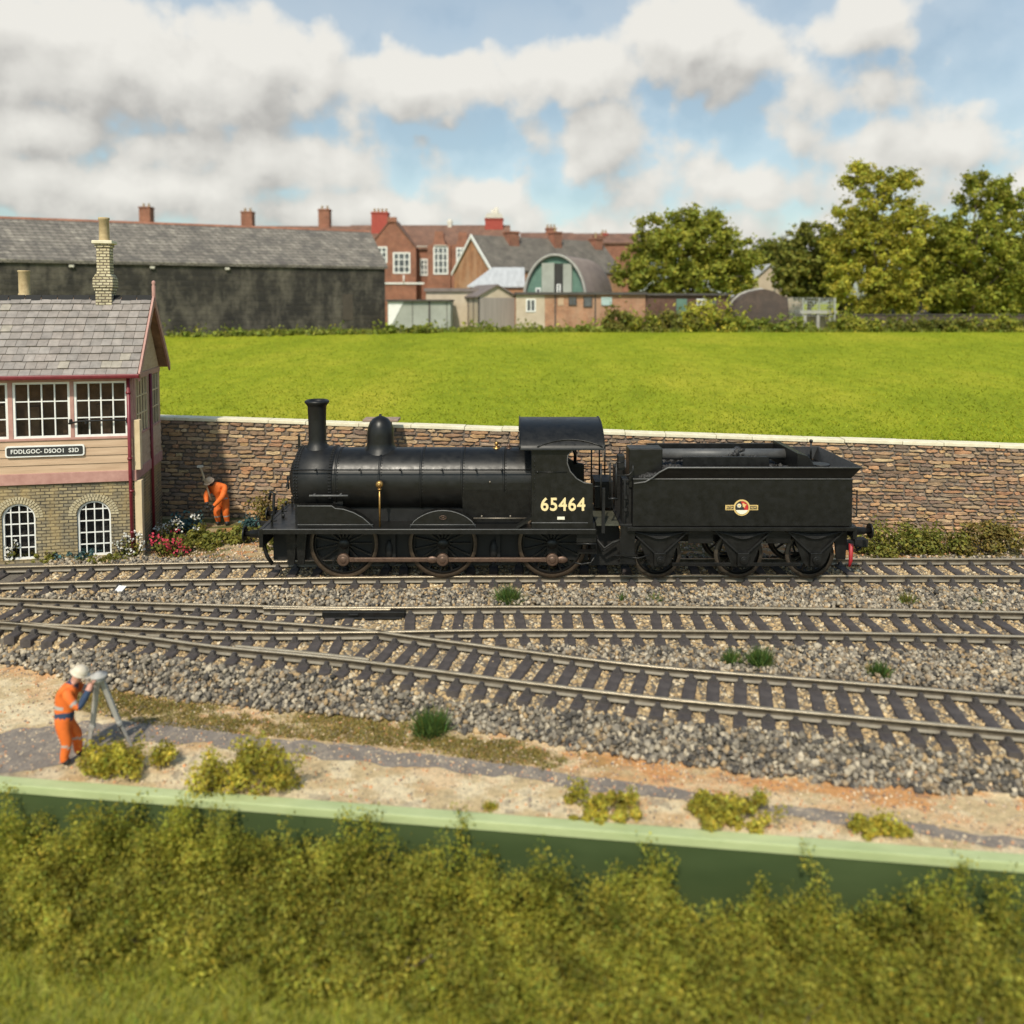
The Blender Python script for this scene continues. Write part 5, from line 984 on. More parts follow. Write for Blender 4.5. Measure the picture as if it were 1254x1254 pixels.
# ------------------------------------------------------------------ plants on the layout
M['shrub'] = foliage('shrub_leaves', (.15, .155, .026), (.25, .23, .05), .42, 2.5)
M['shrub_y'] = foliage('yellow_green_leaves', (.30, .27, .03), (.50, .42, .07), .48, 3)
M['hedge'] = foliage('hedge_leaves', (.205, .212, .023), (.415, .37, .06), .46, 1.1)
M['tuft'] = foliage('tuft_blades', (.055, .095, .02), (.11, .16, .035), .35, 6)
M['blue_leaf'] = foliage('blue_green_leaves', (.04, .10, .10), (.09, .17, .17), .3, 4)
M['petal_w'] = foliage('white_petals', (.62, .60, .54), (.8, .78, .72), .2); M['petal_r'] = foliage('red_petals', (.48, .03, .06), (.62, .08, .12), .25)
M['autumn'] = foliage('brown_green_leaves', (.15, .095, .03), (.22, .19, .04), .35, 3)
def bush(name, label, cat, loc, rx, ry, h, leaf, n, mat, group=None, sprays=10, base=1., clumps_n=26, cr=1., bank=0.):
    t = thing(name, label, cat, loc, 0, group)
    k_ = clumps_n; cs = np.stack([rng.uniform(-1, 1, k_)*rx*.8, rng.uniform(-1, 1, k_)*ry*.8, rng.uniform(.1, .8, k_)*h], 1)
    lim = 1-(cs[:, 0]/rx)**2*.6; cs[:, 2] *= lim*(1-bank*np.clip(.5-cs[:, 1]/ry*.62, 0, 1)); rs = rng.uniform(.16, .34, k_)*min(rx, h)*1.1*cr
    P, Nn = clumps(cs, rs, n/np.sum(rs**2), (1, 1, .85))
    for i in range(sprays):                 # loose stems that break the outline
        a = np.array([rng.uniform(-.9, .9)*rx, rng.uniform(-.7 if not bank else .1, .7)*ry, h*.5]); d = np.array([rng.normal()*.35, rng.normal()*.35, 1.]); L = h*rng.uniform(.3, .62); q = int(n*.012)+6; s = rng.random(q)
        P = np.concatenate([P, a+d*(s*L)[:, None]+rng.normal(size=(q, 3))*leaf*(1.5 if not bank else 2.6)]); Nn = np.concatenate([Nn, rng.normal(size=(q, 3))+np.array([0, 0, .4])])
    m = P[:, 2] > 0; P, Nn = P[m], Nn[m]; fq = 1.1/max(.12, min(rx, h)*.35); cl = leafcol(len(P), base, .24, .10)*(.40+1.25*fbm(P[:, 0]+P[:, 1]*.7+loc[0], P[:, 2]+P[:, 1]*.5, fq, 80, 3))[:, None]
    link('foliage', leaf_cloud('foliage', P, Nn, leaf, mat, cl), t)
    b = MB()
    for i in range(7): a = rng.uniform(-.5, .5, 2)*np.array([rx, ry]); hs = h*(1-bank*1.1); b.tube([(a[0]*.4, a[1]*.4, -.03), (a[0], a[1], hs*.35), (a[0]*1.3+rng.normal()*.04, a[1]*1.2, hs*.62)], [.03*h, .016*h, .005*h], 5)
    b.build('stems', M['leafwood'], t); return t
def on(px, py): 
    p = G(px, py, ZP); 
    for i in range(6): p = G(px, py, float(gz(p.x, p.y)))
    return p
# foreground hedge: bushes on the lawn against the board
hb = [  # px centre, base py, half width px, top py, label
 (30, 1150, 120, 985, 'leftmost olive hedge bush cut by the left edge of the photo'),
 (185, 1165, 130, 978, 'tallest olive hedge bush below the surveyor and his tripod'),
 (330, 1172, 120, 1003, 'olive hedge bush below the round yellow green shrub on the path'),
 (470, 1195, 130, 1018, 'wide olive hedge bush below the dark green plant at the ballast foot'),
 (600, 1215, 110, 1062, 'olive hedge bush just left of the gap that bares the green board'),
 (760, 1235, 120, 1056, 'round olive hedge bush right of centre with bright tips'),
 (890, 1260, 115, 1105, 'low olive hedge bush between the round bush and the right hand gap'),
 (1010, 1270, 100, 1108, 'low olive hedge bush just left of the dark gap in the hedge'),
 (1190, 1278, 95, 1085, 'rightmost olive hedge bush with one tall upright sprig'),
]
for i, (px, py, hw, top, lab) in enumerate(hb):
    p = G(px, py, LZ+.03); mpx = (G(px+10, py, LZ).x-p.x)/10; yc_ = p.y+.45; h = S(px, top+18, yc_).z-LZ
    bush('hedge_bush', lab, 'bush', (p.x, yc_-.16, LZ), hw*mpx*1.08, .85, h*.99, .027, 27000, M['hedge'], 'foreground hedge bushes', 12, 1.05, 110, .68, .42)
p = G(1150, 1215, LZ); t_ = None
# second, lower row of hedge in front
for px, py, hw, top, lab in [(700, 1275, 150, 1150, 'low olive undergrowth in front of the hedge right of the photo centre'), (930, 1310, 170, 1160, 'low olive undergrowth in the lower right of the photo'), (1180, 1325, 150, 1165, 'low olive undergrowth in the lower right corner of the photo'), (400, 1225, 120, 1130, 'low olive undergrowth left of centre along the lawn')]:
    p = G(px, py, LZ+.03); mpx = (G(px+10, py, LZ).x-p.x)/10; yc_ = p.y+.3; h = max(.3, S(px, top+15, yc_).z-LZ)
    bush('undergrowth', lab, 'bush', (p.x, yc_, LZ), hw*mpx, .42, h, .027, 13000, M['hedge'], 'low undergrowth along the hedge', 20, 1.0, 60, .8)
# shrubs beside the path
for px, py, hw, top, lab in [(145, 955, 55, 908, 'small yellow green shrub at the foot of the tripod'), (303, 970, 70, 905, 'largest round yellow green shrub beside the path'), (740, 1004, 48, 972, 'low yellow green shrub against the board right of centre'), (900, 1016, 52, 976, 'spiky yellow green shrub where the path meets the board'), (1072, 1028, 28, 1000, 'sparse yellow green sprig leaning on the board at right'), (1108, 1031, 14, 1010, 'tiny yellow green sprig, the rightmost along the board')]:
    p = G(px, py, ZP); mpx = (G(px+10, py, ZP).x-p.x)/10; yc_ = max(p.y+.12, float(Yboard(p.x))+.26); h = S(px, top, yc_).z-ZP
    bush('shrub', lab, 'shrub', (p.x, yc_, ZP-.01), hw*mpx*1.05, min(.32, hw*mpx*.6), h, .034, int(70*hw), M['shrub_y'], 'yellow green shrubs beside the path', 8, 1.1)
# greenery at the foot of the wall
for px, py, hw, top, kind, lab in [(28, 690, 40, 672, 'shrub', 'low green shrub under the left arched window'), (75, 690, 34, 668, 'blue_leaf', 'blue green plant between the two arched windows'), (120, 694, 30, 680, 'shrub', 'low green plant under the right arched window'),
   (222, 655, 18, 628, 'blue_leaf', 'blue green plant at the wall beside the signal box corner'), (262, 668, 46, 642, 'shrub', 'spreading green shrub at the feet of the bending worker'), (225, 678, 40, 655, 'shrub', 'green flower bed foliage in front of the signal box corner'),
   (303, 652, 12, 630, 'blue_leaf', 'small pale blue plant at the right heel of the bending worker'), (328, 652, 30, 600, 'autumn', 'brown green bush against the wall by the locomotive buffers'), (345, 676, 26, 650, 'shrub', 'green plant seen through the locomotive front steps'),
   (1098, 684, 48, 638, 'shrub', 'green bush against the wall just right of the tender'), (1160, 682, 40, 645, 'shrub', 'middle green bush along the wall right of the tender'), (1215, 682, 48, 634, 'autumn', 'brown green bush along the wall at the right edge')]:
    p = on(px, py); mpx = (G(px+10, py, 0).x-p.x)/10; yc_ = min(p.y+.35, float(Ywall(p.x))-.35); h = S(px, top, yc_).z
    bush('wall_plant', lab, 'plant', (p.x, yc_, float(gz(p.x, yc_))-.02), hw*mpx*1.1, .36, max(.15, h), .058, int(48*hw)+300, M[kind], 'plants along the wall and signal box', 5, 1.05)
def flowers(label, pts, mat, loc):
    t = thing('flowering_plant', label, 'flower', loc); P = []; N_ = []; b = MB(); Q = []
    for (px, py) in pts:
        v = S(px, py, loc[1])-Vector(loc); k_ = 12; P.append(np.array(v)+rng.normal(size=(k_, 3))*.045); N_.append(rng.normal(size=(k_, 3))+np.array([0, -.6, .6])); b.tube([(v.x*.5, 0, 0), (v.x*.9, v.y, v.z*.6), tuple(v)], .01, 4); k2 = 14; s = rng.random((k2, 1)); Q.append(np.array([v.x*.5, 0, 0])+(np.array(v)-np.array([v.x*.5, 0, 0]))*s*.9+rng.normal(size=(k2, 3))*.06)
    P = np.concatenate(P); Q = np.concatenate(Q); link('blossom', leaf_cloud('blossom', P, np.concatenate(N_), .055, mat, leafcol(len(P), 1., .08, .02), 1.1), t); link('foliage', leaf_cloud('foliage', Q, rng.normal(size=Q.shape), .05, M['shrub'], leafcol(len(Q))), t); b.build('stems', M['shrub'], t)
p = G(158, 684, 0); flowers('white flowers growing in front of the signal box corner', [(142, 664), (150, 660), (156, 655), (160, 660), (166, 652), (170, 657), (174, 664), (161, 674), (163, 678), (148, 670), (172, 672), (153, 681)], M['petal_w'], (p.x, p.y, 0))
p = G(205, 682, 0); flowers('red flowers growing beside the signal box corner', [(186, 656), (192, 658), (198, 662), (203, 664), (207, 668), (212, 662), (215, 650), (218, 668), (221, 662), (220, 672), (226, 674), (209, 674), (229, 676), (187, 664), (214, 676)], M['petal_r'], (p.x, p.y, 0))
p = G(215, 668, 0); flowers('white flowers behind the red ones near the wall', [(194, 647), (199, 643), (204, 645), (210, 640), (215, 636), (219, 640), (221, 645), (237, 632), (243, 635), (240, 646), (206, 652)], M['petal_w'], (p.x, p.y+.2, 0))
p = G(12, 690, 0); flowers('white flowers under the left arched window', [(6, 672), (12, 676), (18, 668), (20, 662), (10, 680)], M['petal_w'], (p.x, p.y, 0))
# grass tufts in the ballast
def tuft(label, px, py, hw, h, mat, n=320):
    n = int(n*2.2)
    p = on(px, py); mpx = (G(px+10, py, 0).x-G(px, py, 0).x)/10; d = rng.normal(size=(n, 3)); r_ = hw*mpx; P = np.stack([rng.normal(size=n)*r_*.3, rng.normal(size=n)*r_*.3, np.zeros(n)], 1)
    t = rng.uniform(0, 2*np.pi, n); a = np.stack([np.cos(t), np.sin(t), 0*t], 1); ln = rng.normal(size=(n, 3))*np.array([1, 1, .8]); ln[:, 2] = np.abs(ln[:, 2])+.25; ln /= np.linalg.norm(ln, axis=1)[:, None]; ln *= np.array([r_*1.05, r_*1.05, h*mpx]); hh = (rng.uniform(.35, 1.2, n))[:, None]
    V = np.stack([P+ln*hh*.25-a*.010, P+ln*hh*.25+a*.010, P+ln*hh+rng.normal(size=(n, 3))*.02], 1).reshape(-1, 3)
    o = link('grass_tuft', npmesh('grass_tuft', V, np.arange(3*n).reshape(n, 3), mat, leafcol(n, 1.1, .35, .2)), None, (p.x, p.y, p.z)); tag(o, label, 'grass tuft', 'grass tufts in the ballast')
tuft('dark green grass tuft in the ballast below the rear driving wheel', 622, 739, 19, 24, M['tuft'], 520)
tuft('small green tuft in the ballast below the middle tender wheel', 762, 737, 8, 12, M['tuft'], 120)
tuft('flat green tuft in the ballast right of the small one', 803, 738, 13, 12, M['tuft'], 160)
tuft('green and yellow tuft in the ballast below the rear end of the tender', 1112, 740, 14, 16, M['shrub'], 220)
tuft('short green tuft in the ballast furthest right between the back tracks', 1198, 742, 9, 11, M['tuft'], 120)
tuft('mid green tuft left of the darker one between the middle and front tracks', 895, 814, 14, 22, M['tuft'], 300)
tuft('darkest green tuft standing upright between the middle and front tracks', 931, 817, 17, 28, M['tuft'], 520)
tuft('rightmost green tuft between the middle and front tracks', 1077, 829, 15, 22, M['tuft'], 320)
tuft('dark green bushy tuft at the foot of the ballast shoulder', 527, 896, 25, 30, M['tuft'], 700)
tuft('small yellow green tuft beside the path at the board', 600, 990, 10, 10, M['shrub_y'], 90)
# post with a flat brown cap by the wall
p = S(478, 545, float(Ywall(-3.6))-.5); b = MB((p.x, p.y, 0)); zc = S(478, 513, p.y).z; b.box(p.x-.05, p.x+.05, p.y-.05, p.y+.05, 0, zc-.05); pst = b.build('wooden_post', pm('olive_wood', (.16, .14, .09), (.28, .25, .17), 6, .8), None, .01, loc=(p.x, p.y, 0)); tag(pst, 'wooden post with a flat brown cap behind the steam dome', 'post')
b = MB((p.x, p.y, 0)); xa1, xa2 = S(446, 510, p.y).x, S(489, 510, p.y).x; b.box(xa1, xa2, p.y-.28, p.y+.28, zc-.05, zc+.02); b.build('cap', pm('brown_cap', (.22, .15, .11), (.34, .25, .19), 5, .8), pst, .015)

# ------------------------------------------------------------------ people
PM_ = {'orange': pm('orange_workwear', (.62, .115, .014), (.78, .17, .02), 9, .75, bump=.2), 'navy': pm('navy_cloth', (.018, .035, .075), (.03, .055, .11), 9, .8), 'silver': pm('silver_stripe', (.34, .32, .29), (.45, .42, .38), 20, .5),
       'boot': pm('black_boots', (.012, .012, .012), (.03, .03, .03), 9, .6), 'skin': pm('skin', (.48, .23, .17), (.58, .30, .22), 9, .6), 'glove': pm('black_gloves', (.015, .016, .018), (.03, .03, .032), 9, .7), 'hair': pm('dark_hair', (.03, .02, .015), (.06, .04, .03), 20, .8)}
def person(label, joints, bones, mats, loc, rz, headwear, hands, face_dir, headgear_mat):
    t = thing('person', label, 'person', loc, rz)
    names = list(joints); me = bpy.data.meshes.new('body'); me.from_pydata([joints[n][:3] for n in names], [(names.index(a), names.index(b_)) for a, b_, m in bones], [])
    o = bpy.data.objects.new('body', me); COL.objects.link(o); sk = o.modifiers.new('skin', 'SKIN'); sk.use_smooth_shade = True
    for i, n in enumerate(names):
        r_ = joints[n][3]; me.skin_vertices[0].data[i].radius = r_ if isinstance(r_, tuple) else (r_, r_); me.skin_vertices[0].data[i].use_root = (n == 'pelvis')
    ss = o.modifiers.new('sub', 'SUBSURF'); ss.levels = 2; ss.render_levels = 2; bpy.context.view_layer.update()
    m2 = bpy.data.meshes.new_from_object(o.evaluated_get(bpy.context.evaluated_depsgraph_get())); bpy.data.objects.remove(o)
    import bmesh
    bm = bmesh.new(); bm.from_mesh(m2); tmp = MB()
    mk = list(dict.fromkeys([m for *_, m in bones]+['skin', 'silver', 'hair', 'glove', 'boot'])); 
    seg = [(Vector(joints[a][:3]), Vector(joints[b_][:3]), m) for a, b_, m in bones]
    for f in bm.faces:
        c = f.calc_center_median(); best = None
        for a, b_, m in seg:
            d = b_-a; u = max(0, min(1, (c-a).dot(d)/d.length_squared)); q = (c-(a+d*u)).length
            if best is None or q < best[0]: best = (q, m, u)
        m = best[1]; u = best[2]
        if isinstance(m, str) and '|' in m:      # cloth with a reflective band part way along
            base, at = m.split('|'); m = 'silver' if abs(u-float(at)) < .065 else base
        if m not in mk: mk.append(m)
        f.material_index = mk.index(m); f.smooth = True
    bm.to_mesh(m2); bm.free()
    for hpos, hdir, side, hm in hands:          # palm is in the skeleton; five bent fingers are added here
        hpos, hdir = Vector(hpos), Vector(hdir).normalized(); up = Vector((0, 0, 1)); la = hdir.cross(up).normalized(); nn = la.cross(hdir)
        for i, (off, L) in enumerate(((-.03, .07), (-.01, .08), (.01, .075), (.03, .06))): a = hpos+la*off; tmp.tube([a, a+hdir*L*.6, a+hdir*L*.9-nn*L*.35*1], [.012, .011, .008], 6, mk.index(hm))
        a = hpos+la*.04*side; tmp.tube([a-hdir*.03, a+la*.03*side+hdir*.01, a+la*.035*side+hdir*.045], [.013, .012, .009], 6, mk.index(hm))
    hd = Vector(joints['head'][:3]); fd = Vector(face_dir).normalized(); la = fd.cross(Vector((0, 0, 1))).normalized(); upv = la.cross(fd); sk_i = mk.index('skin')
    tmp.ball(hd+fd*.105-upv*.02, .022, 8, sk_i, (1, 1, 1.2))                       # nose
    for s_ in (-1, 1): tmp.ball(hd+fd*.088+la*.038*s_+upv*.01, .012, 8, mk.index('hair')); tmp.ball(hd+la*.102*s_, .028, 8, sk_i, (.7, .7, 1.2))
    tmp.bar(hd+fd*.094-upv*.06-la*.025, hd+fd*.094-upv*.06+la*.025, .01, .01, mk.index('hair'))
    base = MB(); base.v = [v.co.copy() for v in m2.vertices]; base.f = [list(p_.vertices) for p_ in m2.polygons]; base.m = [p_.material_index for p_ in m2.polygons]; base.s = [True]*len(base.f); base.c = [None]*len(base.f)
    base.add(tmp.v, [], 0); n0 = len(m2.vertices); base.f += [[n0+i for i in f] for f in tmp.f]; base.m += tmp.m; base.s += tmp.s; base.c += [None]*len(tmp.f)
    base.build('body', [PM_[q.split('|')[0]] for q in mk], t)
    b = MB(); c = hd+upv*.035-fd*.01
    rows = [(math.cos(e)*.118, math.sin(e)*.112) for e in np.linspace(-.12, math.pi/2, 8)]; q = []
    b.lathe([(.137, -.02), (.14, -.012)]+rows, c, upv, 22); b.add([c+upv*-.012+fd*(.11+.06*math.cos(a))+la*.11*math.sin(a) for a in np.linspace(-1.5, 1.5, 9)]+[c+fd*.08+la*.1, c+fd*.08-la*.1], [tuple(range(11))])
    b.build(headwear, headgear_mat, t); return t
px_ = G(82, 934, ZP); mp = (G(92, 934, ZP).x-px_.x)/10
sk = .0
J = {'pelvis': (0, 0, .66, (.125, .135)), 'waist': (.01, 0, .80, (.125, .145)), 'chest': (.03, 0, 1.00, (.13, .17)), 'neckb': (.10, 0, 1.16, (.10, .12)), 'neck': (.15, 0, 1.22, .06), 'head': (.22, 0, 1.32, .095), 'crown': (.235, 0, 1.39, .085),
 'shr': (.09, -.19, 1.10, .075), 'elr': (.26, -.24, .90, .065), 'wrr': (.37, -.13, 1.12, .05), 'har': (.40, -.07, 1.21, (.045, .05)), 'shl': (.09, .19, 1.10, .075), 'ell': (.30, .22, .95, .065), 'wrl': (.40, .12, 1.14, .05), 'hal': (.43, .04, 1.22, (.045, .05)),
 'hipr': (-.01, -.09, .60, .105), 'knr': (.06, -.10, .35, .08), 'anr': (.0, -.10, .08, .07), 'ftr': (.10, -.11, .045, .05), 'hipl': (-.0, .09, .60, .105), 'knl': (.14, .11, .36, .08), 'anl': (.14, .13, .09, .07), 'ftl': (.26, .14, .045, .05)}
B_ = [('pelvis', 'waist', 'navy'), ('waist', 'chest', 'orange|.45'), ('chest', 'neckb', 'orange'), ('neckb', 'neck', 'navy'), ('neck', 'head', 'skin'), ('head', 'crown', 'skin'), ('neckb', 'shr', 'orange'), ('shr', 'elr', 'orange|.6'), ('elr', 'wrr', 'navy'), ('wrr', 'har', 'skin'), ('neckb', 'shl', 'orange'), ('shl', 'ell', 'orange|.6'), ('ell', 'wrl', 'navy'), ('wrl', 'hal', 'skin'),
 ('pelvis', 'hipr', 'orange'), ('hipr', 'knr', 'orange'), ('knr', 'anr', 'orange|.12'), ('anr', 'ftr', 'boot'), ('pelvis', 'hipl', 'orange'), ('hipl', 'knl', 'orange'), ('knl', 'anl', 'orange|.12'), ('anl', 'ftl', 'boot')]
person('surveyor in orange workwear and cream helmet leaning to a grey tripod', J, B_, None, (px_.x-.02, px_.y, ZP), R(14), 'helmet', [((.41, -.06, 1.23), (.6, .25, .6), 1, 'skin'), ((.44, .04, 1.24), (.6, -.2, .6), -1, 'skin')], (.9, 0, -.45), pm('cream_helmet', (.55, .47, .36), (.68, .60, .48), 9, .5))
# tripod
th_ = S(121, 832, px_.y+.12); tl = thing('tripod', 'grey surveying tripod standing in front of the man in orange', 'tripod', (th_.x, th_.y, ZP)); tm0 = pm('grey_tripod_paint', (.30, .29, .27), (.44, .42, .39), 6, .6)
top = th_.z-ZP; L1 = G(108, 922, ZP)-Vector((th_.x, th_.y, ZP)); L2 = G(161, 914, ZP)-Vector((th_.x, th_.y, ZP)); L3 = G(152, 898, ZP)-Vector((th_.x, th_.y, ZP))
for i, L in enumerate((L1, L2, L3)):
    b = MB(); d = Vector((L.x, L.y, 0)); b.bar(d*.08+Vector((0, 0, top)), d*.62+Vector((0, 0, top*.36)), .075, .05); b.bar(d*.6+Vector((0, 0, top*.40)), d+Vector((0, 0, .0)), .055, .04); b.bar(d*.58+Vector((0, 0, top*.39)), d*.64+Vector((0, 0, top*.34)), .09, .065); b.build('leg', tm0 if i < 2 else pm('dark_leg', (.10, .085, .06), (.16, .13, .1), 6, .6), tl, .008)
b = MB(); b.cyl((0, 0, top-.02), (0, 0, top+.05), .10, .085, 18); b.lathe([(.12, top+.05), (.12, top+.075), (.06, top+.085), (.05, top+.11), (0, top+.11)], (0, 0, 0), n=18); b.build('head', tm0, tl)
# worker by the wall
p = G(270, 640, 0.); yw = min(p.y, float(Ywall(p.x))-.85); p = Vector((S(271, 634, yw).x, yw, 0.))
J = {'pelvis': (.03, 0, .72, (.15, .125)), 'waist': (.02, .01, .85, (.18, .145)), 'chest': (-.02, -.04, 1.05, (.22, .165)), 'neckb': (-.09, -.14, 1.20, (.12, .10)), 'neck': (-.15, -.21, 1.27, .07), 'head': (-.21, -.29, 1.35, .10), 'crown': (-.22, -.31, 1.42, .09),
 'shr': (-.26, -.10, 1.14, .10), 'elr': (-.35, -.24, .93, .085), 'wrr': (-.29, -.33, .76, .055), 'har': (-.27, -.36, .69, .05), 'shl': (.16, -.06, 1.15, .11), 'ell': (.16, -.30, .92, .09), 'wrl': (-.06, -.38, .68, .055), 'hal': (-.12, -.40, .62, .05),
 'hipr': (-.06, 0, .64, .13), 'knr': (-.10, -.10, .40, .105), 'anr': (-.08, 0, .10, .075), 'ftr': (-.10, -.10, .05, .055), 'hipl': (.13, 0, .64, .13), 'knl': (.15, -.06, .40, .105), 'anl': (.17, .02, .10, .075), 'ftl': (.18, -.10, .05, .055)}
B_ = [('pelvis', 'waist', 'orange|.6'), ('waist', 'chest', 'orange'), ('chest', 'neckb', 'orange'), ('neckb', 'neck', 'orange'), ('neck', 'head', 'hair'), ('head', 'crown', 'skin'), ('neckb', 'shr', 'orange'), ('shr', 'elr', 'orange'), ('elr', 'wrr', 'orange'), ('wrr', 'har', 'glove'), ('neckb', 'shl', 'orange'), ('shl', 'ell', 'orange'), ('ell', 'wrl', 'orange'), ('wrl', 'hal', 'glove'),
 ('pelvis', 'hipr', 'orange'), ('hipr', 'knr', 'orange'), ('knr', 'anr', 'orange|.35'), ('anr', 'ftr', 'boot'), ('pelvis', 'hipl', 'orange'), ('hipl', 'knl', 'orange'), ('knl', 'anl', 'orange|.35'), ('anl', 'ftl', 'boot')]
person('worker in orange overalls bending forward in front of the stone wall', J, B_, None, (p.x, p.y, float(gz(p.x, p.y))), 0, 'helmet', [((-.265, -.37, .66), (.1, -.3, -.9), 1, 'glove'), ((-.14, -.41, .60), (-.3, -.3, -.8), -1, 'glove')], (-.35, -.8, -.55), pm('brown_hat', (.38, .27, .18), (.52, .39, .28), 9, .7))
b = MB(); q0, q1 = S(252, 592, p.y-.3), S(246, 573, p.y-.28); b.tube([q1, q0, q0+(q0-q1)*1.1], .028, 8, 1); b.bar(q1+Vector((-.10, 0, .04)), q1+Vector((.06, 0, .05)), .06, .06, 0); o = b.build('hammer', [pm('pale_hammer_head', (.4, .38, .34), (.55, .52, .47), 9, .5), pm('pale_handle_wood', (.30, .22, .13), (.42, .31, .19), 9, .7)]); tag(o, 'pale headed hammer held by the bending worker', 'hammer')
# ------------------------------------------------------------------ background buildings
M['barnstone'] = brickmat('blackened_rubble_stone', (.040, .034, .027), (.018, .016, .014), (.03, .027, .023), .9, .36, .05, 'xpy', 1.0, .35, 0, (.115, .10, .076))
M['barnroof'] = brickmat('old_stone_slates', (.19, .17, .15), (.32, .29, .25), (.07, .063, .055), .45, .24, .03, 'xpy', .7, .1, 0, (.08, .072, .065))
M['redbrick'] = brickmat('red_brick', (.34, .125, .075), (.26, .095, .06), (.30, .19, .13), .23, .075, .010, 'xpy', .4)
M['redbrick2'] = brickmat('orange_brick', (.48, .225, .11), (.40, .18, .09), (.30, .19, .12), .23, .075, .010, 'xpy', .4, blot=(.46, .28, .17))
M['shedbrick'] = brickmat('weathered_red_brick', (.46, .205, .115), (.36, .15, .085), (.42, .31, .21), .23, .075, .012, 'xpy', .4, blot=(.40, .25, .16))
M['ruinbrick'] = brickmat('grey_brown_brick', (.13, .085, .07), (.09, .065, .055), (.10, .08, .07), .23, .08, .012, 'xpy', .6, blot=(.07, .055, .05))
M['redtile'] = brickmat('brown_red_roof_tiles', (.26, .135, .09), (.19, .105, .075), (.10, .06, .045), .28, .20, .02, 'xpy', .6)
M['greytile'] = brickmat('grey_roof_tiles', (.20, .175, .15), (.155, .14, .12), (.06, .055, .05), .3, .2, .02, 'xpy', .6)
M['asbestos'] = pm('pale_sheet_roof', (.36, .365, .37), (.50, .505, .51), .6, .6, stretch=(6, 1, 1))
M['rustsheet'] = pm('brown_corrugated_sheet', (.13, .10, .09), (.22, .18, .16), 1.4, .6, stretch=(1, 5, 1))
M['cream_conc'] = pm('cream_concrete', (.42, .34, .25), (.54, .45, .34), 1.2, .85); M['grey_boards'] = pm('grey_vertical_boards', (.22, .19, .17), (.32, .28, .25), 1.5, .85, stretch=(6, 6, .2))
M['greypanel'] = pm('grey_green_panel', (.26, .27, .23), (.36, .37, .32), .8, .8); M['greendoor'] = pm('green_painted_boards', (.08, .15, .115), (.12, .21, .16), 2, .6)
M['fascia'] = pm('dark_roof_edge', (.05, .042, .038), (.09, .08, .07), 3, .8); M['cream_stone'] = pm('pale_stone_trim', (.5, .46, .38), (.62, .58, .5), 3, .8); M['conc'] = pm('weathered_concrete', (.26, .25, .22), (.40, .38, .34), 2, .9, bump=.3)
M['redch'] = pm('red_chimney_brick', (.30, .05, .035), (.38, .075, .05), 3, .85); M['darkwin'] = pm('dark_opening', (.02, .018, .016), (.04, .036, .03), 1, .5); M['tealwin'] = pm('pale_teal_board', (.32, .42, .40), (.42, .52, .5), 2, .5)
GB = FZ1
def root(name, label, cat, px, Y, rz=0., group=None, py=402): p = S(px, py, Y); return thing(name, label, cat, (p.x, Y, float(fzz(p.x, Y))-.05), rz, group), p.x
def zh(py, Y): return S(627, py, Y).z-(float(fzz(0, Y))-.05)
def mpp(Y): return S(628, 390, Y).x-S(627, 390, Y).x
def window(parent, x0, x1, z0, z1, y, cols=2, rows=3, fmat='white', gmat='farglass', fr=.09, face='y'):
    b = MB(); T = lambda *a: (b.box(*a) if face == 'y' else b.box(a[2], a[3], a[0], a[1], a[4], a[5]))
    T(x0, x1, y-.06, y, z0, z0+fr); T(x0, x1, y-.06, y, z1-fr, z1); T(x0, x0+fr, y-.06, y, z0+fr, z1-fr); T(x1-fr, x1, y-.06, y, z0+fr, z1-fr)
    for i in range(1, cols): x = x0+(x1-x0)*i/cols; T(x-fr*.35, x+fr*.35, y-.055, y, z0+fr, z1-fr)
    for i in range(1, rows): z = z0+(z1-z0)*i/rows; T(x0+fr, x1-fr, y-.05, y, z-fr*.3, z+fr*.3)
    o = b.build('window', M[fmat], parent); b = MB(); T(x0+fr*.5, x1-fr*.5, y-.03, y-.02, z0+fr*.5, z1-fr*.5); b.build('pane', M[gmat], o); return o
def chimney(parent, x, y, z0, z1, w, mat='redbrick', pots=2, d=None, pm_='potyellow'):
    b = MB(); d = d or w; b.box(x-w/2, x+w/2, y-d/2, y+d/2, z0, z1-.18); b.box(x-w/2-.07, x+w/2+.07, y-d/2-.07, y+d/2+.07, z1-.18, z1-.06); b.box(x-w/2-.02, x+w/2+.02, y-d/2-.02, y+d/2+.02, z1-.06, z1); o = b.build('chimney', M[mat], parent)
    for i in range(pots): b = MB(); b.lathe([(.13, z1), (.11, z1+.35), (.14, z1+.37), (.14, z1+.43), (.09, z1+.43), (.09, z1+.2)], (x+(i-(pots-1)/2)*w/max(1, pots)*.95, y, 0), n=10); b.build('chimney_pot', M[pm_], o)
def gabled(parent, x0, x1, y0, y1, h, rise, wmat, rmat, axis='x', over=.25, th=.14, h2=None):
    b = MB()
    if axis == 'x': b.prism([(y0, -.3), (y1, -.3), (y1, h), ((y0+y1)/2, h+rise), (y0, h)], x0, x1, 0, 'yz')
    else: b.prism([(x0, -.3), (x1, -.3), (x1, h), ((x0+x1)/2, h+rise), (x0, h)], y0, y1, 0, 'xz')
    w = b.build('wall', M[wmat], parent); b = MB(); a0, a1 = (y0, y1) if axis == 'x' else (x0, x1); m = (a0+a1)/2; sl_ = rise/(m-a0)
    e0, e1 = (x0-over, x1+over) if axis == 'x' else (y0-over, y1+over); pl = 'yz' if axis == 'x' else 'xz'
    b.prism([(a0-over, h-over*sl_+.02), (m, h+rise+.02), (a1+over, h-over*sl_+.02), (a1+over, h-over*sl_+.02+th), (m, h+rise+.02+th), (a0-over, h-over*sl_+.02+th)], e0, e1, 0, pl)
    return w, b.build('roof', M[rmat], parent)
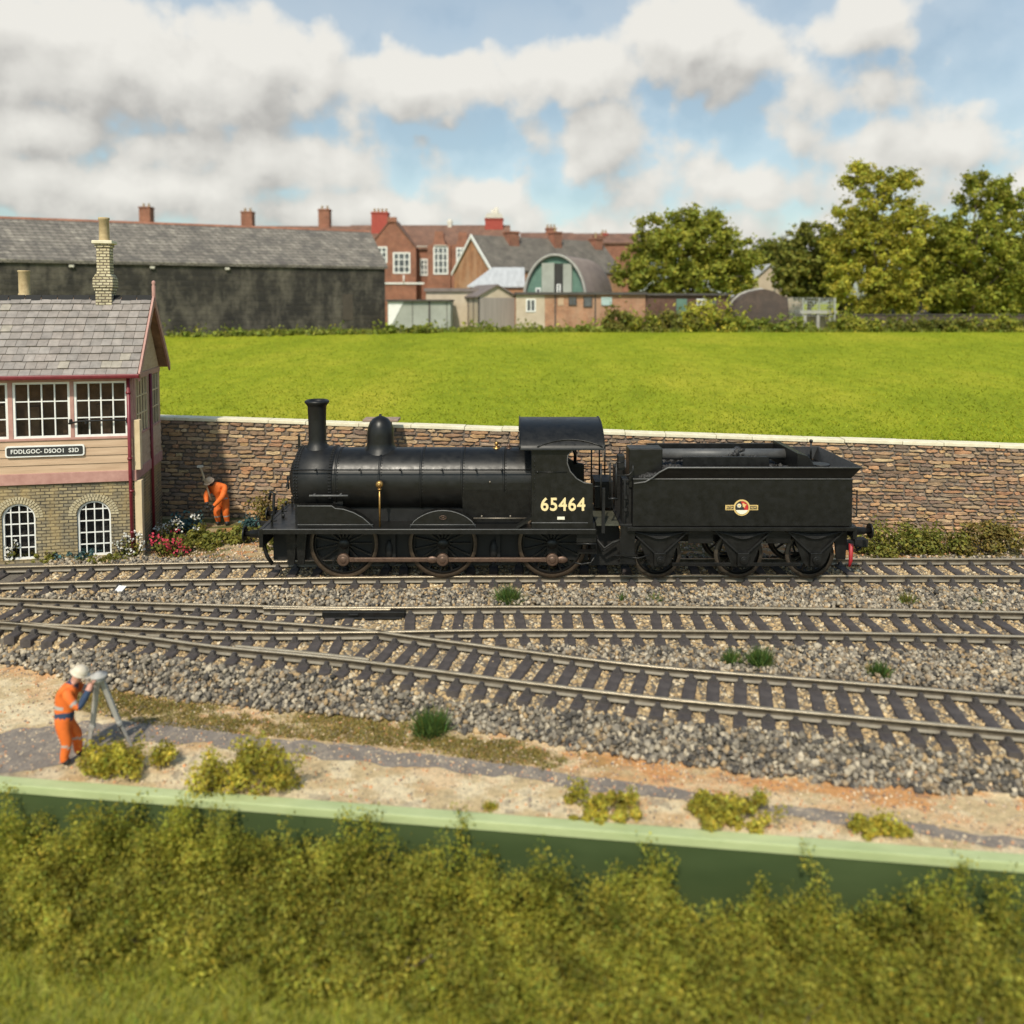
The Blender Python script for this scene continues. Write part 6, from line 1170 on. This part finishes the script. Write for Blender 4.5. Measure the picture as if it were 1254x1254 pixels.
# long stone barn at left
YB = 64.; t, x = root('stone_barn', 'long blackened stone barn with an old stone slate roof behind the field at left', 'barn', 472, YB, R(25)); h = zh(328, YB); Lb = 36
w, rf = gabled(t, -Lb, 0, 0, 10, h, 3.05, 'barnstone', 'barnroof', 'x', .18, .2)
b = MB(); b.prism([(4.85, h+3.2), (5, h+3.36), (5.15, h+3.2)], -Lb, .1, 0, 'yz'); b.build('ridge_tiles', M['redbrick'], rf)
b = MB(); b.box(-3.4, -2.6, -.03, .02, .9, 2.9); b.build('blocked_opening', pm('brown_blocking', (.05, .04, .03), (.075, .06, .045), 2, .9), w)
for (xx, r_) in ((-12, .5), (-17, .35), (-22, .4), (-27, .4)): b = MB(); b.box(xx, xx+.3, -.2, .0, h-.35, h-.2); b.build('eaves_stone', M['cream_stone'], w)
# terrace behind the barn
YT = 96.; t, x = root('terraced_houses', 'row of red roofed terraced houses showing above the barn roof', 'house', 150, YT); W = mpp(YT); e = (442-150)*W
w, rf = gabled(t, -14, e, 0, 9, zh(300, YT), zh(274, YT)-zh(300, YT), 'redbrick', 'redtile')
for px, top, pt_ in ((162, 248, 2), (291, 254, 2), (389, 251, 2)): chimney(rf, (px-150)*W, 4.5, zh(285, YT), zh(top, YT), 14*W, 'redbrick', pt_, 1.2)
# brick school house with gables
YH = 88.; t, x = root('school_house', 'red brick school house with three gables and tall white windows', 'house', 440, YH); W = mpp(YH); P_ = lambda px: (px-440)*W
w, rf = gabled(t, P_(420), P_(622), 1.6, 10.5, zh(303, YH), zh(271, YH)-zh(303, YH), 'redbrick', 'redtile')
g1, r1 = gabled(t, P_(452), P_(510), 0, 6, zh(304, YH), zh(268, YH)-zh(304, YH), 'redbrick', 'redtile', 'y', .1)
b = MB(); b.box(P_(481)-.5, P_(481)+.5, -.15, .3, zh(272, YH), zh(266, YH)); b.build('gable_cap', M['redbrick'], g1)
for a, c_, ap in ((524, 552, 283), (553, 581, 284)):
    b = MB(); z_ = zh(300, YH); m = P_((a+c_)/2); q = [(P_(a), -.3), (P_(c_), -.3), (P_(c_), z_), (P_(c_)-.55, z_+.1), (P_(c_)-.75, z_+.75), (m+.5, zh(ap+3, YH)), (m+.4, zh(ap, YH)), (m-.4, zh(ap, YH)), (m-.5, zh(ap+3, YH)), (P_(a)+.75, z_+.75), (P_(a)+.55, z_+.1), (P_(a), z_)]; b.prism(q, .2, 1.7); o = b.build('shaped_gable', M['redbrick'], t)
    b = MB(); b.prism([(P_(a)+.2, zh(300, YH)), (m, zh(ap+4, YH)), (P_(c_)-.2, zh(300, YH))], 1.7, 5, 0); b.build('gable_roof', M['redtile'], o)
for x0, x1, t0, b0, c_, r_, yy in ((482, 503, 309, 335, 3, 3, 0), (462, 475, 302, 322, 2, 3, 0), (513, 523, 316, 337, 2, 3, 1.6), (531, 549, 302, 336, 3, 4, .2), (559, 570, 303, 322, 2, 3, .2)): window(t, P_(x0), P_(x1), zh(b0, YH), zh(t0, YH), yy, c_, r_, fr=.16)
for px in (517, 540): b = MB(); b.lathe([(.5, -.05), (.62, -.05)], (P_(px), 1.55, 0), n=8) if False else b.box(P_(px)-.7, P_(px)+.7, -.02 if px == 540 else 1.5, .2 if px == 540 else 1.62, zh(301, YH), zh(300, YH)); b.build('lintel', M['cream_stone'], t)
b = MB(); b.box(P_(440), P_(520), -.12, -.0, zh(348, YH), zh(346, YH)); b.tube([(P_(495), -.08, zh(348, YH)), (P_(495), -.08, zh(337, YH))], .07, 6); b.build('downpipe', M['white'], t)
chimney(rf, P_(458), 5, zh(285, YH), zh(254, YH), 21*W, 'redch', 4, 1.4)
chimney(rf, P_(604), 6, zh(285, YH), zh(261, YH), 23*W, 'redch', 0, 1.8)
b = MB(); b.prism([(P_(592), zh(261, YH)), (P_(616), zh(261, YH)), (P_(613), zh(255, YH)), (P_(595), zh(255, YH))], 5.0, 7.0); b.lathe([(.28, zh(255, YH)), (.25, zh(246, YH)), (.2, zh(246, YH))], (P_(607), 6, 0), n=10); b.lathe([(.2, zh(255, YH)), (.18, zh(249, YH)), (.1, zh(249, YH))], (P_(602), 6, 0), n=10); b.build('chimney_cap', M['cream_stone'], rf)
b = MB(); b.box(P_(544), P_(549), 5.6, 6.2, zh(280, YH), zh(268, YH)); b.lathe([(.32, zh(268, YH)), (.35, zh(264, YH)), (.1, zh(261.5, YH))], (P_(546.5), 5.9, 0), n=10); b.build('ventilator', M['cream_stone'], rf)
# houses right of it
YR = 98.; W = mpp(YR)
t, x = root('brick_house', 'brown roofed house with red chimneys left of the big leafy tree', 'house', 640, YR); w, rf = gabled(t, 0, 62*W, 0, 8, zh(300, YR), zh(283, YR)-zh(300, YR), 'redbrick', 'redtile'); chimney(rf, 36*W, 3.5, zh(300, YR), zh(276, YR), 13*W, 'redbrick', 3, 1.2); chimney(rf, 44*W, 1, zh(305, YR), zh(288, YR), 8*W, 'redbrick', 1, 1)
t, x = root('brick_house', 'low red roofed house whose chimneys stand beside the leafy tree top', 'house', 692, YR+4); W = mpp(YR+4); w, rf = gabled(t, 0, 90*W, 0, 8, zh(298, YR+4), zh(284, YR+4)-zh(298, YR+4), 'redbrick', 'redtile'); chimney(rf, 43*W, 2.5, zh(300, YR+4), zh(287, YR+4), 15*W, 'redbrick', 2, 1.2); chimney(rf, 51*W, 3.5, zh(300, YR+4), zh(283, YR+4), 8*W, 'redch', 2, 1.2)
# hall with white bargeboards
YL = 76.; t, x = root('gabled_hall', 'orange brick hall with white bargeboards and a long grey tiled roof', 'hall', 603, YL, R(33)); W = mpp(YL); h = zh(331, YL); wd = 7.4; rise = zh(294, YL+3)-h+.35
w, rf = gabled(t, 0, 16, 0, wd, h, rise, 'redbrick2', 'greytile', 'x', .12, .16)
b = MB(); mid = wd/2; slp = rise/mid
for s_ in (0, 1): f = (lambda y: y) if s_ == 0 else (lambda y: wd-y); b.add([(xx, f(y), z) for xx in (-.22, -.12) for y, z in ((-.25, h-.25*slp-.1), (-.25, h-.25*slp+.22), (mid, h+rise+.24), (mid, h+rise-.14))], [(0,1,2,3),(7,6,5,4),(0,4,5,1),(1,5,6,2),(2,6,7,3),(3,7,4,0)])
b.build('bargeboard', M['white'], rf)
chimney(rf, 4.2, 3.2, h+1, zh(278, YL), 1.15, 'redbrick', 0, 1.2); chimney(rf, 9.6, 3.2, h+1, zh(275, YL), .9, 'redbrick', 1, 1.2); chimney(rf, 15., 3.2, h+1, zh(281, YL), 1.0, 'redbrick', 1, 1.2)
# white roofed shed
YW = 70.; t, x = root('white_roofed_shed', 'low shed with a pale white sheet roof in front of the hall', 'shed', 575, YW); W = mpp(YW); b = MB(); b.box(0, 66*W, 0, 4, -.2, zh(352, YW)); b.build('wall', M['redbrick2'], t); b = MB(); b.add([(xx+dx, y, z+dz) for dz in (0, .12) for xx, y, z, dx in ((-.2, -.2, zh(352, YW), 0), (68*W, -.2, zh(352, YW), 0), (68*W, 4, zh(329, YW+4), 0), (1.9, 4, zh(329, YW+4), 0))], [(0,3,2,1),(4,5,6,7),(0,1,5,4),(1,2,6,5),(2,3,7,6),(3,0,4,7)]); b.build('roof', M['asbestos'], t)
# round roofed hut
YQ = 68.; t, x = root('round_roofed_hut', 'round roofed hut with a green front and a brown corrugated roof', 'hut', 680, YQ, R(-22)); W = mpp(YQ); rw_ = 2.65; hh = zh(314, YQ)
arc = [(rw_*math.cos(a), (hh-2.4)*math.sin(a)+2.4 if True else 0) for a in np.linspace(math.pi, 0, 25)]
b = MB(); b.prism([(-rw_, -.2)]+arc+[(rw_, -.2)], 0, .2); fr = b.build('front', M['greendoor'], t)
b = MB(); n_ = len(arc); vs = [(x_*s_, y, 2.4+(z-2.4)*s_) for y in (-.25, 8.5) for s_ in (1.03, 1.0) for x_, z in arc]; fs = []
for i in range(n_-1): fs += [(i, i+1, 2*n_+i+1, 2*n_+i), (n_+i, 3*n_+i, 3*n_+i+1, n_+i+1), (i, n_+i, n_+i+1, i+1), (2*n_+i, 2*n_+i+1, 3*n_+i+1, 3*n_+i)]
b.add(vs, fs, 0, None, True); b.box(-rw_*1.02, -rw_*.99, .2, 8.4, -.2, 2.4); b.box(rw_*.99, rw_*1.02, .2, 8.4, -.2, 2.4)
for i in range(14): y = .1+i*.6; b.tube([(x_*1.035, y, 2.4+(z-2.4)*1.035) for x_, z in arc], .05, 5)
b.build('roof', M['rustsheet'], t)
b = MB(); b.tube([(x_*1.03, -.27, 2.4+(z-2.4)*1.03) for x_, z in arc], .13, 6); b.build('roof_edge', M['conc'], t)
b = MB(); b.box(-1.15, -.05, -.22, .0, 2.2, hh-.55); b.box(.75, 1.5, -.22, .0, 2.2, hh-.65); b.build('front_panel', M['greypanel'], fr)
b = MB(); b.box(-.05, .75, -.04, .02, 2.2, hh-.6); b.build('doorway', M['darkwin'], fr); window(fr, -1.75, -1.3, 2.6, 3.5, -.01, 1, 1); window(fr, .15, .5, 3.0, 3.8, -.04, 1, 2)
# sheds in front
YS1 = 63.6; t, x = root('concrete_shed', 'cream concrete shed with grey boarded gable end', 'shed', 586, YS1, R(22)); W = mpp(YS1); hs = zh(363, YS1); 
b = MB(); b.prism([(-.0, -.3), (0, hs), (1.55, hs+.85), (3.1, hs), (3.1, -.3)], 0, 4.6); b.build('wall', M['cream_conc'], t)
b = MB(); b.prism([(.02, -.3), (.02, hs-.1), (3.08, hs-.1), (3.08, -.3)], -.05, .0); b.build('boarded_end', M['grey_boards'], t)
b = MB(); b.prism([(-.2, hs-.1), (1.55, hs+.85), (3.3, hs-.1), (3.3, hs+.02), (1.55, hs+.98), (-.2, hs+.02)], -.2, 4.8); b.build('roof', M['rustsheet'], t)
b = MB()
for y in (1.1, 2.4): b.box(-.05, .0, y, y+.07, 0, hs)
b.box(-.05, .07, -.08, .0, 0, hs); b.build('post', M['fascia'], t)
t, x = root('annexe_shed', 'long cream lean-to joined to the concrete shed', 'shed', 522, YS1+2.6); W = mpp(YS1+2.6); b = MB(); b.box(0, 66*W, 0, 2.4, -.3, zh(357, YS1+2.6)); b.build('wall', M['cream_conc'], t); b = MB(); b.box(-.15, 64*W, -.2, 2.6, zh(357, YS1+2.6), zh(353, YS1+2.6)); b.build('roof', M['rustsheet'], t)
t, x = root('grey_shed', 'small grey panelled shed with a flat roof beside the barn', 'shed', 475, 62.6); W = mpp(62.6); h = zh(369, 62.6); b = MB(); b.box(0, 77*W, 0, 3, -.3, h); b.build('wall', M['greypanel'], t); b = MB(); b.box(-.1, 78*W, -.25, 3.2, h, h+.14); b.build('roof', M['fascia'], t)
b = MB(); b.prism([(.05, .0), (1.25, h-.05), (.05, h-.05)], -.05, 0); b.build('white_panel', M['white'], t); b = MB(); b.box(50*W, 52*W, -.06, 0, 0, h); b.box(30*W, 30.6*W, -.04, 0, 0, h); b.box(72*W, 72.6*W, -.04, 0, 0, h); b.build('post', M['fascia'], t)
# long low brick building
YK = 63.; t, x = root('low_brick_building', 'long low brick outbuilding with a flat dark edged roof', 'outbuilding', 790, YK); W = mpp(YK); h = zh(361, YK); a = -(790-632)*W; e = 107*W
b = MB(); b.box(a, 0, 0, 5, -.3, h); o1 = b.build('wall', M['shedbrick'], t); b = MB(); b.add([(x_, y, z) for z in (-.3, h-.05) for x_, y in ((0.01, .12), (e, 1.6), (e, 5), (0.01, 5))], [(0,3,2,1),(4,5,6,7),(0,1,5,4),(1,2,6,5),(2,3,7,6),(3,0,4,7)]); b.build('wall', brickmat('shaded_weathered_brick', (.17, .075, .05), (.12, .055, .04), (.13, .09, .065), .23, .075, .012, 'xpy', .4, blot=(.10, .06, .045)), t)  # right wing: weathered brick darkened, its shade painted into the colour
b = MB(); b.box(a-.15, .1, -.25, 5.2, h, h+.2); b.add([(x_, y, z) for z in (h-.05, h+.13) for x_, y in ((.102, -.05), (e+.2, 1.4), (e+.2, 5.2), (.102, 5.2))], [(0,3,2,1),(4,5,6,7),(0,1,5,4),(1,2,6,5),(2,3,7,6),(3,0,4,7)]); b.build('roof', M['fascia'], t)
b = MB(); b.box(a-.01, a+35*W, -.03, 0, -.2, h-.02); b.build('rendered_panel', M['cream_conc'], o1)
for x0, x1, t0, b0, m in ((644, 656, 366, 382, 'white'), (696, 706, 363, 374, 'fascia'), (714, 725, 363, 376, 'fascia'), (736, 749, 364, 374, 'tealwin')): window(t, (x0-790)*W, (x1-790)*W, zh(b0, YK), zh(t0, YK), -.03, 2 if x0 < 700 else 1, 1, m, 'tealwin' if m == 'tealwin' else 'farglass', .1)
for px in (679, 728): b = MB(); b.box((px-790)*W, (px-788.6)*W, -.08, 0, -.2, h); b.build('downpipe', M['fascia'], t)
b = MB(); b.box((683-790)*W, (690-790)*W, -.05, 0, zh(374, YK), zh(365, YK)); b.build('notice', M['boards'], t)
b = MB(); b.box(40*W, 53*W, .62, .9, 0, zh(366, YK)); b.build('door', M['greendoor'], t); window(t, 66*W, 78*W, zh(374, YK), zh(366, YK), .95, 2, 1); window(t, 83*W, 92*W, zh(374, YK), zh(367, YK), 1.15, 1, 1, 'fascia')
# round topped ruin
YU = 64.; t, x = root('brick_ruin', 'grey brown brick ruin with a rounded top right of the outbuilding', 'ruin', 898, YU); W = mpp(YU); q = [(0, -.3), (0, zh(378, YU)), (6*W, zh(368, YU)), (14*W, zh(361, YU)), (24*W, zh(357, YU)), (38*W, zh(354, YU)), (50*W, zh(357, YU)), (58*W, zh(362, YU)), (66*W, zh(364, YU)), (70*W, -.3)]; b = MB(); b.prism(q, 0, 3); b.build('wall', M['ruinbrick'], t); b = MB(); b.tube([(x_, 1.5, z+.03) for x_, z in q[1:-1]], .12, 6); b.build('broken_coping', M['conc'], t)
# white gabled roof and chimney behind it
YX = 84.; t, x = root('white_roofed_house', 'pale roofed house half hidden by the leafy tree', 'house', 900, YX, R(0)); W = mpp(YX); gabled(t, 0, 7, 0, 8, zh(362, YX), zh(325, YX)-zh(362, YX), 'cream_conc', 'asbestos', 'y'); chimney(t, 57*W, 6, zh(365, YX), zh(340, YX), 6*W, 'redbrick', 1)
t, x = root('street_lamp', 'curved grey street lamp rising between the trees', 'street lamp', 948, 80.); b = MB(); W = mpp(80.); z1 = zh(322, 80.); b.tube([(0, 0, -.2), (0, 0, z1-1.2), (.1, 0, z1-.5), (.4, 0, z1+.1), (.9, 0, z1+.5)], [.09, .07, .06, .05, .05], 8); b.build('pole', M['greypanel'], t); b = MB(); b.ball((1.1, 0, z1+.5), .3, 10, 0, (1, .5, .4)); b.build('lamp_head', M['conc'], t)
# concrete frame and mesh fence
YF_ = 62.2; t, x = root('concrete_ruin', 'broken concrete ruin with posts in front of the mesh fence', 'structure', 980, YF_); W = mpp(YF_)
for px in (986, 1002, 1017): b = MB(); b.box((px-982)*W, (px-978.5)*W, 0, .25, -.2, zh(384 if px > 990 else 386, YF_)); b.build('post', M['conc'], t)
b = MB(); b.box(-1*W, 45*W, -.1, 1.2, zh(384, YF_), zh(380.5, YF_)); b.build('slab', M['conc'], t); b = MB(); b.box(0, 36*W, .9, 1.1, -.2, zh(388, YF_)); b.build('rear_panel', M['cream_conc'], t); b = MB(); b.box(-4*W, 50*W, -.4, .1, -.2, .12); b.build('base', M['conc'], t)
t, x = root('mesh_fence', 'grey mesh fence on thin posts behind the concrete frame', 'fence', 962, 64.2); W = mpp(64.2); z1 = zh(365, 64.2)
for px in (962, 982, 1002, 1021): b = MB(); b.box((px-962)*W, (px-960.4)*W, 0, .1, -.2, z1); b.build('post', M['greypanel'], t)
b = MB()
for i in range(22): b.tube([(i*61*W/21, .05, 0), (i*61*W/21, .05, z1)], .018, 4)
for i in range(12): b.tube([(0, .05, z1*i/11), (61*W, .05, z1*i/11)], .018, 4)
b.build('mesh', M['greypanel'], t)
YV = 66.; t, x = root('boundary_wall', 'low dark boundary wall under the tall trees at right', 'wall', 960, YV); W = mpp(YV); b = MB(); b.box(0, 34, 0, .4, -.3, zh(386, YV)); b.build('stonework', M['ruinbrick'], t); b = MB(); b.box(0, 34, -.08, .48, zh(386, YV), zh(384.8, YV)); b.build('coping', M['fascia'], t)
t, x = root('pale_outhouse', 'pale low outhouse glimpsed between the trunks of the tall trees', 'outbuilding', 1046, 72.); W = mpp(72.); gabled(t, 0, 90*W, 0, 4, zh(386, 72.), zh(370, 72.)-zh(386, 72.), 'ruinbrick', 'greytile')

# ------------------------------------------------------------------ trees and field edge bushes
M['tree_y'] = foliage('yellow_green_tree_leaves', (.36, .36, .04), (.56, .51, .085), .52, .9)
M['tree_g'] = foliage('green_tree_leaves', (.25, .275, .034), (.42, .41, .064), .5, .9)
M['tree_d'] = foliage('dark_tree_leaves', (.15, .17, .026), (.27, .26, .05), .45, .35)
M['verge'] = foliage('verge_leaves', (.19, .24, .03), (.32, .33, .06), .4, .8)
def tree(name, label, px, Y, blobs, mat, leaf, n, py=402, trunk=.22, group='trees beyond the field', clump=(.35, .8)):
    p = S(px, py, Y); z0 = float(fzz(p.x, Y))-.1; t = thing(name, label, 'tree', (p.x, Y, z0), 0, group); cs = []; rs = []; W = mpp(Y)
    A = sum(rx*ry for _, _, rx, ry in blobs)
    for bx_, by_, rx, ry in blobs:
        c = S(bx_, by_, Y)-Vector((p.x, Y, z0)); k_ = max(10, int(420*rx*ry/A))
        d = rng.normal(size=(k_, 3)); d /= np.linalg.norm(d, axis=1)[:, None]; f = rng.uniform(.2, 1.08, k_)**.6
        cs.append(np.array(c)+d*f[:, None]*np.array([rx*W, min(rx, ry)*W*.9, ry*W])); rs.append(.66*rng.uniform(*clump, k_)*np.clip(1.25-f*.5, .5, 1.2))
    cs = np.concatenate(cs); rs = np.concatenate(rs); P, Nn = clumps(cs, rs, n/np.sum(rs**2), (1, 1, .8)); sel = rng.random(len(P)) < .22; P[sel] += rng.normal(size=(sel.sum(), 3))*.28; m = P[:, 2] > .3; P, Nn = P[m], Nn[m]
    link('crown', leaf_cloud('crown', P, Nn, leaf, mat, leafcol(len(P), 1., .22, .09)*(.5+1.0*fbm(P[:, 0]+P[:, 1]*.6, P[:, 2]+P[:, 1]*.4, .9, 90, 3))[:, None]), t)
    b = MB(); top = cs[:, 2].max()*.8; b.tube([(0, 0, -.2), (.05, 0, top*.35), (-.1, .05, top*.65), (0, 0, top)], [trunk, trunk*.75, trunk*.5, trunk*.15], 8)
    for i in range(16):
        q = cs[rng.integers(len(cs))]; s_ = rng.uniform(.2, .6); a = Vector((0, 0, top*s_)); e_ = Vector(q); b.tube([a, a.lerp(e_, .5)+Vector((0, 0, .2)), e_], [trunk*.4, trunk*.25, trunk*.08], 5)
    b.build('trunk', M['leafwood'], t); return t
tree('leafy_tree', 'broad leafy green tree behind the low brick outbuilding', 842, 72, [(840, 305, 66, 48), (795, 328, 42, 34), (812, 295, 40, 30), (774, 338, 26, 24), (905, 322, 28, 30), (870, 295, 45, 34), (880, 325, 42, 40), (850, 272, 42, 20), (830, 345, 70, 22), (905, 345, 22, 20)], M['tree_g'], .21, 34000, clump=(.55, 1.15))
tree('tall_tree', 'tallest yellow green tree with an airy top right of centre', 1078, 70, [(1075, 225, 42, 26), (1070, 265, 55, 30), (1055, 310, 50, 40), (1100, 310, 48, 45), (1050, 350, 42, 36), (1100, 360, 48, 30), (1075, 300, 55, 50), (1050, 212, 18, 12), (1110, 225, 18, 12), (1030, 345, 20, 34), (1075, 372, 55, 20), (1115, 275, 26, 36), (1040, 285, 24, 34)], M['tree_y'], .19, 42000, clump=(.5, 1.1), trunk=.22)
tree('tall_tree', 'tall green tree with a dark top at the right edge', 1190, 71, [(1205, 222, 30, 18), (1210, 245, 42, 26), (1180, 285, 50, 34), (1215, 320, 50, 44), (1170, 340, 40, 44), (1240, 290, 30, 44), (1240, 350, 34, 40), (1150, 300, 28, 30), (1195, 365, 60, 26), (1195, 310, 60, 55), (1145, 310, 26, 40), (1235, 250, 30, 28)], M['tree_g'], .19, 42000, clump=(.5, 1.1), trunk=.24)
tree('dark_tree', 'rounded dark green tree left of the tallest tree', 990, 76, [(995, 315, 38, 42), (975, 335, 28, 30), (1008, 345, 30, 24), (990, 352, 38, 16)], M['tree_d'], .25, 18000, clump=(.55, 1.1))
tree('far_tree', 'small mid green tree behind the street lamp', 942, 90, [(940, 318, 22, 24), (960, 312, 24, 22), (932, 340, 24, 22)], M['tree_d'], .27, 9000, clump=(.5, 1.0))
tree('far_tree', 'round green tree beyond the right edge of the photo', 1300, 74, [(1300, 300, 55, 70), (1290, 350, 50, 40)], M['tree_g'], .27, 14000, clump=(.5, 1.1))
tree('far_tree', 'wide dark tree mass behind the trees at the right edge', 1215, 86, [(1200, 350, 70, 40), (1250, 340, 60, 50), (1150, 372, 50, 26)], M['tree_d'], .3, 14000, clump=(.6, 1.2))
tree('far_tree', 'thin tree far behind between the two tall trees', 1140, 82, [(1140, 325, 40, 34), (1130, 355, 46, 30)], M['tree_d'], .27, 12000, clump=(.5, 1.1))
vg = [(560, 40, 399, 'verge'), (612, 44, 398, 'verge'), (668, 44, 398, 'verge'), (722, 40, 396, 'verge'), (757, 20, 376, 'shrub'), (790, 30, 384, 'tree_g'), (822, 36, 378, 'shrub'), (862, 34, 366, 'tree_y'), (893, 26, 382, 'tree_g'), (925, 40, 388, 'verge'), (968, 34, 390, 'verge'), (1046, 30, 381, 'tree_g'), (1085, 40, 388, 'tree_d'), (1125, 40, 388, 'tree_d'), (1170, 44, 388, 'tree_d'), (1215, 40, 386, 'tree_g'), (1250, 34, 388, 'tree_d'), (425, 40, 396, 'verge'), (370, 46, 398, 'verge'), (310, 46, 399, 'verge'), (250, 46, 400, 'verge'), (500, 40, 396, 'verge')]
vl = ['below the cream lean-to', 'below the concrete shed', 'below the rendered end of the outbuilding', 'below the teal window of the outbuilding', 'at the corner of the outbuilding', 'low and dark in front of the shaded outbuilding wall', 'with pale tips in front of the outbuilding door', 'yellow and tallest in front of the outbuilding', 'at the left foot of the ruin', 'in front of the ruin', 'between the ruin and the concrete frame', 'rounded, just right of the concrete frame', 'dark, under the tallest tree', 'dark, right of the tallest tree trunk', 'dark, midway between the two tall trees', 'green, under the tree at the right edge', 'dark, at the right edge of the photo', 'near the right end of the barn', 'below the middle of the barn front', 'left of the middle of the barn front', 'nearest the signal box roof', 'below the small grey shed']
for (px, hw, top, mt), lab in zip(vg, vl):
    Y = 61.3 if px > 540 else (59.5-(500-px)*.012); p = S(px, 404, Y); z0 = float(fzz(p.x, Y)); W = mpp(Y)
    if px < 480: hz_ = .35+.1*random.random()
    else: hz_ = max(.25, S(px, top, Y).z-z0)
    bush('field_edge_bush', 'field edge bush '+lab, 'bush', (p.x, Y, z0-.05), hw*W*1.1, .9, hz_, .17, 1500, M[mt], 'bushes along the far edge of the field', 5, .95)
n = 9000; gx = rng.uniform(-26, 42, n); gy = np.where(gx < -9, 58.5, 60.4)+rng.uniform(0, 1.6, n); P = np.stack([gx, gy, fzz(gx, gy)], 1)
tag(link('verge_grass', blades('verge_grass', P, .34, .05, M['verge'], leafcol(n, .95, .25), .5)), 'long rough grass along the far edge of the field', kind='stuff')
